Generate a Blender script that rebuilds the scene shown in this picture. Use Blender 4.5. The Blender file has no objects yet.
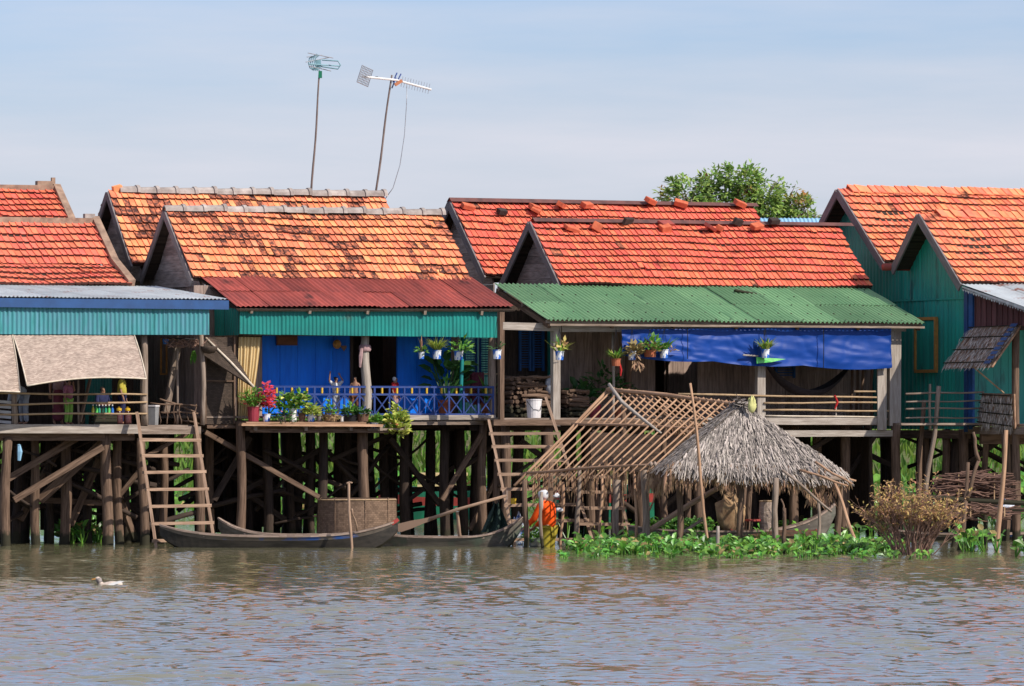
import bpy, bmesh, math, random
import numpy as np
from mathutils import Vector, Matrix, noise as mnoise
random.seed(7)
R = math.radians
C = bpy.context.scene.collection
FPX, HY, HC = 6000.0, 420.0, 2.27          # focal length in pixels, horizon row, camera height
TH = R(24.0)

def rnd(a, b): return random.uniform(a, b)
def lerp(a, b, t): return a + (b - a) * t
def lin(r, g, b):
    f = lambda c: (c / 255) / 12.92 if c / 255 <= .04045 else ((c / 255 + .055) / 1.055) ** 2.4
    return (f(r), f(g), f(b))
def P(px, py, Y):
    """real-world point seen at (px,py) of the photograph and lying Y metres away"""
    return Vector(((px - 512) * Y / FPX, Y, HC + (HY - py) * Y / FPX))
def YW(py, z=0.0):
    """distance of a point of height z seen at row py"""
    return (HC - z) * FPX / (py - HY)

# ------------------------------------------------------------------ materials
def mk(name):
    m = bpy.data.materials.new(name); m.use_nodes = True
    nt = m.node_tree
    return m, nt, nt.nodes['Principled BSDF']
def mat(name, c1, c2=None, scale=6.0, stretch=(1, 1, 1), coord='Object', rough=.75, island=.0, bump=.0, bscale=None,
        stain=None, spec=.3, leaf=0.0, detail=6.0, metal=0.0, hue=.0, contrast=(.35, .65), wet=None):
    m, nt, b = mk(name); L = nt.links; N = nt.nodes
    tc = N.new('ShaderNodeTexCoord'); mp = N.new('ShaderNodeMapping'); mp.inputs['Scale'].default_value = stretch
    L.new(tc.outputs[coord], mp.inputs['Vector'])
    geo = N.new('ShaderNodeNewGeometry')
    vec = mp.outputs['Vector']
    if island or coord == 'UV':
        ad = N.new('ShaderNodeVectorMath'); ad.operation = 'ADD'
        sc = N.new('ShaderNodeMath'); sc.operation = 'MULTIPLY'; sc.inputs[1].default_value = 37.0
        L.new(geo.outputs['Random Per Island'], sc.inputs[0])
        cb = N.new('ShaderNodeCombineXYZ'); L.new(sc.outputs[0], cb.inputs['Z']); 
        L.new(vec, ad.inputs[0]); L.new(cb.outputs[0], ad.inputs[1]); vec2 = ad.outputs[0]
    else: vec2 = vec
    nz = N.new('ShaderNodeTexNoise'); nz.inputs['Scale'].default_value = scale; nz.inputs['Detail'].default_value = detail
    nz.inputs['Roughness'].default_value = .6
    L.new(vec2, nz.inputs['Vector'])
    rp = N.new('ShaderNodeMapRange'); rp.inputs['From Min'].default_value = contrast[0]; rp.inputs['From Max'].default_value = contrast[1]
    L.new(nz.outputs['Fac'], rp.inputs['Value'])
    mx = N.new('ShaderNodeMix'); mx.data_type = 'RGBA'
    mx.inputs[6].default_value = (*c1, 1); mx.inputs[7].default_value = (*(c2 or c1), 1)
    L.new(rp.outputs[0], mx.inputs[0]); col = mx.outputs[2]
    if stain:
        n2 = N.new('ShaderNodeTexNoise'); n2.inputs['Scale'].default_value = stain[1]; n2.inputs['Detail'].default_value = 5
        st = stain[3] if len(stain) > 3 else (1, 1, 1)
        mp2 = N.new('ShaderNodeMapping'); mp2.inputs['Scale'].default_value = st
        L.new(tc.outputs[coord], mp2.inputs['Vector']); L.new(mp2.outputs[0], n2.inputs['Vector'])
        r2 = N.new('ShaderNodeMapRange'); r2.inputs['From Min'].default_value = stain[2]; r2.inputs['From Max'].default_value = stain[2] + .12
        L.new(n2.outputs['Fac'], r2.inputs['Value'])
        m2 = N.new('ShaderNodeMix'); m2.data_type = 'RGBA'; m2.inputs[7].default_value = (*stain[0], 1)
        L.new(r2.outputs[0], m2.inputs[0]); L.new(col, m2.inputs[6]); col = m2.outputs[2]
    if island:
        hs = N.new('ShaderNodeHueSaturation')
        r3 = N.new('ShaderNodeMapRange'); r3.inputs['To Min'].default_value = 1 - island; r3.inputs['To Max'].default_value = 1 + island
        L.new(geo.outputs['Random Per Island'], r3.inputs['Value']); L.new(r3.outputs[0], hs.inputs['Value'])
        if hue:
            ml = N.new('ShaderNodeMath'); ml.operation = 'MULTIPLY'; ml.inputs[1].default_value = 7.31
            fr = N.new('ShaderNodeMath'); fr.operation = 'FRACT'
            L.new(geo.outputs['Random Per Island'], ml.inputs[0]); L.new(ml.outputs[0], fr.inputs[0])
            r4 = N.new('ShaderNodeMapRange'); r4.inputs['To Min'].default_value = .5 - hue; r4.inputs['To Max'].default_value = .5 + hue
            L.new(fr.outputs[0], r4.inputs['Value']); L.new(r4.outputs[0], hs.inputs['Hue'])
        L.new(col, hs.inputs['Color']); col = hs.outputs[0]
    if wet:      # algae and mud left on the timber by the river, ragged upper edge
        sz = N.new('ShaderNodeSeparateXYZ'); L.new(tc.outputs['Object'], sz.inputs[0])
        nw = N.new('ShaderNodeTexNoise'); nw.inputs['Scale'].default_value = 9; L.new(tc.outputs['Object'], nw.inputs['Vector'])
        sm = N.new('ShaderNodeMath'); sm.operation = 'MULTIPLY_ADD'; sm.inputs[1].default_value = -.30; L.new(nw.outputs['Fac'], sm.inputs[0]); L.new(sz.outputs['Z'], sm.inputs[2])
        rw = N.new('ShaderNodeMapRange'); rw.inputs['From Min'].default_value = wet; rw.inputs['From Max'].default_value = wet - .07; L.new(sm.outputs[0], rw.inputs['Value'])
        mw = N.new('ShaderNodeMix'); mw.data_type = 'RGBA'; mw.inputs[7].default_value = (.035, .032, .02, 1); L.new(rw.outputs[0], mw.inputs[0]); L.new(col, mw.inputs[6]); col = mw.outputs[2]
    L.new(col, b.inputs['Base Color'])
    b.inputs['Roughness'].default_value = rough; b.inputs['Specular IOR Level'].default_value = spec; b.inputs['Metallic'].default_value = metal
    if bump:
        bp = N.new('ShaderNodeBump'); bp.inputs['Strength'].default_value = bump; bp.inputs['Distance'].default_value = .02
        L.new(nz.outputs['Fac'], bp.inputs['Height']); L.new(bp.outputs[0], b.inputs['Normal'])
    if leaf:
        tr = N.new('ShaderNodeBsdfTranslucent'); ms = N.new('ShaderNodeMixShader'); ms.inputs[0].default_value = leaf
        L.new(col, tr.inputs['Color']); L.new(b.outputs[0], ms.inputs[1]); L.new(tr.outputs[0], ms.inputs[2])
        L.new(ms.outputs[0], nt.nodes['Material Output'].inputs['Surface'])
    return m
def weave_mat(name, c1, c2, c3, sx=.05, sy=.02, bump=.5):
    m, nt, b = mk(name); L = nt.links; N = nt.nodes
    tc = N.new('ShaderNodeTexCoord'); mp = N.new('ShaderNodeMapping'); L.new(tc.outputs['UV'], mp.inputs[0])
    br = N.new('ShaderNodeTexBrick'); br.inputs['Scale'].default_value = 1.0
    br.inputs['Brick Width'].default_value = sx; br.inputs['Row Height'].default_value = sy; br.inputs['Mortar Size'].default_value = .0018
    br.inputs['Color1'].default_value = (*c1, 1); br.inputs['Color2'].default_value = (*c2, 1); br.inputs['Mortar'].default_value = (*c3, 1)
    L.new(mp.outputs[0], br.inputs['Vector'])
    nz = N.new('ShaderNodeTexNoise'); nz.inputs['Scale'].default_value = 5; nz.inputs['Detail'].default_value = 8; L.new(tc.outputs['UV'], nz.inputs['Vector'])
    rp = N.new('ShaderNodeMapRange'); rp.inputs['From Min'].default_value = .3; rp.inputs['From Max'].default_value = .7; rp.inputs['To Min'].default_value = .84; rp.inputs['To Max'].default_value = 1.12
    L.new(nz.outputs['Fac'], rp.inputs['Value'])
    hs = N.new('ShaderNodeHueSaturation'); L.new(br.outputs['Color'], hs.inputs['Color']); L.new(rp.outputs[0], hs.inputs['Value'])
    L.new(hs.outputs[0], b.inputs['Base Color']); b.inputs['Roughness'].default_value = .8; b.inputs['Specular IOR Level'].default_value = .2
    bp = N.new('ShaderNodeBump'); bp.inputs['Strength'].default_value = bump; bp.inputs['Distance'].default_value = .01
    L.new(br.outputs['Fac'], bp.inputs['Height']); bp.invert = True; L.new(bp.outputs[0], b.inputs['Normal'])
    return m

WS = dict(coord='UV', stretch=(.7, 1, 1), scale=7, island=.22, bump=.5)   # grain runs along UV y ; set per call
def wood(name, c1, c2, **k):
    d = dict(coord='UV', stretch=(14, 1.2, 1), scale=2.2, island=.25, bump=.6, rough=.85, spec=.15, contrast=(.3, .7)); d.update(k)
    return mat(name, c1, c2, **d)
M = dict(
    wood=wood('weathered_wood', (.32, .25, .20), (.12, .085, .062), wet=.08),
    wood_brown=wood('brown_wood', (.20, .13, .09), (.06, .037, .025), wet=.10),
    wood_pale=wood('pale_grey_wood', (.42, .37, .32), (.22, .18, .15)),
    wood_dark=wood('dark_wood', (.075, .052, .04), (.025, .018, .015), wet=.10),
    plank_gable=wood('gable_plank', (.34, .285, .265), (.15, .12, .11), stretch=(14, 1.5, 1)),
    plank_wall=wood('wall_plank', (.36, .265, .22), (.16, .115, .095)),
    barge=wood('barge_board', (.22, .195, .195), (.12, .105, .105)),
    bamboo=wood('bamboo_pole', (.46, .33, .20), (.24, .155, .09), stretch=(6, 3, 1)),
    ladder=wood('ladder_wood', (.40, .27, .19), (.19, .12, .08)),
    rafter=wood('rafter_stick', (.48, .30, .19), (.24, .135, .08)),
    tile_red=mat('red_roof_tile', (.77, .185, .105), (.60, .118, .072), scale=3, island=.13, hue=.009, rough=.8, spec=.15, bump=.2, stain=((.20, .045, .03), 1.6, .66)),
    tile_orange=mat('orange_roof_tile', (.88, .34, .165), (.72, .205, .098), scale=2.2, island=.15, hue=.010, rough=.8, spec=.15, bump=.2, stain=((.16, .065, .045), 3.5, .60, (.8, 1.6, 1.6))),
    tile_pink=mat('pink_red_roof_tile', (.80, .21, .125), (.62, .14, .09), scale=3, island=.12, hue=.009, rough=.8, spec=.15, bump=.2, stain=((.22, .05, .035), 1.7, .66)),
    tile_salmon=mat('salmon_roof_tile', (.86, .28, .14), (.70, .17, .092), scale=2.5, island=.14, hue=.010, rough=.8, spec=.15, bump=.2, stain=((.16, .05, .035), 2.0, .63)),
    tile_soot=mat('lichen_black_tile', (.66, .20, .10), (.075, .034, .028), scale=10, island=.25, contrast=(.36, .58), rough=.95),
    tile_edge=mat('shaded_tile_edge', (.13, .04, .03), (.035, .018, .015), scale=4, rough=.95),  # lip faces: shadow bands of the tile rows put into the colour
    cement=mat('cement_cap', (.42, .365, .33), (.24, .2, .18), scale=5, bump=.5, rough=.9, island=.12),
    cement_brown=mat('brown_cement', (.36, .24, .17), (.18, .115, .085), scale=5, bump=.5, rough=.9),
    rust=mat('rusty_red_metal', (.34, .068, .05), (.20, .042, .034), scale=1.5, stretch=(2.5, .5, 1), island=.28, rough=.6, spec=.3, stain=((.075, .022, .018), 2.2, .6, (1, .4, 1))),
    rust_dark=mat('dark_rusty_metal', (.16, .065, .055), (.085, .042, .038), scale=2, stretch=(2.5, 1, 1), rough=.7),
    green_tin=mat('green_corrugated_metal', (.20, .36, .18), (.155, .305, .15), scale=.9, island=.2, rough=.6, stain=((.09, .20, .10), 3, .64, (3, .4, 1))),
    teal_tin=mat('teal_corrugated_metal', (.012, .22, .19), (.014, .165, .15), scale=1.2, island=.12, rough=.5, stain=((.04, .12, .10), 2.8, .66)),
    aqua_tin=mat('aqua_corrugated_metal', (.05, .24, .255), (.09, .24, .30), scale=3.5, stretch=(5, .6, .6), island=.1, rough=.55, stain=((.03, .17, .17), 3, .58, (6, 1, .5))),
    teal_wall=mat('teal_wall_metal', (.02, .34, .26), (.025, .22, .19), scale=.9, stretch=(2, 2, .6), island=.1, rough=.5, spec=.35, stain=((.02, .05, .055), 1.8, .62, (2, 2, .5))),
    grey_tin=mat('grey_tin', (.56, .60, .60), (.42, .44, .44), scale=2, stretch=(1, .5, 1), island=.15, rough=.5, metal=0, stain=((.30, .13, .09), 2.4, .6)),
    blue_paint=mat('blue_painted_board', (.022, .075, .21), (.02, .058, .16), scale=4, island=.12, rough=.55, stain=((.10, .12, .19), 7, .66)),
    blue_wall=wood('blue_plank_paint', (.008, .20, .86), (.006, .13, .66), island=.1, bump=.25, rough=.5, stretch=(6, .8, 1)),
    blue_rail=mat('blue_railing_paint', (.025, .055, .21), (.016, .038, .15), scale=9, island=.15, rough=.5),
    blue_shutter=mat('blue_shutter_paint', (.02, .10, .30), (.015, .07, .2), scale=6, rough=.6),
    tarp=mat('blue_tarp_plastic', (.002, .042, .25), (.002, .037, .22), scale=2, stretch=(.6, 1, 2.2), bump=.25, detail=2, rough=.5, spec=.22),
    black=mat('black_cord', (.012, .012, .014), rough=.6),
    dark_cloth=mat('dark_cloth', (.03, .025, .03), (.05, .042, .046), scale=20, rough=.95),
    yellow=mat('yellow_paint', (.62, .40, .03), (.5, .3, .02), scale=12, rough=.5),
    ochre=mat('ochre_frame_paint', (.52, .25, .06), (.36, .17, .05), scale=10, rough=.7),
    teal_paint=mat('teal_pole_paint', (.01, .20, .20), (.012, .15, .16), scale=8, rough=.5),
    maroon=wood('maroon_plank', (.17, .075, .075), (.09, .045, .045)),
    cream=mat('cream_curtain_cloth', (.62, .47, .25), (.50, .36, .17), scale=5, stretch=(4, 4, .7), rough=.9),
    mat_weave=weave_mat('woven_bamboo', (.50, .395, .325), (.29, .22, .18), (.26, .19, .15), .055, .022),
    mat_dark=weave_mat('brown_woven_bamboo', (.085, .06, .045), (.055, .04, .03), (.025, .018, .014), .06, .025),
    basket=weave_mat('basket_weave', (.23, .15, .10), (.14, .09, .06), (.075, .048, .032), .06, .035),
    mat_rim=mat('bamboo_rim', (.66, .57, .46), (.5, .41, .31), scale=8, rough=.7),
    thatch=mat('grey_thatch_leaf', (.40, .345, .305), (.16, .14, .125), scale=9, island=.6, hue=.012, rough=.85, spec=.25, leaf=.08),
    thatch_pale=mat('pale_grey_thatch', (.62, .55, .48), (.32, .28, .245), scale=9, island=.5, rough=.85, leaf=.08),
    thatch_brown=mat('brown_thatch_leaf', (.42, .265, .16), (.22, .13, .08), scale=9, island=.45, hue=.012, rough=.9, leaf=.15),
    straw=mat('straw', (.36, .24, .13), (.22, .13, .07), scale=9, island=.4, rough=.9),
    hull=mat('weathered_hull', (.14, .115, .09), (.07, .056, .045), scale=3, stretch=(.6, 3, 3), rough=.65, spec=.3, bump=.3, stain=((.03, .085, .27), 2.6, .55, (.9, 1, 1))),
    hull_tar=mat('tarred_hull', (.045, .038, .032), (.02, .018, .016), scale=4, stretch=(.6, 3, 3), rough=.6),
    hull_grey=mat('grey_hull', (.16, .14, .115), (.08, .07, .058), scale=3, stretch=(.5, 3, 3), rough=.7, bump=.4, stain=((.08, .10, .075), 2.5, .55)),
    gunwale=wood('gunwale_wood', (.34, .26, .21), (.2, .14, .11)),
    red_paint=mat('red_faded_paint', (.40, .055, .045), (.30, .05, .04), scale=7, rough=.6),
    boat_green=mat('boat_green_paint', (.015, .19, .10), (.015, .13, .08), scale=5, rough=.5),
    white=mat('white_paint', (.72, .71, .69), (.60, .58, .56), scale=6, rough=.6),
    white_plastic=mat('white_plastic', (.70, .67, .66), (.58, .54, .53), scale=6, rough=.45),
    grey_plastic=mat('grey_plastic', (.25, .25, .25), (.19, .19, .19), scale=6, rough=.5),
    can=mat('printed_can', (.66, .68, .72), (.03, .13, .50), scale=11, rough=.35, spec=.5, contrast=(.49, .53), detail=1),
    pot_red=mat('maroon_pot', (.30, .035, .055), (.22, .03, .04), scale=8, rough=.5),
    terracotta=mat('terracotta', (.42, .13, .06), (.30, .09, .045), scale=9, rough=.85),
    pot_brown=mat('brown_clay', (.16, .085, .055), (.1, .055, .035), scale=9, rough=.8),
    tin_pot=mat('grey_tin_pot', (.22, .20, .18), (.14, .11, .09), scale=9, rough=.6),
    leaf=mat('leaf_green', (.17, .36, .05), (.10, .24, .035), scale=8, island=.4, hue=.02, rough=.5, leaf=.3),
    leaf_dark=mat('leaf_dark_green', (.06, .17, .04), (.035, .10, .025), scale=8, island=.4, hue=.02, rough=.45, leaf=.2),
    leaf_yellow=mat('leaf_yellow_green', (.58, .58, .14), (.34, .44, .07), scale=8, island=.4, hue=.02, rough=.5, leaf=.3),
    leaf_dry=mat('leaf_dry_olive', (.32, .26, .10), (.22, .15, .06), scale=8, island=.4, rough=.7, leaf=.2),
    flower=mat('pink_red_flower', (.78, .11, .17), (.66, .05, .08), scale=9, island=.3, hue=.015, rough=.6, leaf=.3),
    flower_yellow=mat('yellow_flower', (.72, .60, .10), (.6, .45, .05), scale=9, island=.2, rough=.6, leaf=.3),
    hyacinth=mat('hyacinth_leaf', (.16, .35, .045), (.07, .21, .025), scale=6, island=.5, hue=.025, rough=.38, spec=.5, leaf=.28),
    bush_leaf=mat('bush_leaf_rust', (.46, .24, .14), (.46, .36, .10), scale=2.6, island=.35, hue=.025, rough=.7, leaf=.25),
    twig=mat('twig_brown', (.30, .18, .135), (.16, .095, .07), scale=8, island=.3, rough=.85),
    brush=mat('dark_brush_twig', (.19, .105, .075), (.09, .052, .04), scale=8, island=.4, rough=.9),
    tree_leaf=mat('tree_leaf', (.30, .42, .10), (.17, .29, .065), scale=.8, island=.5, hue=.03, rough=.5, leaf=.35, stain=((.45, .24, .07), 1.3, .60)),
    bark=mat('bark', (.2, .15, .11), (.1, .075, .055), scale=5, rough=.9, bump=.5),
    grass=mat('bank_grass', (.14, .25, .035), (.085, .17, .024), scale=.5, island=.45, hue=.03, rough=.6, leaf=.35),
    soil=mat('bank_soil', (.10, .14, .035), (.12, .10, .05), scale=.4, rough=.95),
    skin=mat('skin', (.32, .17, .11), (.27, .14, .09), scale=6, rough=.6),
    hair=mat('black_hair', (.012, .01, .009), (.02, .016, .013), scale=20, rough=.5),
    metal=mat('antenna_aluminium', (.42, .44, .46), (.30, .31, .33), scale=8, rough=.4, metal=.4),
    antenna_blue=mat('antenna_blue_green', (.22, .38, .42), (.14, .27, .32), scale=8, rough=.5),
    antenna_pole=mat('antenna_pole', (.20, .15, .13), (.13, .10, .09), scale=8, rough=.7),
    orange_box=mat('orange_clip', (.45, .17, .08), rough=.6),
    brick=mat('loose_brick', (.56, .15, .07), (.42, .09, .045), scale=9, island=.2, rough=.9),
    brick_dark=mat('sooty_brick', (.05, .035, .03), (.03, .022, .02), scale=9, rough=.9),
    soft_blue=mat('pale_blue_roof', (.25, .45, .62), (.22, .40, .55), scale=2, rough=.5),
)
def cloth(name, c, c2=None): return mat(name, c, c2 or tuple(x * .7 for x in c), scale=10, rough=.9, spec=.1)

# ------------------------------------------------------------------ mesh builder
class MB:
    def __init__(s): s.v = []; s.f = []; s.uv = []; s.mi = []
    def add(s, vs, fs, uvs=None, mi=0):
        o = len(s.v); s.v += [tuple(v) for v in vs]
        for i, f in enumerate(fs):
            s.f.append([o + k for k in f]); s.mi.append(mi)
            s.uv.append(uvs[i] if uvs else [(0, 0)] * len(f))
        return s
    def quad(s, a, b, c, d, mi=0):
        w = (Vector(b) - Vector(a)).length; h = (Vector(d) - Vector(a)).length
        return s.add([a, b, c, d], [[0, 1, 2, 3]], [[(0, 0), (w, 0), (w, h), (0, h)]], mi)
    def beam(s, p0, p1, w, h, up=(0, 0, 1), jit=0, mi=0):
        p0 = Vector(p0); p1 = Vector(p1); d = p1 - p0; L = d.length; d.normalize()
        up = Vector(up)
        if abs(d.dot(up)) > .98: up = Vector((0, 1, 0))
        x = d.cross(up).normalized(); y = x.cross(d)
        vs = []
        for p, q in ((p0, 0), (p1, 1)):
            for sx, sy in ((-1, -1), (1, -1), (1, 1), (-1, 1)):
                vs.append(p + x * (sx * w / 2 + rnd(-jit, jit)) + y * (sy * h / 2 + rnd(-jit, jit)))
        fs = [[0, 1, 5, 4], [1, 2, 6, 5], [2, 3, 7, 6], [3, 0, 4, 7], [3, 2, 1, 0], [4, 5, 6, 7]]
        ws = (w, h, w, h); u0 = rnd(0, 9); uv = []
        for k in range(4):
            uv.append([(u0 + k * .3, 0), (u0 + k * .3 + ws[k], 0), (u0 + k * .3 + ws[k], L), (u0 + k * .3, L)])
        uv += [[(u0, 0), (u0 + w, 0), (u0 + w, h * .1), (u0, h * .1)]] * 2
        return s.add(vs, fs, uv, mi)
    def box(s, lo, hi, mi=0):
        lo = Vector(lo); hi = Vector(hi); c = (lo + hi) / 2; d = hi - lo
        a = max(range(3), key=lambda i: d[i])
        e = [Vector((1, 0, 0)), Vector((0, 1, 0)), Vector((0, 0, 1))]
        p0 = c - e[a] * d[a] / 2; p1 = c + e[a] * d[a] / 2
        if a == 0: return s.beam(p0, p1, d[1], d[2], (0, 0, 1), 0, mi)
        if a == 1: return s.beam(p0, p1, d[0], d[2], (0, 0, 1), 0, mi)
        return s.beam(p0, p1, d[0], d[1], (0, 1, 0), 0, mi)
    def tube(s, pts, r, seg=8, mi=0, cap=True):
        pts = [Vector(p) for p in pts]; n = len(pts)
        if not isinstance(r, (list, tuple)): r = [r] * n
        elif len(r) == 2 and n > 2: r = [lerp(r[0], r[1], i / (n - 1)) for i in range(n)]
        vs = []; Ls = [0]
        for i in range(1, n): Ls.append(Ls[-1] + (pts[i] - pts[i - 1]).length)
        ref = None
        for i, p in enumerate(pts):
            d = (pts[min(i + 1, n - 1)] - pts[max(i - 1, 0)]).normalized()
            if ref is None: ref = Vector((0, 0, 1)) if abs(d.z) < .9 else Vector((1, 0, 0))
            x = d.cross(ref).normalized(); y = x.cross(d).normalized(); ref = y
            for k in range(seg):
                a = 2 * math.pi * k / seg
                vs.append(p + (x * math.cos(a) + y * math.sin(a)) * r[i])
        fs = []; uv = []; u0 = rnd(0, 9); cr = 2 * math.pi * max(r)
        for i in range(n - 1):
            for k in range(seg):
                k2 = (k + 1) % seg
                fs.append([i * seg + k, i * seg + k2, (i + 1) * seg + k2, (i + 1) * seg + k])
                ua = u0 + cr * k / seg; ub = u0 + cr * (k + 1) / seg
                uv.append([(ua, Ls[i]), (ub, Ls[i]), (ub, Ls[i + 1]), (ua, Ls[i + 1])])
        if cap:
            fs += [list(range(seg))[::-1], [(n - 1) * seg + k for k in range(seg)]]
            uv += [[(u0, 0)] * seg] * 2
        return s.add(vs, fs, uv, mi)
    def pole(s, p0, p1, r0, r1=None, wob=.02, n=6, seg=8, mi=0):
        p0 = Vector(p0); p1 = Vector(p1); r1 = r1 or r0 * .85
        pts = []; rs = []; L = (p1 - p0).length; ph = rnd(0, 6); ph2 = rnd(0, 6)
        for i in range(n):
            t = i / (n - 1); e = math.sin(math.pi * t)
            pts.append(p0.lerp(p1, t) + Vector((math.sin(t * 5 + ph), math.sin(t * 4 + ph2), math.sin(t * 6 + ph + 1) * .5)) * wob * (e + .15))
            rs.append(lerp(r0, r1, t) * rnd(.93, 1.07))
        return s.tube(pts, rs, seg, mi)
    def lathe(s, prof, c=(0, 0, 0), seg=16, sx=1, sy=1, mi=0):
        c = Vector(c); vs = []; n = len(prof); fs = []; uv = []
        for (r, z) in prof:
            for k in range(seg):
                a = 2 * math.pi * k / seg; vs.append(c + Vector((r * math.cos(a) * sx, r * math.sin(a) * sy, z)))
        for i in range(n - 1):
            for k in range(seg):
                k2 = (k + 1) % seg; fs.append([i * seg + k, i * seg + k2, (i + 1) * seg + k2, (i + 1) * seg + k])
                R0 = max(p[0] for p in prof) * 6.283 / seg
                uv.append([(R0 * k, prof[i][1]), (R0 * (k + 1), prof[i][1]), (R0 * (k + 1), prof[i + 1][1]), (R0 * k, prof[i + 1][1])])
        if prof[0][0] > 1e-4: fs.append(list(range(seg))[::-1]); uv.append([(0, 0)] * seg)
        if prof[-1][0] > 1e-4: fs.append([(n - 1) * seg + k for k in range(seg)]); uv.append([(0, 0)] * seg)
        return s.add(vs, fs, uv, mi)
    def leaf(s, p, d, up, L, W, bend=.2, mi=0):
        p = Vector(p); d = Vector(d).normalized(); x = d.cross(Vector(up))
        if x.length < 1e-3: x = d.cross(Vector((1, .3, 0)))
        x.normalize(); n = x.cross(d)
        a = p; m = p + d * L * .5 + n * bend * L * .5; e = p + d * L - n * bend * L * .3
        return s.add([a, m - x * W / 2, e, m + x * W / 2], [[0, 1, 2, 3]], None, mi)
    def rleaf(s, p, d, up, L, W, cup=.15, mi=0):   # rounded leaf, six points round a midrib
        p = Vector(p); d = Vector(d).normalized(); x = d.cross(Vector(up))
        if x.length < 1e-3: x = d.cross(Vector((1, .3, 0)))
        x.normalize(); n = x.cross(d)
        q = lambda t, w, c: p + d * L * t + x * W * w + n * c * L
        vs = [q(0, 0, 0), q(.28, -.46, cup), q(.68, -.4, cup), q(1, 0, -.05), q(.68, .4, cup), q(.28, .46, cup), q(.5, 0, -.0)]
        return s.add(vs, [[0, 6, 2, 1], [6, 3, 2], [0, 5, 4, 6], [6, 4, 3]], None, mi)
    def build(s, name, m, parent=None, origin=None, smooth=False):
        me = bpy.data.meshes.new(name)
        vs = s.v
        if origin is not None: vs = [(v[0] - origin[0], v[1] - origin[1], v[2] - origin[2]) for v in vs]
        me.from_pydata(vs, [], s.f)
        ul = me.uv_layers.new(name='UVMap')
        flat = [c for f in s.uv for uv in f for c in uv]
        ul.data.foreach_set('uv', flat)
        for mm in (m if isinstance(m, (list, tuple)) else [m]): me.materials.append(M[mm] if isinstance(mm, str) else mm)
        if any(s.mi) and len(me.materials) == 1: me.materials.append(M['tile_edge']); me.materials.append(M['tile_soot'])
        me.polygons.foreach_set('material_index', s.mi)
        if smooth: me.polygons.foreach_set('use_smooth', [True] * len(s.f))
        me.update()
        o = bpy.data.objects.new(name, me); C.objects.link(o)
        if parent is not None: o.parent = parent
        if origin is not None: o.location = origin
        return o

def tag(o, label=None, cat=None, group=None, kind=None):
    if label: o['label'] = label
    if cat: o['category'] = cat
    if group: o['group'] = group
    if kind: o['kind'] = kind
    return o
def thing(name, label, cat, loc=(0, 0, 0), rz=0, group=None):
    o = bpy.data.objects.new(name, None); C.objects.link(o); o.empty_display_size = .1
    o.location = loc; o.rotation_euler = (0, 0, rz)
    return tag(o, label, cat, group)

# ------------------------------------------------------------------ house frame: local x along the facade, local y away from the river
class Frame:
    def __init__(s, px, Y, th=TH):
        s.O = Vector(((px - 512) * Y / FPX, Y, 0)); s.th = th; s.c = math.cos(th); s.s = math.sin(th)
    def a(s, px, w):
        k = (px - 512) / FPX
        return (k * (s.O.y + w * s.c) - s.O.x + w * s.s) / (s.c - k * s.s)
    def pt(s, px, py, w):
        a = s.a(px, w); Y = s.O.y + a * s.s + w * s.c
        return Vector((a, w, HC + (HY - py) * Y / FPX))
    def w(s, px, a):
        k = (px - 512) / FPX
        return (s.O.x + a * s.c - k * (s.O.y + a * s.s)) / (s.s + k * s.c)
    def side(s, px, py, a):
        w = s.w(px, a); Y = s.O.y + a * s.s + w * s.c
        return Vector((a, w, HC + (HY - py) * Y / FPX))
    def world(s, p):
        return Vector((s.O.x + p[0] * s.c - p[1] * s.s, s.O.y + p[0] * s.s + p[1] * s.c, p[2]))

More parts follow.
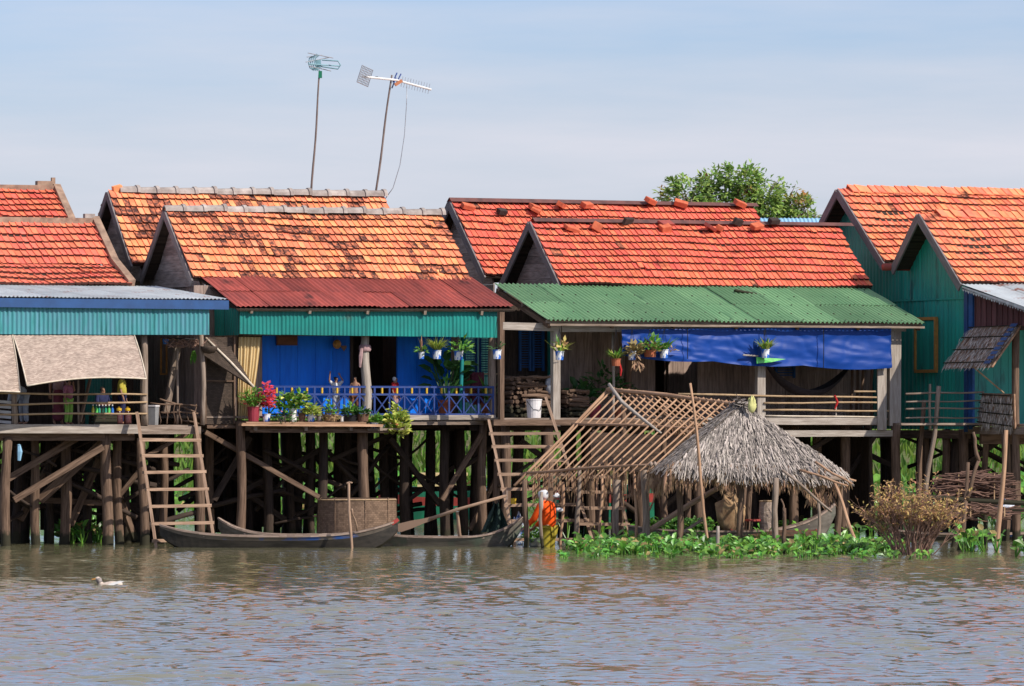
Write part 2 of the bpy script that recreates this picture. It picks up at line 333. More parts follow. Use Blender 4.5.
# ------------------------------------------------------------------ roofs and sheets
def bil(q, u, t):   # q = TL,TR,BL,BR ; t 0 top..1 bottom
    return (q[0].lerp(q[1], u)).lerp(q[2].lerp(q[3], u), t)
def tiles(q, tw=.118, rows=9, wob=.03, miss=0.0, thick=.052, soot=0.0):
    mb = MB(); q = [Vector(p) for p in q]
    Wd = (q[1] - q[0]).length; Ht = (q[2] - q[0]).length
    nc = int(Wd / tw); nrm = (q[2] - q[0]).cross(q[1] - q[0]).normalized()
    if nrm.z < 0: nrm = -nrm
    sag = lambda u, t: nrm * (mnoise.noise(Vector((u * Wd * .7 + q[0].x * 3, t * Ht * 1.2, 3.3))) * wob * 1.8)
    prof = [(-.02, .016), (.13, .018), (.2, .0), (.93, .0), (1.0, .008)]
    dr = 1.0 / rows
    for r in range(rows):
        t1 = 1 - r * dr + rnd(-.004, .004); t0 = max(t1 - dr * 1.22, -.01)
        for c in range(nc):
            if rnd(0, 1) < miss: continue
            u0 = c / nc + rnd(-.03, .03) / nc; du = 1.0 / nc
            off = rnd(-.004, .005); jt = rnd(-.008, .008) / Ht; sk = rnd(-.010, .010) / Wd
            if rnd(0, 1) < .02: jt += rnd(-.03, .05) / Ht; off += .012; sk *= 3
            vs = []
            for (fx, hz) in prof:
                vs.append(bil(q, u0 + fx * du + sk, t1 + jt) + nrm * (.066 + hz + off) + sag(u0, t1))
            for (fx, hz) in prof:
                vs.append(bil(q, u0 + fx * du, t0 + jt) + nrm * (.010 + hz + off) + sag(u0, t0))
            for (fx, hz) in prof:
                vs.append(vs[prof.index((fx, hz))] - nrm * thick)
            n = 5; fs = []; lp = []
            for k in range(n - 1):
                fs.append([k, k + 1, n + k + 1, n + k]); lp.append([k, 2 * n + k, 2 * n + k + 1, k + 1])
            fs.append([0, n, 2 * n]); fs.append([n - 1, 3 * n - 1, 2 * n - 1])
            b0 = len(mb.f); mb.add(vs, fs + lp)
            sn = mnoise.noise(Vector((c * .16 + q[0].x * 2, r * .55 + q[0].y, 2.2))) * .5 + .5 + rnd(-.16, .16)
            if sn < soot:
                for k in range(len(fs)): mb.mi[b0 + k] = 2
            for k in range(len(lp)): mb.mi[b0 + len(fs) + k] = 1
    return mb
def slab(q, th=.03, off=0.0):
    mb = MB(); q = [Vector(p) for p in q]; nrm = (q[2] - q[0]).cross(q[1] - q[0]).normalized()
    if nrm.z < 0: nrm = -nrm
    t = [p + nrm * off for p in q]; b = [p + nrm * (off - th) for p in q]
    mb.add([t[0], t[1], t[3], t[2], b[0], b[1], b[3], b[2]], [[0, 1, 2, 3], [7, 6, 5, 4], [0, 4, 5, 1], [1, 5, 6, 2], [2, 6, 7, 3], [3, 7, 4, 0]],
           [[(0, 0), (0, 1), (1, 1), (1, 0)]] * 6)
    return mb
def corr(q, pitch=.076, amp=.011, sheet=.8, courses=1, wob=.006, thick=True, nrm=None, ragged=0.0, mb=None):
    mb = mb or MB(); q = [Vector(p) for p in q]; Wd = (q[1] - q[0]).length; Ht = (q[2] - q[0]).length
    if nrm is None:
        nrm = (q[2] - q[0]).cross(q[1] - q[0]).normalized()
        if nrm.z < 0: nrm = -nrm
    nrm = Vector(nrm)
    ns = max(1, round(Wd / sheet)); sub = 6
    for cr in range(courses):
        ta = cr / courses; tb = (cr + 1) / courses + (.03 if cr < courses - 1 else 0)
        for i in range(ns):
            xa = i / ns - (.5 * pitch / Wd if i else 0); xb = (i + 1) / ns + (.5 * pitch / Wd if i < ns - 1 else 0)
            n = max(4, int((xb - xa) * Wd / pitch * sub)); off = rnd(0, wob) + (wob * .9 if i % 2 else 0) + (courses - 1 - cr) * .007 * 1.0
            rr = 3; vs = []; fs = []; uv = []; tl = rnd(-.006, .006) / Ht; rg = rnd(-ragged, ragged) / Ht
            for j in range(rr + 1):
                for k in range(n + 1):
                    u = lerp(xa, xb, k / n); t = lerp(ta, tb, j / rr)
                    if j == rr: t += tl * (k / n) + rg
                    ph = u * Wd / pitch * 2 * math.pi
                    vs.append(bil(q, u, t) + nrm * (math.sin(ph) * amp + off + wob * mnoise.noise(Vector((u * Wd * 1.5, t * Ht * 2, q[0].z)))))
            for j in range(rr):
                for k in range(n):
                    a = j * (n + 1) + k; fs.append([a, a + n + 1, a + n + 2, a + 1])
                    uv.append([(lerp(xa, xb, kk / n) * Wd, lerp(ta, tb, jj / rr) * Ht) for kk, jj in ((k, j), (k, j + 1), (k + 1, j + 1), (k + 1, j))])
            mb.add(vs, fs, uv)
    return mb
def planks_v(mb, p0, p1, z0, z1, wd=.16, th=.025, out=(0, -1, 0), gap=.006):
    """vertical planks between two local points in plan"""
    p0 = Vector(p0); p1 = Vector(p1); L = (p1 - p0).length; d = (p1 - p0).normalized(); n = max(1, round(L / wd)); out = Vector(out)
    for i in range(n):
        a = p0 + d * (L * i / n + gap / 2); b = p0 + d * (L * (i + 1) / n - gap / 2); c = (a + b) / 2 + out * rnd(-.004, .004)
        mb.beam((c.x, c.y, z0 + rnd(-.01, .01)), (c.x, c.y, z1), (b - a).length if abs(d.x) > .5 else th, th if abs(d.x) > .5 else (b - a).length, (0, 1, 0))
    return mb
def gable(a, wb, wr, wf, zb, zr, zf, zbot, name='gable', root=None, m='plank_gable', n=9, th=.03):
    """triangular end wall of horizontal boards in the plane x=a"""
    mb = MB(); H = zr - zbot
    for i in range(n):
        za = zbot + H * i / n; zc = zbot + H * (i + 1) / n - .004
        def span(z):
            tb = min(1, max(0, (zr - z) / (zr - zb))); tf = min(1, max(0, (zr - z) / (zr - zf)))
            return lerp(wr, wb, tb), lerp(wr, wf, tf)
        b0, f0 = span(za); b1, f1 = span(zc); j = rnd(-.006, .006); x0 = a + j; x1 = a + th + j
        vs = [(x0, f0, za), (x0, b0, za), (x0, b1, zc), (x0, f1, zc), (x1 , f0, za), (x1, b0, za), (x1, b1, zc), (x1, f1, zc)]
        u = rnd(0, 5); L = abs(f0 - b0)
        uu = [(u, 0), (u, L), (u + .12, L), (u + .12, 0)]
        mb.add(vs, [[0, 1, 2, 3], [7, 6, 5, 4], [0, 4, 5, 1], [3, 2, 6, 7], [0, 3, 7, 4], [1, 5, 6, 2]], [uu] * 6)
    return mb.build(name, m, root)
def ridge_caps(pa, pb, n, r=.11, m='cement', name='ridge_cap', root=None, seg=7, rise=.02):
    mb = MB(); pa = Vector(pa); pb = Vector(pb); d = (pb - pa) / n; x = d.normalized(); y = Vector((0, 1, 0)); z = Vector((0, 0, 1))
    for i in range(n):
        j = Vector((0, rnd(-.01, .01), rnd(-.008, .012)))
        for (t0, t1, ra, rb) in ((0, .86, r * .9, r), (.86, 1.03, r * 1.18, r * 1.2)):
            vs = []
            for t, rr in ((t0, ra), (t1, rb)):
                for th in (0, .03):
                    for k in range(seg):
                        an = math.pi * (k / (seg - 1)) ; q = rr - th
                        vs.append(pa + d * (i + t) + j + y * (-math.cos(an) * q) + z * (math.sin(an) * q * .95 - .03 + rise))
            fs = []
            for k in range(seg - 1):
                fs.append([k, k + 1, 2 * seg + k + 1, 2 * seg + k]); fs.append([k, seg + k, seg + k + 1, k + 1]); fs.append([2 * seg + k, 2 * seg + k + 1, 3 * seg + k + 1, 3 * seg + k])
            fs.append([0, 2 * seg, 3 * seg, seg]); fs.append([seg - 1, 2 * seg - 1, 4 * seg - 1, 3 * seg - 1])
            mb.add(vs, fs)
    return mb.build(name, m, root)
def stilt(root, x, w, ztop, zb=-1.0, r=.085, m='wood_brown', lean=0, name='stilt', wob=.03):
    mb = MB(); mb.pole((x + lean, w, zb), (x, w, ztop), r * 1.05, r * .92, wob, 8, 9)
    return mb.build(name, m, root, smooth=True)
def bar(root, name, p0, p1, w, h, m='wood', up=(0, 0, 1), jit=.003):
    return MB().beam(p0, p1, w, h, up, jit).build(name, m, root)
def stick(root, name, p0, p1, r, m='bamboo', wob=.01, n=6, r1=None):
    return MB().pole(p0, p1, r, r1, wob, n, 7).build(name, m, root, smooth=True)
# ================================================================== camera, sun, sky
sc = bpy.context.scene
cam = bpy.data.cameras.new('camera'); co = bpy.data.objects.new('camera', cam); C.objects.link(co)
co.location = (0, 0, HC); co.rotation_euler = (R(90), 0, 0)
cam.sensor_width = 36; cam.lens = FPX / 1024 * 36; cam.shift_y = (HY - 343) / 1024; cam.clip_start = 1; cam.clip_end = 20000
sc.camera = co
SUN = Vector((.66, -.47, .63)).normalized()
sl = bpy.data.lights.new('sun', 'SUN'); so = bpy.data.objects.new('sun', sl); C.objects.link(so)
sl.energy = 4.6; sl.angle = R(.5); sl.color = (1, .93, .83)
so.rotation_euler = SUN.to_track_quat('Z', 'Y').to_euler(); so.location = (20, -20, 40)
wd = bpy.data.worlds.new('World'); sc.world = wd; wd.use_nodes = True
N = wd.node_tree.nodes; L = wd.node_tree.links; bg = N['Background']
sky = N.new('ShaderNodeTexSky'); sky.sky_type = 'NISHITA'; sky.sun_disc = False
sky.sun_elevation = math.asin(SUN.z); sky.sun_rotation = math.atan2(SUN.x, SUN.y); sky.altitude = 10; sky.dust_density = 1.0; sky.ozone_density = 2.0
tc = N.new('ShaderNodeTexCoord'); sp = N.new('ShaderNodeSeparateXYZ'); L.new(tc.outputs['Generated'], sp.inputs[0])
mp = N.new('ShaderNodeMapping'); mp.inputs['Scale'].default_value = (9, 9, 70); mp.inputs['Rotation'].default_value = (0, R(1.2), 0); L.new(tc.outputs['Generated'], mp.inputs[0])
nz = N.new('ShaderNodeTexNoise'); nz.inputs['Scale'].default_value = 1.3; nz.inputs['Detail'].default_value = 7; nz.inputs['Roughness'].default_value = .55; L.new(mp.outputs[0], nz.inputs[0])
# thin high veil: thick low down, breaking up higher
el = N.new('ShaderNodeMapRange'); el.inputs['From Min'].default_value = .045; el.inputs['From Max'].default_value = .070; el.inputs['To Min'].default_value = .56; el.inputs['To Max'].default_value = -.05
L.new(sp.outputs['Z'], el.inputs['Value'])
eu = N.new('ShaderNodeMapRange'); eu.inputs['From Min'].default_value = .16; eu.inputs['From Max'].default_value = .42; eu.inputs['To Min'].default_value = 0; eu.inputs['To Max'].default_value = .42; L.new(sp.outputs['Z'], eu.inputs['Value'])  # unseen upper cloud veil, added to brighten and neutralise the shade fill
es = N.new('ShaderNodeMath'); L.new(el.outputs[0], es.inputs[0]); L.new(eu.outputs[0], es.inputs[1])
ad = N.new('ShaderNodeMath'); ad.operation = 'MULTIPLY_ADD'; ad.inputs[1].default_value = 1.25; L.new(nz.outputs['Fac'], ad.inputs[0])
sb = N.new('ShaderNodeMath'); sb.operation = 'SUBTRACT'; sb.inputs[1].default_value = .42; L.new(es.outputs[0], sb.inputs[0]); L.new(sb.outputs[0], ad.inputs[2])
cl = N.new('ShaderNodeClamp'); L.new(ad.outputs[0], cl.inputs[0]); cl.inputs['Max'].default_value = .95
SKYS = .105
hsv = N.new('ShaderNodeMix'); hsv.data_type = 'RGBA'; hsv.blend_type = 'MULTIPLY'; hsv.inputs[0].default_value = 1; hsv.inputs[7].default_value = (.82, .93, 1.30, 1); L.new(sky.outputs[0], hsv.inputs[6])
mx = N.new('ShaderNodeMix'); mx.data_type = 'RGBA'; L.new(cl.outputs[0], mx.inputs[0]); L.new(hsv.outputs[2], mx.inputs[6])
mx.inputs[7].default_value = (.63 / SKYS, .64 / SKYS, .715 / SKYS, 1)
L.new(mx.outputs[2], bg.inputs[0]); bg.inputs[1].default_value = SKYS
sc.view_settings.view_transform = 'Standard'; sc.view_settings.look = 'None'; sc.view_settings.exposure = .2; sc.view_settings.gamma = 1
sc.cycles.use_denoising = True; sc.cycles.max_bounces = 6; sc.cycles.transparent_max_bounces = 6
sc.cycles.sample_clamp_indirect = 8

# ================================================================== water, far bank
def make_water():
    rs = np.random.RandomState(3)
    xs = np.concatenate([np.linspace(-900, -14, 14), np.linspace(-12.5, 12.5, 560), np.linspace(14, 900, 14)])
    ys = np.concatenate([np.linspace(-300, 44, 8), np.linspace(47, 118, 1150), np.linspace(119, 200, 60)])
    X, Y = np.meshgrid(xs, ys); Z = np.zeros_like(X)
    for i in range(70):
        lam = .22 * (1.019 ** i); k = 2 * math.pi / lam
        an = rs.normal(R(88), R(38)); amp = .0021 * lam ** .75
        Z += amp * np.sin(k * (X * np.cos(an) + Y * np.sin(an)) + rs.uniform(0, 6.28) + .6 * np.sin(.9 * X + .35 * Y + i))
    env = np.clip((13 - np.abs(X)) / 1.0, 0, 1) * np.clip((Y - 46) / 3, 0, 1) * np.clip((126 - Y) / 8, 0, 1)
    calm = np.interp(Y, [47, 62, 80, 94, 102, 108, 130], [1.55, 1.4, 1.1, .85, .6, .36, .28])
    patch = .75 + .35 * np.sin(X * .35 + 1.3 + .1 * Y) * np.sin(Y * .21 + .2 * X)
    Z *= env * calm * patch
    me = bpy.data.meshes.new('water'); ny, nx = X.shape
    idx = np.arange(nx * ny).reshape(ny, nx)
    f = np.stack([idx[:-1, :-1], idx[:-1, 1:], idx[1:, 1:], idx[1:, :-1]], -1).reshape(-1, 4)
    me.vertices.add(nx * ny); me.vertices.foreach_set('co', np.stack([X, Y, Z], -1).ravel())
    me.loops.add(f.size); me.loops.foreach_set('vertex_index', f.ravel()); me.polygons.add(len(f))
    me.polygons.foreach_set('loop_start', np.arange(0, f.size, 4)); me.polygons.foreach_set('use_smooth', np.ones(len(f), bool))
    me.update(calc_edges=True)
    m, nt, b = mk('river_water'); n = nt.nodes; l = nt.links
    t = n.new('ShaderNodeTexCoord'); mpp = n.new('ShaderNodeMapping'); mpp.inputs['Scale'].default_value = (1, .55, 1); l.new(t.outputs['Object'], mpp.inputs[0])
    z = n.new('ShaderNodeTexNoise'); z.inputs['Scale'].default_value = 8.0; z.inputs['Detail'].default_value = 3; l.new(mpp.outputs[0], z.inputs[0])
    bp = n.new('ShaderNodeBump'); bp.inputs['Strength'].default_value = .3; bp.inputs['Distance'].default_value = .022; l.new(z.outputs['Fac'], bp.inputs['Height']); l.new(bp.outputs[0], b.inputs['Normal'])
    b.inputs['Base Color'].default_value = (.165, .155, .085, 1); b.inputs['Roughness'].default_value = .06; b.inputs['IOR'].default_value = 1.5
    me.materials.append(m)
    o = bpy.data.objects.new('water', me); C.objects.link(o); tag(o, kind='structure')
make_water()
def bank_z(x, y):
    t = min(1, max(0, (y - 192) / 40)); t = t * t * (3 - 2 * t)
    return -.6 + .62 * min(1, max(0, (y - 183) / 9)) + 3.3 * t + .15 * mnoise.noise(Vector((x * .3, y * .2, 0))) * (1 if y < 280 else 0)
mb = MB(); xs = [-1500, -300, -60] + [-30 + i * 2 for i in range(31)] + [60, 300, 1500]; ys = [183 + i * 1.5 for i in range(46)] + [290, 400, 1200, 5000]
vs = [(x, y, bank_z(x, y)) for y in ys for x in xs]; nx = len(xs)
mb.add(vs, [[j * nx + i, j * nx + i + 1, (j + 1) * nx + i + 1, (j + 1) * nx + i] for j in range(len(ys) - 1) for i in range(nx - 1)])
tag(mb.build('bank', 'soil', smooth=True), kind='structure')
mb = MB()
for i in range(15000):
    y = 189 + 44 * rnd(0, 1) ** 1.2; x = rnd(-15.5, 15.5) * y / 150; cl_ = mnoise.noise(Vector((x * .5, y * .3, 9)))
    h = rnd(.3, .7) * (1 + .8 * cl_)
    mb.leaf((x, y, bank_z(x, y) - .03), (rnd(-.5, .5), rnd(-.6, .2), 1), (rnd(-1, 1), -1, .2), h, rnd(.08, .17), rnd(-.1, .3))
tag(mb.build('grass', 'grass'), 'bright green grass covering the bank behind the stilts', 'grass', kind='stuff')
mb = MB(); mb.quad((-900, -300, -2.2), (900, -300, -2.2), (900, 200, -2.2), (-900, 200, -2.2)); tag(mb.build('riverbed', 'soil'), kind='structure')

# ================================================================== shared house pieces
def deck(root, F, aL, aR, wF, wB, z, m='wood', n=None):
    mb = MB(); W = wB - wF; n = n or int(W / .17)
    for i in range(n):
        w = wF + W * (i + .5) / n; mb.beam((aL, w, z - .02), (aR, w, z - .02), W / n - .008, .04, (0, 0, 1), .003)
    mb.build('deck', m, root)
def understory(root, xs, ws, z, r=.085, jx=.15, m='wood_brown', jr=.02):
    for w in ws:
        for x in xs:
            stilt(root, x + rnd(-jx, jx), w + rnd(-.1, .1), z, -.9, r + rnd(-jr, jr), m, rnd(-.08, .08))
def roof_pair(root, F, name, aL, aR, wr, zr, wf, zf, wb, zb, tile, rows, back_tile=True, tw=.118, soot=.13):
    V = Vector
    qf = [V((aL, wr, zr)), V((aR, wr, zr)), V((aL, wf, zf)), V((aR, wf, zf))]
    o = tiles(qf, tw, rows, soot=soot).build(name, tile, root)
    if back_tile:
        qb = [V((aR, wr, zr)), V((aL, wr, zr)), V((aR, wb, zb)), V((aL, wb, zb))]
        tiles(qb, tw, rows, soot=soot).build(name, tile, root)
        slab(qb, .035, 0).build('roof_lining', 'wood_dark', root)
    slab(qf, .035, 0).build('roof_lining', 'wood_dark', root)
    return o
def barges(root, a, wr, zr, wf, zf, wb, zb, h=.13, th=.035, m='barge', drop=.07):
    for (w, z) in ((wf, zf), (wb, zb)):
        MB().beam((a, wr, zr - drop + .02), (a, w, z - drop), th, h, (0, 0, 1), .002).build('barge_board', m, root)
def house_walls(root, aL, aR, wF, wB, z0, z1, front='plank_wall', side='teal_wall', back='plank_wall', openings=()):
    """front wall of vertical boards at wF with gaps, side and back walls of metal sheet"""
    V = Vector
    segs = []; x = aL
    for (a, b) in sorted(openings): segs.append((x, a)); x = b
    segs.append((x, aR)); mb = MB()
    for a, b in segs:
        if b - a > .05: planks_v(mb, (a, wF, 0), (b, wF, 0), z0, z1)
    for a, b in openings: mb.beam((a, wF, z1 - .1), (b, wF, z1 - .1), .03, .2)
    mb.build('front_wall', front, root)
    mb = corr([V((aL, wB, z1)), V((aL, wF, z1)), V((aL, wB, z0)), V((aL, wF, z0))], .15, .006, .9, nrm=(-1, 0, 0)); mb.build('side_wall', side, root)
    mb = corr([V((aR, wF, z1)), V((aR, wB, z1)), V((aR, wF, z0)), V((aR, wB, z0))], .15, .006, .9, nrm=(1, 0, 0)); mb.build('side_wall', side, root)
    mb = MB(); planks_v(mb, (aL, wB, 0), (aR, wB, 0), z0, z1, .25); mb.build('back_wall', back, root)

# ================================================================== HOUSE 1 (left edge)
F1 = Frame(100, 108.6)
h1 = thing('stilt_house', 'stilt house at the left edge with cement-edged red tiles, blue fascia and aqua metal valance', 'house', F1.O, TH, 'stilt houses along the river')
def l1(px, py, w): return F1.pt(px, py, w)
aL1 = F1.a(-45, 0)
zdk1 = l1(100, 425, 0).z
def house1():
    V = Vector; root = h1
    # nearly flat tin porch roof
    eL, eR = l1(-40, 296.5, -.28), l1(228, 299.5, -.28); aR = eR.x
    zt = l1(148, 286.5, 3.3).z
    q = [V((aL1, 3.4, zt)), V((aR, 3.4, zt)), V((aL1, -.28, eL.z)), V((aR, -.28, eR.z))]
    corr(q, .076, .011, .8, 1).build('porch_roof', 'grey_tin', root)
    # fascia board
    zf = eR.z - .02
    MB().beam((aL1, -.26, eL.z - .10), (aR + .02, -.26, zf - .08), .03, .165).build('fascia', 'blue_paint', root)
    MB().beam((aR + .005, -.24, zf - .085), (aR + .005, 3.3, zt - .1), .03, .15).build('fascia', 'blue_paint', root)
    # valance of corrugated sheet
    vL, vR = aL1, F1.a(209, -.18); z1 = l1(100, 304, 0).z; z0 = l1(100, 335, 0).z
    corr([V((vL, -.18, z1)), V((vR, -.18, z1)), V((vL, -.18, z0)), V((vR, -.18, z0 + .01))], .085, .012, .85, nrm=(0, -1, 0)).build('valance', 'aqua_tin', root)
    bar(root, 'beam', (vL, .06, z0 + .06), (vR, .06, z0 + .06), .08, .1, 'wood_brown')
    # tile roof, two pitches and a second ridge behind
    r = l1(95, 221, 5.3); k = l1(118, 264, 4.3); e = l1(141, 287, 3.3)
    tl = F1.a(-90, 5)
    q1 = [V((tl, 5.3, r.z)), V((r.x, 5.3, r.z)), V((tl, 4.3, k.z)), V((r.x, 4.3, k.z))]
    q2 = [V((tl, 4.3, k.z)), V((r.x, 4.3, k.z)), V((tl, 3.3, e.z)), V((r.x, 3.3, e.z))]
    tiles([q1[0], q1[1], q1[2].lerp(q1[0], -.07), q1[3].lerp(q1[1], -.07)], .125, 6, soot=.14).build('roof', 'tile_pink', root); tiles(q2, .125, 4, soot=.14).build('roof', 'tile_pink', root)
    slab(q1, .04).build('roof_lining', 'wood_dark', root); slab(q2, .04).build('roof_lining', 'wood_dark', root)
    q3 = [V((r.x, 5.3, r.z)), V((tl, 5.3, r.z)), V((r.x, 6.2, r.z - .75)), V((tl, 6.2, r.z - .75))]
    tiles(q3, .125, 5).build('roof', 'tile_pink', root); slab(q3, .04).build('roof_lining', 'wood_dark', root)
    mb = MB(); mb.beam((tl, 5.3, r.z - .02), (r.x + .03, 5.3, r.z - .02), .2, .15, (0, 0, 1), .012); mb.build('ridge_cap', 'cement_brown', root)
    for a_, b_ in ((V((r.x, 5.32, r.z + .03)), V((r.x, 4.28, k.z + .05))), (V((r.x, 4.3, k.z + .05)), V((r.x, 3.3, e.z + .05)))):
        MB().beam(a_, b_, .13, .17, (0, 0, 1), .008).build('verge_cap', 'cement_brown', root)
    mb = MB(); mb.beam((r.x - .22, 5.3, r.z + .09), (r.x - .02, 5.3, r.z + .09), .12, .09); mb.build('finial', 'cement', root)
    wr2 = 7.15; r2 = l1(56, 188, wr2); f2 = l1(70, 226, 6.2)
    q4 = [V((tl, wr2, r2.z)), V((r2.x, wr2, r2.z)), V((tl, 6.2, f2.z)), V((r2.x, 6.2, f2.z))]
    tiles(q4, .125, 6, soot=.14).build('roof', 'tile_red', root); slab(q4, .04).build('roof_lining', 'wood_dark', root)
    q5 = [V((r2.x, wr2, r2.z)), V((tl, wr2, r2.z)), V((r2.x, 8.6, f2.z - .3)), V((tl, 8.6, f2.z - .3))]
    tiles(q5, .125, 7).build('roof', 'tile_red', root); slab(q5, .04).build('roof_lining', 'wood_dark', root)
    MB().beam((tl, wr2, r2.z - .02), (r2.x + .04, wr2, r2.z - .02), .18, .12, (0, 0, 1), .012).build('ridge_cap', 'cement_brown', root)
    MB().beam((r2.x, wr2, r2.z + .02), (r2.x, 6.15, f2.z), .14, .16, (0, 0, 1), .008).build('verge_cap', 'cement_brown', root)
    mb = MB(); mb.beam((r2.x - .40, wr2, r2.z + .08), (r2.x - .10, wr2, r2.z + .08), .14, .10); mb.beam((r2.x - .06, wr2, r2.z), (r2.x - .06, wr2, r2.z + .20), .07, .07); mb.build('finial', 'cement_brown', root)
    # right gable end walls (turned away)
    gable(r.x - .3, 6.2, 5.3, 3.4, e.z - .1, r.z - .08, e.z - .1, e.z - .1, 'gable_wall', root)
    # deck, wall, posts
    aRd = F1.a(199, 0)
    deck(root, F1, aL1, aRd, .05, 8.4, zdk1)
    z = l1(100, 428.5, -.02).z
    bar(root, 'deck_beam', (aL1, -.03, z), (F1.a(137, 0), -.03, z - .01), .07, .155, 'wood_pale', jit=.006)
    bar(root, 'deck_beam', (F1.a(137, 0) + .01, -.02, z - .03), (aRd + .02, -.02, z - .035), .07, .14, 'wood', jit=.006)
    bar(root, 'deck_beam', (aL1, .22, z - .15), (F1.a(138, 0), .22, z - .15), .09, .14, 'wood_brown')
    for w in (1.6, 3.4, 5.2, 7):
        bar(root, 'deck_beam', (aL1, w, z - .14), (aRd, w, z - .14), .1, .15, 'wood_dark')
    zc = z1 + .02
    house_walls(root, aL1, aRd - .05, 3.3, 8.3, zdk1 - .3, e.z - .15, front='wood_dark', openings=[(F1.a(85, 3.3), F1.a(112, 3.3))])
    for px, r_, m_ in ((145, .075, 'wood'), (203, .05, 'wood'), (-20, .07, 'wood')):
        x = F1.a(px, .03); stick(root, 'post', (x, .04, zdk1), (x - .03, .04, z0 + .1), r_, m_, .02)
    x = F1.a(14, .03); stick(root, 'post', (x, .0, zdk1), (x, .0, l1(14, 391, 0).z), .06, 'wood', .01)
    # slanted props seen inside the right bay
    bar(root, 'brace', l1(166, 413, .9), l1(178, 345, .9), .11, .08, 'wood')
    stick(root, 'post', l1(177, 424, .5), l1(178, 335, .5), .028, 'wood', .01)
    stick(root, 'post', l1(79, 425, .02), l1(78, 378, .02), .022, 'wood', .01)
    bar(root, 'brace', l1(80, 422, -.05), l1(91, 376, .1), .06, .03, 'wood_brown')
    # bamboo rails of the porch
    for (xa, ya, xb, yb) in ((-3, 393, 147, 394.5), (-3, 405, 147, 402), (-3, 414.5, 147, 413.5)):
        stick(root, 'porch_rail', l1(xa, ya, -.06), l1(xb, yb, -.06), .02, 'bamboo', .02, 7)
    mb = MB()                                              # broken rail of the right bay
    for (xa, ya, xb, yb) in ((150, 403, 197, 406), (160, 399, 196, 412), (158, 412, 198, 413.5), (176, 418, 199, 424)):
        mb.pole(l1(xa, ya, .55), l1(xb, yb, .3), .018, None, .03)
    for x in range(160, 199, 7): mb.pole(l1(x, 424, .4), l1(x + rnd(-2, 2), 404, .4), .014, None, .02)
    mb.build('side_rail', 'wood_brown', root, smooth=True)
    # slatted louvre at the far left
    mb = MB()
    for i in range(5): mb.beam(l1(-6, 401 + i * 5, .5), l1(11, 402.5 + i * 5, .5), .02, .05)
    mb.build('louvre', 'white', root)
    mb = MB(); mb.beam(l1(161, 338, 2.9), l1(161, 374, 2.9), .03, .03); mb.beam(l1(166.5, 338, 2.9), l1(166.5, 374, 2.9), .03, .03); mb.beam(l1(160, 374, 2.9), l1(167, 374, 2.9), .03, .03); mb.build('window_frame', 'ochre', root)
    # stilts
    for px, w, r_, ln in ((8, .15, .095, -.08), (106, .25, .10, .0), (118, .9, .09, .02), (141, .1, .085, .06), (163, 1.2, .075, .0), (197, .35, .085, 0.05), (34, 1.1, .085, .1), (66, 1.2, .10, -.06), (-12, 1.0, .08, 0), (210, 2.2, .09, 0)):
        stilt(root, F1.a(px, w), w, zdk1 - (.24 if w < .2 else .08), -1, r_, 'wood_brown', ln)
    understory(root, [aL1 + .5 + i * .72 for i in range(7)], (2.1, 3.5, 4.9, 6.3, 7.7), zdk1 - .2, .085, m='wood_dark')  # rear stilts darkened in colour to carry the underfloor shade
    for (xa, ya, wa, xb, yb, wb, t) in ((14, 500, .3, 103, 447, .1, .11), (2, 482, .9, 80, 436, .7, .12), (40, 500, 1.2, 106, 440, .6, .16), (70, 525, 1.6, 108, 440, 1.5, .13),
                                      (112, 505, 1.0, 142, 468, .7, .08), (100, 440, 1.3, 135, 540, 1.6, .1), (146, 456, .6, 188, 433, .5, .07), (20, 520, 2, 60, 445, 2.2, .12)):
        bar(root, 'brace', l1(xa, ya, wa), l1(xb, yb, wb), .07, t, 'wood_brown')
    bar(root, 'brace', l1(16, 499, 1.6), l1(104, 503, 1.7), .1, .1, 'wood_brown'); bar(root, 'brace', l1(20, 507, 3), l1(140, 505, 3), .1, .1, 'wood_dark')
    bar(root, 'brace', l1(90, 438, 2.2), l1(160, 505, 2.2), .1, .1, 'wood_dark')
house1()
def hanging_mat(name, label, tl, tr, bl, br, sag, rim=True):
    """woven blind propped outward; local house-1 coordinates, thickness and rolled rim"""
    base = F1.world((tl + tr) / 2); t = thing(name, label, 'bamboo blind', base, TH, 'woven blinds hung from the left porch')
    off = (tl + tr) / 2
    g = lambda u, v: tl.lerp(tr, u).lerp(bl.lerp(br, u), v) - off + Vector((0, -.05 * math.sin(math.pi * v), sag * math.sin(math.pi * min(1, u * .9 + .08)) * v))
    mb = MB(); n = 16; Wd = (tr - tl).length; Ht = (bl - tl).length
    for th in (0, .012):
        vs = [g(i / n, j / 6) + Vector((0, th, 0)) for j in range(7) for i in range(n + 1)]
        fs = []; uv = []
        for j in range(6):
            for i in range(n):
                a = j * (n + 1) + i; f = [a, a + n + 1, a + n + 2, a + 1]; fs.append(f if th == 0 else f[::-1])
                u4 = [(i / n * Wd, j / 6 * Ht), (i / n * Wd, (j + 1) / 6 * Ht), ((i + 1) / n * Wd, (j + 1) / 6 * Ht), ((i + 1) / n * Wd, j / 6 * Ht)]
                uv.append(u4 if th == 0 else u4[::-1])
        mb.add(vs, fs, uv)
    mb.build('woven_sheet', 'mat_weave', t)
    mb = MB(); up = Vector((0, -.01, 0))
    mb.tube([g(0, j / 6) + up for j in range(7)], .013, 6); mb.tube([g(1, j / 6) + up for j in range(7)], .013, 6); mb.tube([g(i / n, 1) + up for i in range(n + 1)], .016, 6)
    mb.build('rim', 'mat_rim', t, smooth=True)
    return t
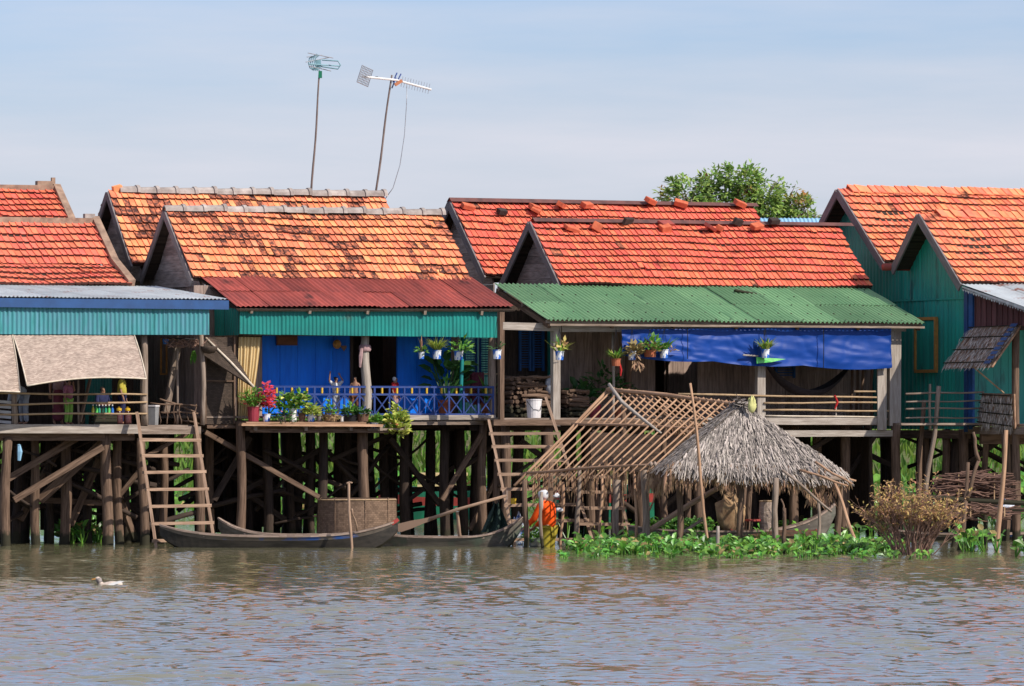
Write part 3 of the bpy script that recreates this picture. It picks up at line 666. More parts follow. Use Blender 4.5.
hanging_mat('bamboo_blind', 'large woven bamboo blind propped out above the porch with bottles', l1(13, 335, -.16), l1(134, 335, -.16), l1(27, 387, -1.0), l1(146, 379, -1.0), .09)
hanging_mat('bamboo_blind', 'woven bamboo blind cut off by the left edge of the photo', l1(-75, 335, -.16), l1(12, 335, -.16), l1(-65, 393, -.85), l1(20, 392, -.85), .03)

# ================================================================== HOUSE 2 (orange tiles, blue rail)
F2 = Frame(370, 111.2)
h2 = thing('stilt_house', 'stilt house with stained orange tiles, rusty red porch roof and blue railing', 'house', F2.O, TH, 'stilt houses along the river')
l2 = F2.pt
zdk2 = l2(440, 416, 0).z
zsh = l2(300, 422.5, -.3).z
def house2():
    V = Vector; root = h2
    eL, eR = l2(237, 306.5, -.35), l2(515, 307, -.35); zt = l2(335, 277, 1.6).z
    q = [V((eL.x, 1.62, zt)), V((eR.x, 1.62, zt)), V((eL.x, -.35, eL.z)), V((eR.x, -.35, eR.z))]
    corr(q, .10, .012, .72, 2, .012, ragged=.015).build('porch_roof', 'rust', root)
    slab([p - V((0, 0, .05)) for p in q], .02).build('porch_lining', 'wood_dark', root)
    MB().beam((eL.x + .05, -.28, eL.z - .06), (eR.x - .03, -.28, eR.z - .06), .05, .05).build('eave_batten', 'wood', root)
    for i in range(5):
        x = eL.x + .3 + i * (eR.x - eL.x - .5) / 4.4; bar(root, 'rafter', (x, -.33, eL.z - .085), (x, 1.5, zt - .09), .05, .08, 'wood')
    # tile roofs
    r = l2(165, 210.5, 2.95); e = l2(198, 279.5, 1.55); rr = l2(441, 214.5, 2.95)
    zr = (r.z + rr.z) / 2
    roof_pair(root, F2, 'roof', r.x, rr.x, 2.95, zr, 1.5, e.z, 4.2, e.z + .08, 'tile_orange', 9, soot=.40)
    ridge_caps((r.x - .02, 2.95, zr + .0), (rr.x + .03, 2.95, zr + .0), 14, .125, root=root)
    barges(root, r.x - .02, 2.95, zr, 1.5, e.z, 4.2, e.z + .08)
    gable(r.x + .2, 4.15, 2.95, 1.6, e.z - .1, zr - .06, e.z - .1, e.z - .12, 'gable_wall', root)
    b = l2(108, 191, 5.42); bb = l2(383, 197, 5.42); zb = (b.z + bb.z) / 2; fz = l2(140, 265, 4.15).z
    roof_pair(root, F2, 'roof', b.x, bb.x, 5.42, zb, 4.1, fz, 6.8, fz, 'tile_orange', 9, soot=.40)
    ridge_caps((b.x + .22, 5.42, zb + .0), (bb.x + .03, 5.42, zb + .0), 14, .13, root=root)
    barges(root, b.x - .02, 5.42, zb, 4.1, fz, 6.8, fz)
    gable(b.x + .2, 6.7, 5.42, 4.2, fz - .1, zb - .06, fz - .1, fz - .3, 'gable_wall', root)
    gable(bb.x - .3, 6.7, 5.42, 4.2, fz - .1, zb - .06, fz - .1, fz - .3, 'gable_wall', root)
    gable(rr.x - .3, 4.15, 2.95, 1.6, e.z - .1, zr - .06, e.z - .1, e.z - .12, 'gable_wall', root)
    # valance
    vL, vR = F2.a(239, -.2), F2.a(497, -.2); z1 = l2(370, 310, 0).z; z0 = l2(370, 336, 0).z
    corr([V((vL, -.22, z1)), V((vR, -.22, z1 - .01)), V((vL, -.22, z0 + .02)), V((vR, -.22, z0 - .02))], .076, .010, .8, nrm=(0, -1, 0)).build('valance', 'teal_tin', root)
    corr([V((vL, 2.2, z1 + .1)), V((vL, -.2, z1)), V((vL, 2.2, z0)), V((vL, -.2, z0))], .12, .006, .8, nrm=(-1, 0, 0)).build('valance', 'teal_wall', root)
    bar(root, 'beam', (vL, .06, z0 + .05), (vR, .06, z0 + .05), .07, .1, 'wood_brown')
    # deck and walls
    aL = F2.a(204, 0); aR = F2.a(494, 0)
    deck(root, F2, aL, aR, .0, 6.7, zdk2)
    for (ya, d, m_) in ((417.5, -.03, 'wood_pale'), (422.5, .02, 'wood')):
        z = l2(440, ya, 0).z; bar(root, 'deck_beam', (F2.a(384, 0), d, z), (aR + .01, d, z), .06, .082, m_, jit=.007)
    bar(root, 'deck_beam', (F2.a(208, 0), .08, zdk2 - .16), (F2.a(386, 0), .08, zdk2 - .16), .08, .14, 'wood_brown')
    for w in (1.4, 3, 4.7, 6.4): bar(root, 'deck_beam', (aL, w, zdk2 - .16), (aR, w, zdk2 - .16), .1, .16, 'wood_dark')
    wW = 1.05
    ax = lambda px: F2.a(px, wW)
    ztop = e.z - .12
    mb = MB(); planks_v(mb, (ax(262), wW, 0), (ax(350), wW, 0), zdk2, ztop, .36); mb.build('front_wall', 'blue_wall', root); mb = MB(); planks_v(mb, (ax(399), wW, 0), (ax(451), wW, 0), zdk2, ztop, .4); mb.build('front_wall', 'blue_wall', root)
    mb = MB(); planks_v(mb, (aL + .2, wW, 0), (ax(262), wW, 0), zdk2, ztop, .2); mb.build('front_wall', 'plank_wall', root); mb = MB(); planks_v(mb, (ax(451), wW + .6, 0), (aR, wW + .6, 0), zdk2, ztop, .2); mb.build('front_wall', 'plank_wall', root)
    bar(root, 'door_post', (ax(351), wW, zdk2), (ax(351), wW, ztop), .06, .07, 'wood_dark', (0, 1, 0)); bar(root, 'door_post', (ax(398), wW, zdk2), (ax(398), wW, ztop), .05, .06, 'blue_wall', (0, 1, 0))
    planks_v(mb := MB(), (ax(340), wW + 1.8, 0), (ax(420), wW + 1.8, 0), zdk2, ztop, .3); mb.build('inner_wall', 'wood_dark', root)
    mb = MB(); p = l2(374, 338, 2.9); q_ = l2(379, 375, 2.9)
    for x in (p.x, q_.x): mb.beam((x, 2.9, p.z), (x, 2.9, q_.z), .045, .04)
    mb.beam((p.x - .02, 2.9, q_.z), (q_.x + .02, 2.9, q_.z), .04, .045); mb.build('window_frame', 'yellow', root)
    for x in (470, 486):
        mb = MB()
        for i in range(16): mb.beam(l2(x - 5, 340 + i * 2.4, 1.85), l2(x + 5, 340 + i * 2.4, 1.85), .03, .018)
        for s_ in (-6, 6): mb.beam(l2(x + s_, 338, 1.85), l2(x + s_, 379, 1.85), .04, .05)
        mb.build('shutter', 'blue_shutter', root)
    xs_ = r.x + .24; mb = corr([V((xs_, 6.7, fz)), V((xs_, 1.5, fz - .2)), V((xs_, 6.7, zdk2 - .3)), V((xs_, 1.5, zdk2 - .3))], .15, .006, .9, nrm=(-1, 0, 0)); mb.build('side_wall', 'plank_wall', root)
    mb = MB(); planks_v(mb, (aR - .1, 2, 0), (aR - .1, 6.6, 0), zdk2, ztop, .2, out=(1, 0, 0)); mb.build('side_wall', 'plank_wall', root)
    mb = MB(); planks_v(mb, (aL + .2, 6.6, 0), (aR - .1, 6.6, 0), zdk2, ztop, .25); mb.build('back_wall', 'plank_wall', root)
    # woven panel that closes the left bay
    a0, a1 = F2.a(205, .02), F2.a(234, .02); zz0, zz1 = l2(220, 424, 0).z, l2(220, 337, 0).z; zm = l2(220, 381, 0).z
    mb = MB()
    for za, zb_ in ((zz0, zm - .015), (zm + .015, zz1)): mb.quad((a0, .02, za), (a1, .02, za), (a1, .02, zb_), (a0, .02, zb_)); mb.quad((a0, .04, zb_), (a1, .04, zb_), (a1, .04, za), (a0, .04, za))
    mb.build('woven_panel', 'mat_dark', root)
    mb = MB(); mb.beam((a0, .0, zm), (a1, .0, zm), .03, .03); mb.beam((a0, 0, zz0), (a0, 0, zz1), .03, .04); mb.beam((a1, 0, zz0), (a1, 0, zz1), .03, .04); mb.build('panel_frame', 'wood_brown', root)
    # posts
    for px, r_, m_, wb in ((239, .055, 'wood_brown', .01), (365, .10, 'wood_pale', .03), (491.5, .085, 'wood', .015)):
        x = F2.a(px, .1); stick(root, 'post', (x, .1, zdk2 - .2), (x + .02, .1, z0 + .1), r_, m_, wb, 7, r_ * .8)
    x = F2.a(460, .25); stick(root, 'post', (x, .25, zdk2), (x + .06, .25, z0 + .1), .042, 'teal_paint', .0)
    # railing: rails, balusters, crossed bars and yellow blocks
    w = .02; z_t, z_m, z_b = (l2(440, y, w).z for y in (387, 394.5, 414.5)); x0, x1 = F2.a(268, w), F2.a(494, w)
    for z_ in (z_t, z_m, z_b): bar(root, 'rail', (x0, w, z_), (x1, w, z_), .035, .036, 'blue_rail')
    n = 15; cross = MB()
    for i in range(n + 1):
        x = lerp(x0 + .02, x1 - .02, i / n); bar(root, 'baluster', (x, w, z_b), (x, w, z_t), .032, .032, 'blue_rail', (0, 1, 0))
        if i < n:
            x2 = lerp(x0 + .02, x1 - .02, (i + 1) / n)
            cross.beam((x, w - .012, z_b), (x2, w - .012, z_m), .016, .022); cross.beam((x2, w + .014, z_b), (x, w + .014, z_m), .016, .022)
            xm = (x + x2) / 2; MB().beam((xm, w, z_m + .018), (xm, w, z_t - .018), .03, .045, (0, 1, 0)).build('yellow_block', 'yellow', root)
    cross.build('crossed_bars', 'blue_rail', root)
    # flower shelf in front of the rail
    mb = MB()
    for i, w_ in enumerate((-.62, -.45, -.28, -.11)): mb.beam(l2(240 + i, 424.5 - i * .3, w_) + V((0, 0, .0)), l2(rnd(380, 386), 425.5 - i * .3, w_), .155, .035, (0, 0, 1), .008)
    mb.beam(l2(246, 422.8, -.66), l2(366, 423.2, -.66), .04, .03, (0, 0, 1), .006)
    mb.build('flower_shelf', 'rafter', root)
    mb = MB(); z_ = l2(395, 429.5, -.3).z
    for w_ in (-.5, -.33, -.16): mb.beam((F2.a(366, w_), w_, z_), (F2.a(408, w_), w_, z_ + .01), .15, .03, (0, 0, 1), .006)
    mb.build('flower_shelf', 'wood', root)
    for x in (250, 300, 345, 375, 400): bar(root, 'shelf_bracket', (F2.a(x, -.3), -.6, zsh - .11), (F2.a(x, -.3), .3, zsh - .11), .06, .08, 'wood')
    bar(root, 'shelf_bracket', l2(250, 430.5, -.5), l2(388, 431, -.5), .06, .07, 'wood_brown')
    # stilts
    for px, w_, r_, ln in ((240, -.1, .085, .02), (267, 1.2, .095, 0), (323, .5, .095, -.02), (363, -.12, .10, .0), (312, 1.7, .07, 0), (346, 2.2, .1, .0), (405, 1.3, .10, .02), (430, 2.4, .09, 0), (445, .6, .10, 0), (475, 1.6, .1, 0),
                           (484, .05, .085, -.06), (497, .0, .07, -.03), (290, 2.6, .09, 0), (384, 2.2, .1, .1)):
        stilt(root, F2.a(px, w_), w_, zdk2 - .1, -1, r_, 'wood_brown' if w_ < .3 else 'wood_dark', ln)  # stilts set back use darker wood: underfloor shade put into the colour
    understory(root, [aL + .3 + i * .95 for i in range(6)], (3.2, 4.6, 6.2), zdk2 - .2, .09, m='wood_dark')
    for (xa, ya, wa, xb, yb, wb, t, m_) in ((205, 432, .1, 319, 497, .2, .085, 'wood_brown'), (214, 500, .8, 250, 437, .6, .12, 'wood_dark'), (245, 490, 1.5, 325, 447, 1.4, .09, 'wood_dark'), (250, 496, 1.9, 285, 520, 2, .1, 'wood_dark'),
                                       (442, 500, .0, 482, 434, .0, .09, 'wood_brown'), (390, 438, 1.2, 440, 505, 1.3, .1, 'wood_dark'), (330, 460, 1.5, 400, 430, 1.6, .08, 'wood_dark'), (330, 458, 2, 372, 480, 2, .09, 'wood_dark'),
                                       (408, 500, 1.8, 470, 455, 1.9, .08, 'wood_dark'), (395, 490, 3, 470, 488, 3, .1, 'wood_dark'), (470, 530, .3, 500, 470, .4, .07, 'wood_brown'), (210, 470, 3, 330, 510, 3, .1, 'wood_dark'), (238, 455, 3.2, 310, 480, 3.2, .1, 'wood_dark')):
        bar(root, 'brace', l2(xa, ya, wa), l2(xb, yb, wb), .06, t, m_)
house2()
mb = MB(); planks_v(mb, (F2.a(206, 5), 5, 0), (F2.a(262, 5), 5, 0), .1, zdk2 - .2, .22); mb.build('back_shade_boards', 'wood_dark', h2)  # dark boards added to stand in for shade under the floor

# ================================================================== HOUSE 3 (green porch roof)
F3 = Frame(720, 112.8)
h3 = thing('stilt_house', 'stilt house with bright red tiles and a wide green corrugated porch roof', 'house', F3.O, TH, 'stilt houses along the river')
l3 = F3.pt
zdk3 = l3(830, 418, 0).z
def house3():
    V = Vector; root = h3
    eL, eR = l3(548, 324, -.4), l3(926, 320, -.4); wt = 2.05; zt = l3(690, 286.5, wt).z
    ze = (eL.z + eR.z) / 2
    q = [V((eL.x, wt, zt)), V((eR.x, wt, zt)), V((eL.x, -.4, ze)), V((eR.x, -.4, ze))]
    corr(q, .090, .020, .86, 2, .012).build('porch_roof', 'green_tin', root)
    nb = MB(); nr = (q[2] - q[0]).cross(q[1] - q[0]).normalized(); nr = nr if nr.z > 0 else -nr
    for t in (.08, .3, .54, .78, .96):
        for i in range(26):
            p = bil(q, (i + .5 + rnd(-.1, .1)) / 26, t) + nr * .022; nb.box(p - V((.012, .012, .006)), p + V((.012, .012, .01)))
    nb.build('roof_nails', 'brick_dark', root)
    for t in (.06, .5, .95):
        a_, b_ = bil(q, 0.003, t) - nr * .05, bil(q, .997, t) - nr * .05; bar(root, 'purlin', a_, b_, .06, .06, 'wood')
    for i in range(7):
        u = .01 + i * .163; bar(root, 'rafter', bil(q, u, 0) - nr * .12, bil(q, u, .97) - nr * .12, .06, .09, 'wood_brown')
    MB().beam((eL.x + .05, -.36, ze - .075), (eR.x - .02, -.36, ze - .075), .05, .04).build('eave_batten', 'wood', root)
    wr = 3.38; r = l3(530, 226, wr); rr = l3(838, 222.5, wr); zr = (r.z + rr.z) / 2; e = l3(700, 288.5, 1.98)
    roof_pair(root, F3, 'roof', r.x, rr.x, wr, zr, 1.96, e.z + .03, 4.8, e.z + .05, 'tile_red', 9, tw=.112)
    barges(root, r.x - .02, wr, zr, 2.0, e.z + .05, 4.8, e.z + .07, .15)
    gable(r.x + .22, 4.75, wr, 2.05, e.z - .1, zr - .06, e.z - .1, e.z - .1, 'gable_wall', root)
    gable(rr.x - .3, 4.75, wr, 2.05, e.z - .1, zr - .06, e.z - .1, e.z - .1, 'gable_wall', root)
    cap = MB(); cap.add([(r.x + .05, wr - .11, zr + .01), (r.x + .05, wr, zr + .085), (r.x + .05, wr + .11, zr + .01), (rr.x + .3, wr - .11, zr + .01), (rr.x + .3, wr, zr + .075), (rr.x + .3, wr + .11, zr + .01)], [[0, 3, 4, 1], [1, 4, 5, 2]]); cap.build('ridge_cap', 'rust_dark', root)
    wb = 6.92; b = l3(450, 206, wb); bb = l3(752, 203, wb); zb = (b.z + bb.z) / 2; f = l3(490, 277, 5.25)
    roof_pair(root, F3, 'roof', b.x, bb.x, wb, zb, 5.2, f.z, 8.6, f.z, 'tile_red', 10, tw=.112)
    barges(root, b.x - .02, wb, zb, 5.2, f.z, 8.6, f.z, .17)
    gable(b.x + .22, 8.5, wb, 5.3, f.z - .1, zb - .06, f.z - .1, f.z - .3, 'gable_wall', root, n=11)
    gable(bb.x - .3, 8.5, wb, 5.3, f.z - .1, zb - .06, f.z - .1, f.z - .3, 'gable_wall', root)
    cap = MB(); cap.add([(b.x - .02, wb - .12, zb + .01), (b.x - .02, wb, zb + .09), (b.x - .02, wb + .12, zb + .01), (bb.x + .1, wb - .12, zb + .01), (bb.x + .1, wb, zb + .08), (bb.x + .1, wb + .12, zb + .01)], [[0, 3, 4, 1], [1, 4, 5, 2]]); cap.build('ridge_cap', 'rust_dark', root)
    stick(root, 'gutter', (b.x + .2, 5.0, e.z - .05), (bb.x, 5.0, e.z - .12), .09, 'grey_tin', 0)
    # front beam, posts
    zbm = l3(620, 328.5, 0).z
    bar(root, 'beam', (F3.a(502, 0), .0, l3(502, 326, 0).z), (F3.a(560, 0), .0, zbm + .01), .09, .14, 'wood_pale'); bar(root, 'beam', (F3.a(561, 0), .0, zbm), (F3.a(905, 0), .0, zbm + .05), .09, .14, 'wood_pale')
    for px, wd_, y1 in ((501, .13, 312), (555.5, .14, 326), (760, .16, 362), (894, .24, 326)):
        x = F3.a(px, .02); wd_ = .10 if px == 501 else wd_; MB().beam((x, .02, zdk3 - .15), (x, .02, l3(px, y1, 0).z), wd_, .12, (0, 1, 0), .008).build('post', 'wood_pale' if px != 501 else 'wood_brown', root)
    x = F3.a(881, -.06); MB().beam((x, -.08, l3(882, 430, 0).z), (x, -.08, l3(882, 368, 0).z), .19, .04, (0, 1, 0), .006).build('post', 'wood_pale', root)
    x = F3.a(613, .3); stick(root, 'post', (x, .3, zdk3), (x, .3, zbm), .03, 'wood_pale', .01)
    x = F3.a(628, 1.2); stick(root, 'post', (x, 1.2, zdk3), (x, 1.2, zbm), .08, 'wood_brown', .01)
    # deck
    aL, aR = F3.a(500, 0), F3.a(896, 0)
    deck(root, F3, aL, aR, .03, 8.5, zdk3)
    z = l3(830, 421, 0).z
    bar(root, 'deck_beam', (F3.a(700, 0), -.04, z), (F3.a(880, 0), -.04, z - .005), .07, .135, 'wood_pale', jit=.006); bar(root, 'deck_beam', (aL - .15, -.02, z - .03), (F3.a(698, 0), -.02, z - .02), .07, .10, 'wood_brown', jit=.006)
    bar(root, 'deck_beam', (F3.a(700, 0), .0, z - .235), (F3.a(893, 0), .0, z - .235), .08, .12, 'wood_pale', jit=.006)
    for w in (1.4, 3, 4.7, 6.4): bar(root, 'deck_beam', (aL, w, zdk3 - .16), (aR, w, zdk3 - .16), .1, .16, 'wood_dark')
    # walls
    wW = 2.0; ax = lambda px: F3.a(px, wW); ztop = e.z - .1
    house_walls(root, F3.a(560, wW), ax(872), wW, 8.4, zdk3, ztop, openings=[(ax(655), ax(697))])
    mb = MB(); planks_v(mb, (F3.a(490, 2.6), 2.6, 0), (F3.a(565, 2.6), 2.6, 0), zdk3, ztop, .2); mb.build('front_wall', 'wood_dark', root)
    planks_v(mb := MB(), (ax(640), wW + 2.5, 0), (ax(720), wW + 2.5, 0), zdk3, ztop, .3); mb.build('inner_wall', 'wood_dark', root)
    bar(root, 'door_post', (ax(674), wW + .3, zdk3), (ax(674), wW + .3, ztop), .04, .04, 'wood_dark', (0, 1, 0))
    for x in (525, 538):
        mb = MB()
        for i in range(16): mb.beam(l3(x - 4, 331 + i * 2.4, 2.5), l3(x + 4, 331 + i * 2.4, 2.5), .03, .018)
        for s_ in (-5, 5): mb.beam(l3(x + s_, 329, 2.5), l3(x + s_, 371, 2.5), .04, .05)
        mb.build('shutter', 'blue_shutter', root)
    mb = MB()
    for i in range(8): mb.beam(l3(777, 357 + i * 2.6, 1.93), l3(793, 357 + i * 2.6, 1.93), .03, .02)
    for s_ in (776, 794): mb.beam(l3(s_, 355, 1.93), l3(s_, 378, 1.93), .04, .05)
    mb.build('shutter', 'blue_shutter', root)
    # right end: vertical sticks and open frame beyond the hammock
    for px, w_ in ((851, 1.0), (856, 1.0), (861, .9), (872, .5)): stick(root, 'post', (F3.a(px, w_), w_, zdk3), (F3.a(px, w_) + .03, w_, zbm - .2), .03, 'wood_brown', .02)
    # rails
    for (xa, ya, xb, yb) in ((678, 394, 879, 397.5), (764, 403, 880, 402.5), (764, 410, 889, 411)): stick(root, 'porch_rail', l3(xa, ya, -.07), l3(xb, yb, -.07), .02, 'bamboo', .015, 7)
    stick(root, 'porch_rail', l3(766, 415.7, -.07), l3(878, 417, -.07), .016, 'mat_rim', .006)
    stick(root, 'porch_rail', l3(854, 391.5, -.05), l3(876, 391.5, -.05), .02, 'bamboo', .0)
    stick(root, 'rail_post', l3(836, 418, -.03), l3(836, 397, -.03), .018, 'wood_pale', .0)
    # stilts
    for px, w_, r_ in ((896, .0, .10), (505, .4, .09), (548, .2, .10), (640, .6, .1), (700, .3, .1), (742, .1, .12), (795, .9, .09), (845, .5, .1), (818, 1.6, .1), (868, 1.8, .09), (590, 1.2, .1)):
        stilt(root, F3.a(px, w_), w_, zdk3 - .1, -1, r_, 'wood_brown')
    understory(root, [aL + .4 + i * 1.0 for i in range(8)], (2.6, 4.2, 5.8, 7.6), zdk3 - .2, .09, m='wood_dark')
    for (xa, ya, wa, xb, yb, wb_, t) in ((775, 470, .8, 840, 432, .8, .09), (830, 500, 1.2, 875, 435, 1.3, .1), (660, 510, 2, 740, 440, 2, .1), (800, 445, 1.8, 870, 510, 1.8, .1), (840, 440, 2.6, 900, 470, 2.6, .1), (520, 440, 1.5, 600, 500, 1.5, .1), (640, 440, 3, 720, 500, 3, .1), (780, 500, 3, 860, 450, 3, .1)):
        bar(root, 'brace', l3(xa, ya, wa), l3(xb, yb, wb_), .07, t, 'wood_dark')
    # dark boards added at the back to deepen the underfloor shade
    mb = MB(); planks_v(mb, (aR - 3.2, 3.4, 0), (aR - .1, 3.4, 0), .12, zdk3 - .2, .24); mb.build('back_shade_boards', 'wood_dark', root)
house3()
mb = MB(); aR3 = F3.a(896, 0) - .1; planks_v(mb, (aR3, .9, 0), (aR3, 3.3, 0), .25, zdk3 - .2, .24, out=(1, 0, 0)); mb.build('side_shade_boards', 'wood_dark', h3)  # dark side boards, added to close off the bright gap as shade

# ================================================================== HOUSE 4 (teal, right edge)
F4 = Frame(968, 114.4)
h4 = thing('stilt_house', 'teal metal-walled stilt house with salmon tiles at the right edge', 'house', F4.O, TH, 'stilt houses along the river')
l4 = F4.pt; s4 = F4.side
zdk4 = s4(960, 424, 0).z
def house4():
    V = Vector; root = h4; aR = 7.0
    # front roof
    av = -.36; ap = s4(919, 214.5, av); ef = s4(961, 284, av); eb = s4(893, 268, av)
    q = lambda a: a
    roof_pair(root, F4, 'roof', av, aR, ap.y, ap.z, ef.y, ef.z, eb.y, eb.z, 'tile_salmon', 9, tw=.125)
    barges(root, av - .02, ap.y, ap.z, ef.y, ef.z, eb.y, eb.z, .17)
    bp = s4(838, 190, av); bf = s4(884, 263, av); bk = s4(812, 240, av)
    roof_pair(root, F4, 'roof', av, aR, bp.y, bp.z, bf.y, bf.z, bk.y, bk.z, 'tile_salmon', 10, tw=.125)
    barges(root, av - .02, bp.y, bp.z, bf.y, bf.z, bk.y, bk.z, .17)
    def ridge_tiles(a0, w, z):
        mb = MB(); n = int((aR - a0) / .15)
        for i in range(n):
            x = a0 + i * .15; j = rnd(-.012, .012)
            for sg in (-1, 1):
                vs = []
                for dx, lift in ((0, .05), (.165, .03)):
                    for dw, dz in ((0, .06), (sg * .17, -.07)):
                        vs.append((x + dx + dw * sg * .25, w + dw, z + dz + lift + j))
                        vs.append((x + dx + dw * sg * .25, w + dw, z + dz + lift + j - .02))
                mb.add(vs, [[0, 2, 6, 4], [1, 5, 7, 3], [0, 1, 3, 2], [4, 6, 7, 5], [2, 3, 7, 6], [0, 4, 5, 1]])
        mb.build('ridge_cap', 'tile_salmon', root)
    ridge_tiles(av + .35, ap.y, ap.z - .0); ridge_tiles(av + .2, bp.y, bp.z)
    # end wall in two sheet courses with the gables cut to the roof line
    zs = s4(960, 298.5, 0).z
    for name, wpk, zpk, wf_, zf_, wb_, zb_ in (('gable_wall', ap.y, ap.z - .12, ef.y + .12, ef.z - .05, eb.y, eb.z - .02), ('gable_wall', bp.y, bp.z - .12, bf.y, bf.z - .02, bk.y, bk.z - .03)):
        mb = MB(); n = 46
        for i in range(n):
            w0, w1 = lerp(wf_, wb_, i / n), lerp(wf_, wb_, (i + 1) / n)
            hz = lambda w: lerp(zf_, zpk, (w - wf_) / (wpk - wf_)) if w < wpk else lerp(zb_, zpk, (w - wb_) / (wpk - wb_))
            x0, x1 = (.0, .012) if i % 2 else (.012, .0)
            mb.add([(x0, w0, zs), (x1, w1, zs), (x1, w1, hz(w1)), (x0, w0, hz(w0))], [[0, 3, 2, 1]], [[(w0, zs), (w0, hz(w0)), (w1, hz(w1)), (w1, zs)]])
        mb.build(name, 'teal_wall', root)
    wB = bk.y + .1
    corr([V((.02, wB, zs + .03)), V((.02, .02, zs + .03)), V((.02, wB, zdk4 - .1)), V((.02, .02, zdk4 - .1))], .16, .007, .85, nrm=(-1, 0, 0)).build('side_wall', 'teal_wall', root)
    corr([V((.025, bf.y + .4, eb.z + .06)), V((.025, eb.y - .4, eb.z + .06)), V((.025, bf.y + .4, zs)), V((.025, eb.y - .4, zs))], .16, .007, .85, nrm=(-1, 0, 0)).build('side_wall', 'teal_wall', root)
    MB().beam((.0, .02, zs), (.0, wB, zs), .025, .03).build('wall_batten', 'teal_wall', root)
    stick(root, 'gutter', (-.55, eb.y + .05, eb.z + .02), (aR, eb.y + .1, eb.z), .07, 'rust', 0)
    # window in the end wall
    a_ = -.03; p0 = s4(916, 319, a_); p1 = s4(936, 371, a_)
    mb = MB(); zt_, zb_ = p0.z, p1.z
    for w in (p0.y, p1.y): mb.beam((a_, w, zb_), (a_, w, zt_), .07, .05)
    for z in (zt_, zb_): mb.beam((a_, p0.y + .03, z), (a_, p1.y - .03, z), .05, .06)
    fr = mb.build('window', 'ochre', root)
    mb = MB()
    for i in range(6):
        w = lerp(p0.y, p1.y, (i + .5) / 6); mb.beam((a_ + .01, w, zb_), (a_ + .01, w, zt_), .02, abs(p0.y - p1.y) / 6 - .01, (0, 1, 0))
    mb.build('shutter', 'teal_wall', fr)
    # front wall, porch
    house_walls(root, .06, aR, .0, wB, zdk4, ef.z - .1, front='teal_wall', side='teal_wall')
    for px, m_ in ((970, 'blue_paint'),):
        x = .0; MB().beam((-.03, -.05, zdk4 - .15), (-.03, -.05, ef.z - .05), .10, .14, (0, 1, 0)).build('corner_post', 'blue_paint', root)
        MB().beam((-.05, -.24, zdk4 - .1), (-.05, -.24, ef.z - .12), .05, .16, (0, 1, 0)).build('corner_post', 'blue_shutter', root)
    t0 = s4(962, 286, av); t1 = s4(1030, 309, av)
    q_ = [V((av, t0.y, t0.z + .03)), V((aR, t0.y, t0.z + .03)), V((av, t1.y, t1.z)), V((aR, t1.y, t1.z))]
    corr(q_, .09, .012, .85, 1, .01).build('porch_roof', 'grey_tin', root)
    slab([p - V((0, 0, .06)) for p in q_], .025).build('porch_lining', 'wood_dark', root)
    mb = MB(); n = 26                                        # scalloped strip along the porch verge
    for i in range(n):
        w0, w1 = lerp(t0.y, t1.y, i / n), lerp(t0.y, t1.y, (i + 1) / n); z0, z1 = lerp(t0.z, t1.z, i / n), lerp(t0.z, t1.z, (i + 1) / n); d = .09 + rnd(0, .02)
        mb.add([(av, w0, z0), (av, w1, z1), (av, w1, z1 - d * .6), (av, (w0 + w1) / 2, (z0 + z1) / 2 - d), (av, w0, z0 - d * .6)], [[0, 1, 2, 3, 4]])
    mb.build('scalloped_trim', 'grey_tin', root)
    mb = MB(); zl = s4(1000, 327, 0).z; n = 13                # maroon slats under the verge
    for i in range(n):
        w = lerp(-.34, t1.y, (i + .5) / n); mb.beam((-.01, w, zl), (-.01, w, lerp(t0.z, t1.z, (w - t0.y) / (t1.y - t0.y)) - .05), .025, .17, (0, 1, 0))
        mb.beam((-.03, w + .1, zl), (-.03, w + .1, lerp(t0.z, t1.z, (w - t0.y) / (t1.y - t0.y)) - .05), .02, .03, (0, 1, 0))
    mb.build('slat_panel', 'maroon', root)
    bar(root, 'beam', (.0, -.3, zl - .03), (.0, t1.y, zl - .03), .06, .08, 'wood_dark')
    x = .0; wq = s4(1016, 330, 0).y
    stick(root, 'post', (0, wq, -1), (0, wq, zl), .085, 'wood_brown', .03, 8)
    MB().beam((-.09, wq - .02, s4(1016, 424, 0).z), (-.09, wq - .02, s4(1016, 417, 0).z), .02, .13, (0, 1, 0)).build('post_plaque', 'red_paint', root)
    deck(root, F4, .0, aR, t1.y, wB, zdk4)
    bar(root, 'deck_beam', (-.04, t1.y, zdk4 - .12), (-.04, .0, zdk4 - .12), .06, .14, 'wood'); bar(root, 'deck_beam', (.02, 0, zdk4 - .2), (.02, wB, zdk4 - .2), .08, .16, 'wood_brown')
    bar(root, 'deck_beam', (.0, -.5, zdk4 - .28), (3, -.5, zdk4 - .3), .1, .2, 'wood_brown')
    for px, w_, r_ in ((963, .1, .1), (946, 1, .09), (925, 2, .08), (1005, -1.5, .09)): stilt(root, F4.a(px, w_), w_, zdk4 - .1, -1, r_, 'wood_brown')
    understory(root, [.3 + i * .9 for i in range(6)], (.8, 2.4, 4.0, 5.6), zdk4 - .2, .09, m='wood_dark')
    bar(root, 'brace', l4(930, 490, 1), l4(1000, 440, 1), .07, .1, 'wood_dark'); bar(root, 'brace', l4(945, 440, 2), l4(1015, 500, 2), .07, .1, 'wood_dark')
house4()

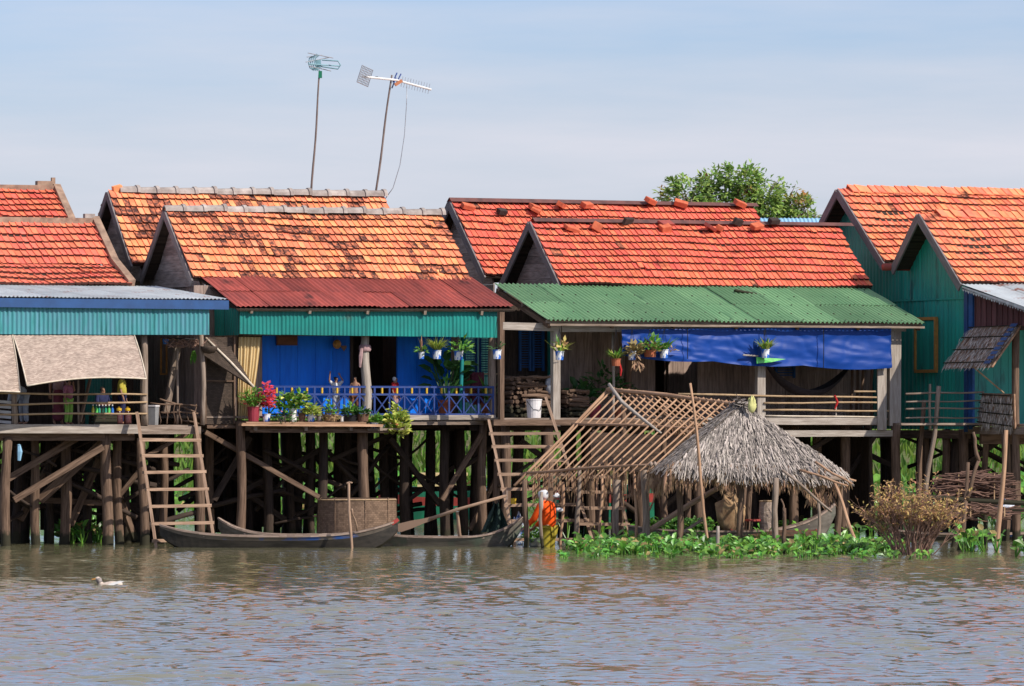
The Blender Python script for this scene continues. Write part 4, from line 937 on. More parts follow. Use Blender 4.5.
def clutter(root, F, x0, x1, w0, w1, n, z0=.2, z1=2.0):
    for i in range(n):
        x = rnd(x0, x1); w = rnd(w0, w1); L = rnd(.7, 1.8); s = random.choice((-1, 1)); z = rnd(z0, z1 - .5); dz = rnd(.1, 1.1)
        stick(root, 'brace', (x - s * L / 2, w, z), (x + s * L / 2, w + rnd(-.3, .3), min(z1, z + dz)), rnd(.025, .055), 'wood_dark', .04, 5)
for F_, h_, xa, xb, w_, z_ in ((F1, h1, aL1 + 2.2, aL1 + 3.0, 6.4, zdk1), (F1, h1, aL1 + 3.6, aL1 + 4.2, 5.6, zdk1), (F2, h2, F2.a(300, 0) + .6, F2.a(330, 0) + .9, 4.9, zdk2), (F2, h2, F2.a(400, 0) + .9, F2.a(430, 0) + .9, 5.2, zdk2)):
    mb = MB(); planks_v(mb, (xa, w_, 0), (xb, w_, 0), rnd(.1, .3), z_ - .2, .17); mb.build('back_shade_boards', 'wood_dark', h_)  # added dark boards that imitate shade between the rear stilts
clutter(h1, F1, aL1 + 1.4, F1.a(195, 0), .8, 5, 40); clutter(h2, F2, F2.a(206, 0) + .5, F2.a(480, 0), 1, 5.5, 36); clutter(h3, F3, F3.a(510, 0), F3.a(880, 0), 1, 5.5, 24); clutter(h4, F4, .2, 4.5, .5, 5, 14)
# gangway between the green-roofed house and the teal one
gw = thing('gangway', 'narrow gangway with thin pole rails beside the teal wall', 'gangway', F4.world((-.6, -.4, 0)), TH)
def gp(px, py, w): return F4.pt(px, py, w) - Vector((-.6, -.4, 0))
def gangway():
    for ya, yb, r_ in ((394, 392, .02), (402, 400.5, .016), (409, 408, .018), (418, 417.5, .014)): stick(gw, 'rail', gp(906, ya, -.8), gp(984, yb, -.8), r_, 'wood', .02, 8)
    mb = MB()
    for i in range(4): mb.beam(gp(899, 424, -.75 + i * .2), gp(990, 424, -.75 + i * .2), .19, .035, (0, 0, 1), .006)
    mb.build('walkway', 'wood', gw)
    stick(gw, 'post', gp(930, 430, -.78), gp(930, 384, -.78), .025, 'wood', .01)
    stick(gw, 'post', gp(925, 500, -.6), gp(939, 386, -.82), .05, 'wood', .04, 8)
    stick(gw, 'post', gp(918, 505, -.3), gp(924, 400, -.4), .05, 'wood_brown', .03, 8); stick(gw, 'post', gp(985, 480, -.3), gp(984, 420, -.4), .06, 'wood_brown', .02)
gangway()
# ================================================================== people
def skin_mesh(name, verts, edges, radii, m, parent, levels=1, root=0, smooth=True):
    bm = bmesh.new(); lay = bm.verts.layers.skin.verify(); vs = []
    for i, (p, r) in enumerate(zip(verts, radii)):
        v = bm.verts.new(p); v[lay].radius = (r, r) if not isinstance(r, tuple) else r; v[lay].use_root = (i == root); vs.append(v)
    for a, b in edges: bm.edges.new((vs[a], vs[b]))
    me = bpy.data.meshes.new(name); bm.to_mesh(me); bm.free()
    o = bpy.data.objects.new(name, me); C.objects.link(o)
    md = o.modifiers.new('s', 'SKIN'); md.use_smooth_shade = smooth
    if levels: o.modifiers.new('u', 'SUBSURF').levels = levels; o.modifiers['u'].render_levels = levels
    bpy.context.view_layer.update()
    dg = bpy.context.evaluated_depsgraph_get()
    m2 = bpy.data.meshes.new_from_object(o.evaluated_get(dg)); bpy.data.objects.remove(o); bpy.data.meshes.remove(me); m2.name = name
    m2.materials.clear(); m2.materials.append(M[m] if isinstance(m, str) else m)
    o = bpy.data.objects.new(name, m2); C.objects.link(o); o.parent = parent
    return o
def person(label, base, rz, J=None, h=1.55, top=None, bottom=None, skirt=False, sleeve='wrist', hat=None, group=None):
    """standing figure facing local -y, heights for 1.55 m; J overrides joints"""
    D = dict(pelvis=(0, 0, .83), waist=(0, 0, 1.0), chest=(0, .005, 1.17), neck=(0, 0, 1.31), head=(0, -.015, 1.43), crown=(0, -.005, 1.50),
             shL=(.155, 0, 1.26), elL=(.20, .01, 1.01), wrL=(.21, -.07, .79), shR=(-.155, 0, 1.26), elR=(-.20, .01, 1.01), wrR=(-.21, -.07, .79),
             hiL=(.085, 0, .80), knL=(.095, -.02, .44), anL=(.095, .02, .075), toL=(.10, -.13, .03), hiR=(-.085, 0, .80), knR=(-.095, -.02, .44), anR=(-.095, .02, .075), toR=(-.10, -.13, .03))
    if J: D.update(J)
    k = h / 1.55; D = {a: Vector(b) * k for a, b in D.items()}
    t = thing('person', label, 'person', base, rz, group)
    order = ['pelvis', 'waist', 'chest', 'neck', 'head', 'crown', 'shL', 'elL', 'wrL', 'shR', 'elR', 'wrR', 'hiL', 'knL', 'anL', 'toL', 'hiR', 'knR', 'anR', 'toR']
    rad = dict(pelvis=.115, waist=.10, chest=.115, neck=.048, head=.085, crown=.062, shL=.052, elL=.038, wrL=.026, shR=.052, elR=.038, wrR=.026, hiL=.082, knL=.054, anL=.034, toL=.03, hiR=.082, knR=.054, anR=.034, toR=.03)
    ix = {n: i for i, n in enumerate(order)}; vs = [D[n] for n in order]; rr = [rad[n] * k for n in order]
    ed = [('pelvis', 'waist'), ('waist', 'chest'), ('chest', 'neck'), ('neck', 'head'), ('head', 'crown'), ('chest', 'shL'), ('shL', 'elL'), ('elL', 'wrL'), ('chest', 'shR'), ('shR', 'elR'), ('elR', 'wrR'),
          ('pelvis', 'hiL'), ('hiL', 'knL'), ('knL', 'anL'), ('anL', 'toL'), ('pelvis', 'hiR'), ('hiR', 'knR'), ('knR', 'anR'), ('anR', 'toR')]
    ed = [(ix[a], ix[b]) for a, b in ed]
    hd = D['head']; vs.append(hd + Vector((0, -.10, -.0)) * k); rr.append(.014 * k); ed.append((ix['head'], len(vs) - 1))      # nose
    for sd in ('L', 'R'):                                                                                              # palm and five fingers
        w = D['wr' + sd]; d = (w - D['el' + sd]).normalized(); x = d.cross(Vector((0, 1, .2))).normalized()
        vs.append(w + d * .06 * k); rr.append((.034 * k, .016 * k)); pm = len(vs) - 1; ed.append((ix['wr' + sd], pm))
        for q, (off, ln) in enumerate(((-.03, .055), (-.011, .068), (.008, .072), (.026, .06))):
            vs.append(w + d * (.085 * k) + x * off * k); rr.append(.0085 * k); ed.append((pm, len(vs) - 1))
            vs.append(w + d * (.085 + ln) * k + x * off * 1.15 * k + Vector((0, -.02, 0)) * k); rr.append(.007 * k); ed.append((len(vs) - 2, len(vs) - 1))
        vs.append(w + d * .07 * k - x * .055 * k); rr.append(.009 * k); ed.append((pm, len(vs) - 1))
    skin_mesh('body', vs, ed, rr, 'skin', t)
    if top:
        names = ['pelvis', 'waist', 'chest', 'shL', 'elL', 'shR', 'elR'] + (['wrL', 'wrR'] if sleeve == 'wrist' else [])
        vv = [D[n] for n in names]; vv[0] = D['pelvis'] + Vector((0, 0, .0)); r2 = dict(pelvis=.165, waist=.15, chest=.155, shL=.085, elL=.06, shR=.085, elR=.06, wrL=.042, wrR=.042)
        e2 = [('pelvis', 'waist'), ('waist', 'chest'), ('chest', 'shL'), ('shL', 'elL'), ('chest', 'shR'), ('shR', 'elR')] + ([('elL', 'wrL'), ('elR', 'wrR')] if sleeve == 'wrist' else [])
        vv.append(lerp(D['chest'], D['neck'], .7)); names.append('nk'); r2['nk'] = .066; e2.append(('chest', 'nk'))
        skin_mesh('shirt', vv, [(names.index(a), names.index(b)) for a, b in e2], [r2[n] * k for n in names], top, t)
    if bottom:
        if skirt:
            a, b, c = D['pelvis'], (D['knL'] + D['knR']) / 2, (D['anL'] + D['anR']) / 2
            skin_mesh('skirt', [a + Vector((0, 0, .1 * k)), a, b, c], [(0, 1), (1, 2), (2, 3)], [.12 * k, .16 * k, .155 * k, .165 * k], bottom, t)
        else:
            names = ['pelvis', 'hiL', 'knL', 'anL', 'hiR', 'knR', 'anR']; r2 = dict(pelvis=.115, hiL=.098, knL=.08, anL=.065, hiR=.098, knR=.08, anR=.065)
            skin_mesh('trousers', [D[n] for n in names], [(0, 1), (1, 2), (2, 3), (0, 4), (4, 5), (5, 6)], [r2[n] * k for n in names], bottom, t, 2)
    up = (D['crown'] - D['neck']).normalized()
    if hat is None:
        skin_mesh('hair', [D['crown'] + up * .012 * k + Vector((0, .01 * k, 0)), D['head'] + Vector((0, .045, .035)) * k, D['head'] + Vector((0, .05, -.04)) * k], [(0, 1), (1, 2)], [.082 * k, .085 * k, .06 * k], 'hair', t)
    else:
        skin_mesh('head_scarf', [D['crown'] + up * .02 * k, D['head'] + Vector((0, .03, .03)) * k, D['head'] + Vector((0, .045, -.09)) * k], [(0, 1), (1, 2)], [.095 * k, .102 * k, .085 * k], hat, t)
    for sx in (-.032, .032):
        mb = MB(); mb.lathe([(.0, -.008), (.011, 0), (.0, .008)], D['head'] + Vector((sx, -.083, .015)) * k, 8); mb.build('eye', 'black', t)
    return t
for n_, c_, c2_ in (('shirt_orange', (.80, .10, .012), (.70, .07, .01)), ('cloth_olive', (.34, .27, .035), (.22, .17, .02)), ('cloth_pink', (.40, .16, .22), (.30, .11, .16)), ('cloth_maroon', (.20, .05, .075), None), ('cloth_lime', (.28, .50, .10), None),
                  ('cloth_grey', (.34, .36, .40), (.24, .25, .28)), ('cloth_rose', (.42, .27, .27), None), ('cloth_navy', (.03, .035, .09), None), ('cloth_yellow', (.55, .47, .08), None), ('cloth_white', (.62, .62, .63), (.5, .5, .52)), ('cloth_red', (.45, .03, .03), None), ('cloth_brown', (.22, .10, .06), None)):
    M[n_] = cloth(n_, c_, c2_)
# woman in the water, bending over a basin
Yp = 107.0; pb = P(548.5, 0, Yp); KP = 1.5 / 1.55
person('person in orange shirt and white head scarf wading by a basin of greens', (pb.x, Yp, -.55), R(-118),
       dict(waist=(0, -.02, 1.0), chest=(0, -.05, 1.17), neck=(0, -.09, 1.30), head=(0, -.13, 1.41), crown=(0, -.12, 1.485), shL=(.165, -.05, 1.25), shR=(-.165, -.05, 1.25),
            elL=(.2, -.17, 1.02), wrL=(.15, -.33, .9), elR=(-.2, -.16, 1.02), wrR=(-.15, -.33, .88)), 1.62, 'shirt_orange', 'cloth_olive', hat='cloth_white')
dz1 = lambda px, py, w: F1.world(Vector((F1.a(px, w), w, zdk1 + .001)))
person('person in pale grey clothes bending over behind the rails at the left', dz1(24, 423, .6), TH + R(-70), dict(waist=(0, -.1, .98), chest=(0, -.28, 1.02), neck=(0, -.42, 1.06), head=(0, -.52, 1.06), crown=(0, -.58, 1.08), shL=(.155, -.3, 1.04), shR=(-.155, -.3, 1.04), elL=(.18, -.36, .8), elR=(-.18, -.36, .8), wrL=(.15, -.45, .6), wrR=(-.15, -.45, .6)), 1.0, 'cloth_grey', 'cloth_grey', group='people on the left porch')
person('woman in pink blouse and maroon sarong standing under the bamboo blind', dz1(58, 423, .55), TH + R(-10), None, 1.12, 'cloth_rose', 'cloth_maroon', True, 'elbow', group='people on the left porch')
person('child in pink shirt and lime green trousers on the left porch', dz1(68.5, 423, .3), TH + R(30), dict(elL=(.2, -.1, 1.12), wrL=(.08, -.15, 1.32)), .84, 'cloth_pink', 'cloth_lime', False, 'elbow', group='people on the left porch')
person('dark haired person sitting behind the row of bottles', dz1(102, 423, .75), TH, dict(pelvis=(0, 0, .35), waist=(0, -.02, .52), chest=(0, -.05, .70), neck=(0, -.05, .84), head=(0, -.07, .96), crown=(0, -.07, 1.03), shL=(.155, -.05, .79), shR=(-.155, -.05, .79), elL=(.2, -.15, .58), elR=(-.2, -.15, .58), wrL=(.06, -.3, .56), wrR=(-.06, -.3, .56),
       hiL=(.085, -.02, .33), hiR=(-.085, -.02, .33), knL=(.14, -.4, .40), knR=(-.14, -.4, .40), anL=(.1, -.38, .075), anR=(-.1, -.38, .075), toL=(.1, -.5, .03), toR=(-.1, -.5, .03)), 1.02, 'cloth_navy', 'cloth_maroon', False, 'elbow', group='people on the left porch')
person('person in navy and yellow shirt standing next to the porch post', dz1(122, 423, .9), TH + R(60), None, .98, 'cloth_yellow', 'cloth_navy', False, 'elbow', group='people on the left porch')
dz2 = lambda px, w: F2.world(Vector((F2.a(px, w), w, zdk2 + .001)))
person('child with raised arms and white top against the blue boards', dz2(336, .6), TH + R(10), dict(elL=(.32, -.02, 1.36), wrL=(.17, -.03, 1.56), elR=(-.32, -.02, 1.36), wrR=(-.30, -.03, 1.6)), .74, 'cloth_white', 'cloth_grey', False, 'elbow', group='children behind the blue railing')
person('child without shirt sitting in shade beside the trunk-like post', dz2(355, .5), TH + R(-30), None, .74, None, 'cloth_brown', False, 'elbow', group='children behind the blue railing')
person('child in red top and pale cap behind the blue railing', dz2(395, .5), TH + R(40), None, .74, 'cloth_red', 'cloth_rose', False, 'elbow', hat='cloth_white', group='children behind the blue railing')

# ================================================================== porch goods, house 1
def on1(px, w, z=0): return F1.world(Vector((F1.a(px, w), w, zdk1 + .001 + z)))
cr = thing('wooden_crate', 'low wooden crate carrying the row of bottles', 'crate', on1(103, .25), TH)
mb = MB(); W_ = F1.a(115, .25) - F1.a(92, .25)
for z in (.03, .085, .14):
    for w in (-.13, .13): mb.beam((-W_ / 2, w, z), (W_ / 2, w, z), .015, .05)
    for x in (-W_ / 2, W_ / 2): mb.beam((x, -.12, z), (x, .12, z), .015, .05)
mb.beam((-W_ / 2, 0, .168), (W_ / 2, 0, .168), .25, .012); mb.build('slats', 'wood_brown', cr)
mb = MB()
for x in (-W_ / 2 + .02, W_ / 2 - .02):
    for w in (-.11, .11): mb.beam((x, w, 0), (x, w, .16), .03, .03, (0, 1, 0))
mb.build('corner_posts', 'wood', cr)
for n_, c_ in (('glass_yellow', (.62, .55, .03)), ('glass_green', (.10, .50, .09)), ('glass_dark', (.01, .06, .03)), ('glass_blue', (.03, .16, .55)), ('glass_teal', (.02, .26, .16)), ('glass_brown', (.10, .035, .035))):
    M[n_] = mat(n_, c_, tuple(x * .7 for x in c_), scale=20, rough=.2, spec=.5)
bl = [(93, 'glass_yellow', 'yellow bottle at the left end of the crate'), (96.5, 'glass_green', 'bright green bottle next to the yellow one'), (99.2, 'glass_teal', 'teal bottle third from the left on the crate'), (102.6, 'glass_dark', 'dark green bottle at the left in the middle pair'), (105.6, 'glass_teal', 'teal bottle right of the dark green one'), (109, 'glass_green', 'bright green bottle beside the blue one'), (112.4, 'glass_blue', 'blue bottle at the right end of the crate')]
for px, m_, lb in bl:
    t = thing('bottle', lb, 'bottle', on1(px, .2, .175), TH, 'bottles on the crate')
    MB().lathe([(.026, 0), (.028, .01), (.028, .11), (.012, .15), (.011, .17)], seg=10).build('glass', m_, t, smooth=True)
    MB().lathe([(.013, .17), (.013, .195), (.0, .197)], seg=8).build('cap', 'white', t)
for px, lb in ((119, 'brown jar with yellow lid nearest the bottles'), (127.5, 'brown jar with yellow lid beside the porch post')):
    t = thing('jar', lb, 'jar', on1(px, .2), TH, 'big jars with yellow lids')
    MB().lathe([(.06, 0), (.07, .02), (.07, .19), (.045, .24), (.04, .26)], seg=12).build('glass', 'glass_brown', t, smooth=True)
    MB().lathe([(.05, .26), (.05, .30), (.02, .31), (.02, .335), (.0, .336)], seg=12).build('lid', 'yellow', t)
t = thing('storage_bin', 'grey plastic bin standing in the right bay of the left porch', 'bin', on1(153, .35), TH)
MB().lathe([(.10, 0), (.12, .32), (.125, .325), (.125, .345), (.11, .345), (.095, .02), (.0, .02)], seg=4).build('body', 'grey_plastic', t); MB().lathe([(.13, .335), (.13, .36), (.0, .362)], seg=4).build('lid', 'white_plastic', t)
t = thing('bucket', 'small blue bucket hung under the aqua valance', 'bucket', F1.world(l1(165.5, 342, .8)), TH)
MB().lathe([(.045, -.04), (.06, .05), (.063, .055), (.055, .05), (.0, -.03)], seg=10).build('body', 'glass_blue', t, smooth=True); MB().tube([(-.06, 0, .05), (0, 0, .16), (.06, 0, .05)], .004, 5).build('handle', 'black', t)
t = thing('round_basket', 'round brown basket hung at the top of the thin porch post', 'basket', F1.world(l1(209, 349, -.1)), TH)
MB().lathe([(.0, -.09), (.10, -.07), (.15, .0), (.16, .05), (.14, .05), (.09, -.05), (0, -.06)], seg=16).build('bowl', 'mat_dark', t, smooth=True); MB().tube([(-.15, 0, .05), (0, 0, .2), (.15, 0, .05)], .008, 5).build('cord', 'twig', t)
t = thing('hanging_net', 'brown fishing net bundled under the right bay of the left porch', 'net', F1.world(l1(188, 341, .3)), TH)
mb = MB()
for i in range(140): x = rnd(-.32, .32); mb.pole((x, rnd(-.05, .05), rnd(-.13, .04)), (x + rnd(-.16, .16), rnd(-.05, .05), rnd(-.13, .04)), .007, None, .01, 3, 4)
mb.build('mesh', 'twig', t); MB().tube([(-.4, 0, .05), (.4, 0, .02)], .012, 5).build('line', 'black', t)
t = thing('cloth_strip', 'light blue cloth strip dangling from the first stilt at the left', 'cloth', F1.world(l1(19, 445, .0)), TH)
MB().tube([(0, 0, 0), (.01, -.01, -.12), (0, 0, -.28)], [.03, .05, .03], 6).build('strip', 'soft_blue', t); MB().lathe([(.0, -.02), (.04, 0), (0, .02)], seg=7).build('knot', 'soft_blue', t)
# laundry-like leaf and cloth hung beyond
mb = MB(); p = F1.world(l1(194, 350, .5))
for i in range(8): mb.leaf((rnd(-.03, .03), 0, 0), (rnd(-.2, .2), 0, -1), (0, -1, 0), rnd(.2, .3), .05, .1)
tag(mb.build('hanging_leaves', 'leaf', origin=None), 'bunch of green leaves hung next to the right porch post', 'leaves').location = p

# ================================================================== house 2 hangings
def curtain():
    t = thing('curtain', 'cream pleated curtain hanging beside the woven panel', 'curtain', F2.world((F2.a(250, .03), .03, l2(250, 337, 0).z)), TH)
    mb = MB(); n = 60; rows = 8; H = l2(250, 337, 0).z - l2(250, 419, 0).z; vs = []; fs = []; uv = []
    for j in range(rows + 1):
        tt = j / rows; wdt = lerp(.43, .22, tt ** 1.4); x0 = -.22 - .015 * tt
        for i in range(n + 1):
            u = i / n; vs.append((x0 + u * wdt, -.0 + .022 * math.sin(u * 40 + .6 * math.sin(3 * tt)) + .01 * math.sin(u * 17), -H * tt))
    for j in range(rows):
        for i in range(n): a = j * (n + 1) + i; fs.append([a, a + n + 1, a + n + 2, a + 1])
    mb.add(vs, fs); mb.build('cloth', 'cream', t, smooth=True); MB().tube([(-.24, 0, .01), (.24, 0, .01)], .012, 6).build('rod', 'wood', t)
curtain()
# woven shutter seen edge-on, propped out above the flower pots
t = thing('woven_shutter', 'dark woven shutter with pale rim propped out at the blue house corner', 'shutter', F2.world(l2(208, 338, -.1)), TH)
o_ = l2(208, 338, -.1); a_, b_, c_, d_ = l2(206, 338, -.12) - o_, l2(226, 340, .2) - o_, l2(254, 387, -.75) - o_, l2(202, 354, -.2) - o_
mb = MB(); mb.add([a_, b_, c_, d_] + [v + Vector((0, .02, -.02)) for v in (a_, b_, c_, d_)], [[0, 3, 2, 1], [4, 5, 6, 7], [0, 1, 5, 4], [1, 2, 6, 5], [2, 3, 7, 6], [3, 0, 4, 7]], [[(0, 0), (0, .5), (1, .5), (1, 0)]] * 6); mb.build('woven_sheet', 'mat_dark', t)
mb = MB(); mb.tube([a_, (a_ + c_) / 2 + Vector((0, 0, .02)), c_], .022, 7); mb.build('rim', 'mat_rim', t, smooth=True)
# plaque and lantern on the blue boards
t = thing('wall_plaque', 'faded brown plaque nailed high on the blue boards', 'plaque', F2.world(l2(287, 340.5, .99)), TH)
MB().box((-.21, -.01, -.09), (.21, .015, .09)).build('board', 'maroon', t); MB().box((-.19, -.016, -.07), (.19, -.009, .07)).build('face', 'cloth_brown', t)
t = thing('lantern', 'yellow paper lantern hung in front of the blue boards', 'lantern', F2.world(l2(337, 338, .9)), TH)
MB().lathe([(.03, -.2), (.075, -.16), (.085, -.1), (.06, -.05), (.02, -.03)], seg=8).build('shade', 'ochre', t); MB().tube([(0, 0, -.03), (0, 0, .08)], .004, 5).build('cord', 'black', t); MB().lathe([(.0, -.3), (.06, -.22), (.05, -.19)], (.14, 0, .05), 7).build('tassel', 'twig', t)
t = thing('cloth_scarf', 'pink cloth tied round the trunk-like post', 'cloth', F2.world(l2(365, 348, .1)), TH)
mb = MB(); mb.lathe([(.10, -.06), (.115, -.03), (.112, .03), (.095, .06)], seg=12, sx=1, sy=1); mb.build('wrap', 'cloth_rose', t); MB().tube([(-.09, -.06, 0), (-.12, -.08, -.15), (-.13, -.07, -.36)], [.03, .04, .02], 6).build('tail', 'cloth_rose', t)

def draped(name, label, p, W, Hh, m, rz=TH, cat='cloth'):
    t = thing(name, label, cat, p, rz); mb = MB(); n = 12; vs = []; fs = []; prof = [(.06, -Hh * .8), (.05, -Hh * .4), (.03, -.02), (0, .015), (-.03, -.02), (-.045, -Hh * .5), (-.05, -Hh)]
    for j, (w, z) in enumerate(prof):
        for i in range(n + 1): vs.append((-W / 2 + W * i / n, w + .012 * math.sin(i * 1.7 + j), z + .01 * math.sin(i * 2.3)))
    for j in range(len(prof) - 1):
        for i in range(n): a = j * (n + 1) + i; fs.append([a, a + 1, a + n + 2, a + n + 1])
    mb.add(vs, fs); mb.build('cloth', m, t, smooth=True); return t
ln = thing('clothes_line', 'bamboo drying pole behind the right end of the blue railing', 'pole', F2.world(l2(474, 374, .8)), TH)
MB().tube([l2(455, 374, .8) - l2(474, 374, .8), l2(500, 374, .8) - l2(474, 374, .8)], .015, 6).build('pole', 'bamboo', ln)
draped('towel', 'brown patterned towel drying behind the blue railing', F2.world(l2(464, 373, .8)), .22, .55, 'cloth_brown'); draped('towel', 'dark red towel drying next to the porch corner post', F2.world(l2(477, 373, .8)), .26, .6, 'cloth_maroon')

# ================================================================== plants in pots
def sprig(mb, c, n, r, hgt, L, W, spread=1.0, kind='leaf', down=0):
    for i in range(n):
        a = rnd(0, 6.283); q = math.sqrt(rnd(0, 1)); x = math.cos(a) * q * r; y = math.sin(a) * q * r; z = rnd(0, 1) * hgt * (1 - .55 * q * q)
        d = (x * 1.2 / max(r, .01) * spread + rnd(-.6, .6), y * 1.2 / max(r, .01) * spread + rnd(-.6, .6), rnd(-.3, .9) - down)
        (mb.rleaf if kind == 'round' else mb.leaf)((c[0] + x, c[1] + y, c[2] + z), d, (rnd(-.4, .4), -.4, 1), L * rnd(.9, 1.7), W * rnd(.9, 1.8), rnd(-.1, .3))
    return mb
def spikes(mb, c, n, r, L, W, tilt=.7):
    for i in range(n):
        a = rnd(0, 6.283); d = Vector((math.cos(a) * tilt * rnd(.3, 1.2), math.sin(a) * tilt * rnd(.3, 1.2), 1)).normalized(); p = Vector(c) + Vector((math.cos(a), math.sin(a), 0)) * r * .3; l = L * rnd(.6, 1.15)
        x = d.cross(Vector((0, 0, 1))).normalized(); m_ = p + d * l * .55; e = m_ + (d + Vector((0, 0, -.75)) * rnd(.3, 1.2)).normalized() * l * .5
        mb.add([p - x * W / 3, p + x * W / 3, m_ + x * W / 2, m_ - x * W / 2, e], [[0, 1, 2, 3], [3, 2, 4]])
    return mb
def pot(root, r0, r1, h, m, rim=.008):
    return MB().lathe([(r0, 0), (r1, h - .015), (r1 + rim, h - .013), (r1 + rim, h), (r1 - .008, h), (r1 - .012, h - .03), (0, h - .03)], seg=14).build('pot', m, root, smooth=False)
def shelf_pot(px, py, lb, r, h, pm, fol, w=-.38, group='potted plants on the flower shelf', r0=None):
    p = l2(px, py, w); z_ = zsh + .019 if px < 366 else (l2(395, 429.5, -.3).z + .018)
    t = thing('potted_plant', lb, 'potted plant', F2.world((p.x, w, z_)), TH, group)
    pot(t, r0 or r * .82, r, h, pm)
    mb = {}
    for (k_, m_, args) in fol:
        b = mb.setdefault((k_, m_), MB())
        {'s': sprig, 'k': spikes}[args[0]](b, *args[1:])
    for (k_, m_), b in mb.items(): b.build(k_, m_, t)
    return t
shelf_pot(253.5, 421, 'spiky green plant in a maroon pot at the left end of the flower shelf', .115, .27, 'pot_red', [('leaves', 'leaf', ('k', (0, 0, .25), 34, .1, .5, .025, .9)), ('leaves', 'leaf', ('s', (0, 0, .28), 120, .2, .38, .08, .035)), ('flowers', 'flower', ('s', (0, -.02, .3), 22, .2, .36, .045, .04))])
shelf_pot(266.5, 421, 'red bougainvillea in a blue and white can', .075, .14, 'can', [('leaves', 'leaf_dark', ('s', (0, 0, .13), 40, .10, .55, .06, .04)), ('flowers', 'flower', ('s', (.0, -.02, .25), 170, .115, .48, .065, .06))], -.42)
shelf_pot(282, 422, 'low trailing plant with tiny mauve flowers between bougainvillea and tall white pot', .07, .09, 'tin_pot', [('leaves', 'leaf_dark', ('s', (0, -.08, -.04), 130, .2, .32, .055, .03)), ('leaves', 'leaf', ('k', (0, 0, .1), 10, .1, .45, .012, .5)), ('flowers', 'cloth_pink', ('s', (0, -.12, .02), 14, .17, .25, .03, .03))], -.45)
shelf_pot(293, 421, 'leafy shrub in a tall white pot', .078, .245, 'white', [('leaves', 'leaf', ('s', (-.12, 0, .2), 110, .17, .36, .085, .055, 1, 'round')), ('leaves', 'leaf', ('s', (.16, 0, .27), 80, .15, .3, .085, .055, 1, 'round')), ('leaves', 'leaf_yellow', ('s', (0, -.05, .26), 40, .24, .3, .07, .05, 1, 'round'))], -.36)
shelf_pot(302, 421, 'empty brown pot next to the tall white pot', .07, .15, 'pot_brown', [('stems', 'twig', ('k', (0, 0, .12), 4, .03, .1, .01, .5))], -.34)
shelf_pot(311, 421, 'bushy yellow green plant in a blue banded can', .075, .13, 'can', [('leaves', 'leaf_yellow', ('s', (0, 0, .12), 110, .15, .25, .065, .045, 1, 'round')), ('leaves', 'leaf', ('s', (0, 0, .1), 50, .14, .18, .07, .04))], -.40)
shelf_pot(319.5, 421, 'small grey tin right of the yellow green plant', .06, .12, 'tin_pot', [('leaves', 'leaf_dark', ('s', (0, 0, .11), 10, .04, .06, .04, .02))], -.34)
shelf_pot(330.5, 421, 'broad low basket of moss with a thin upright plant', .14, .12, 'straw', [('leaves', 'leaf_dry', ('s', (0, 0, .03), 130, .16, .15, .05, .03)), ('leaves', 'leaf', ('s', (-.02, 0, .14), 46, .09, .26, .075, .04))], -.40)
shelf_pot(342, 421, 'little whitish cup behind the moss basket', .04, .10, 'white', [('leaves', 'leaf_dark', ('s', (0, 0, .09), 8, .03, .05, .03, .02))], -.34)
shelf_pot(350.5, 421, 'leafy plant in a wide black basin', .135, .12, 'black', [('leaves', 'leaf', ('s', (.01, 0, .12), 70, .12, .22, .085, .045)), ('leaves', 'leaf_dark', ('s', (.01, 0, .1), 40, .12, .15, .085, .045))], -.36)
shelf_pot(363, 424, 'dark low herb in a brown clay pot', .115, .14, 'pot_brown', [('leaves', 'leaf_dark', ('s', (0, 0, .12), 60, .1, .14, .07, .045))], -.44)
shelf_pot(374, 429, 'bright green herb in a white can', .08, .115, 'can', [('leaves', 'leaf', ('s', (0, 0, .1), 60, .1, .15, .08, .045, 1, 'round'))], -.36)
shelf_pot(383, 429, 'bare blue and white can between herb and variegated plant', .06, .13, 'can', [('stems', 'twig', ('k', (0, 0, .11), 3, .02, .1, .008, .4))], -.34)
shelf_pot(395, 429, 'variegated cream and green plant spilling over the shelf end', .075, .14, 'terracotta', [('leaves', 'leaf_yellow', ('s', (0, -.06, -.12), 210, .21, .58, .09, .065, 1, 'round')), ('leaves', 'leaf', ('s', (0, 0, .0), 60, .2, .4, .09, .06, 1, 'round'))], -.38)
def hang_pot(F, px, py, lb, r, h, pm, fol, w, zhook, group, bow=True):
    p = F.pt(px, py, w); t = thing('hanging_planter', lb, 'hanging planter', F.world(p), F.th, group)
    pot(t, r * .88, r, h, pm)
    mb = {}
    for (k_, m_, args) in fol: {'s': sprig, 'k': spikes}[args[0]](mb.setdefault((k_, m_), MB()), *args[1:])
    for (k_, m_), b in mb.items(): b.build(k_, m_, t)
    top = zhook - p.z; wr = MB()
    for a in (0, 2.1, 4.2): wr.tube([(math.cos(a) * r, math.sin(a) * r, h), (0, 0, max(top - .02, h + .1))], .004, 4)
    wr.tube([(0, 0, max(top - .03, h + .1)), (0, 0, top)], .005, 4); wr.build('hanger', 'black', t)
zv2 = l2(440, 335, -.2).z; G2 = 'planters hung along the teal valance'; wv = -.26
hang_pot(F2, 421.5, 359, 'small can planter with one tall sprout', .052, .13, 'can', [('leaves', 'leaf', ('s', (0, 0, .12), 30, .07, .14, .08, .04)), ('stems', 'bush_leaf', ('k', (0, 0, .12), 3, .02, .32, .03, .1))], wv, zv2, G2)
hang_pot(F2, 437, 359, 'grassy pale tuft in a blue and white can', .08, .165, 'can', [('leaves', 'leaf_yellow', ('k', (0, 0, .15), 150, .1, .33, .016, 1.1)), ('leaves', 'leaf', ('k', (0, 0, .15), 60, .1, .28, .016, 1.2))], wv, zv2, G2)
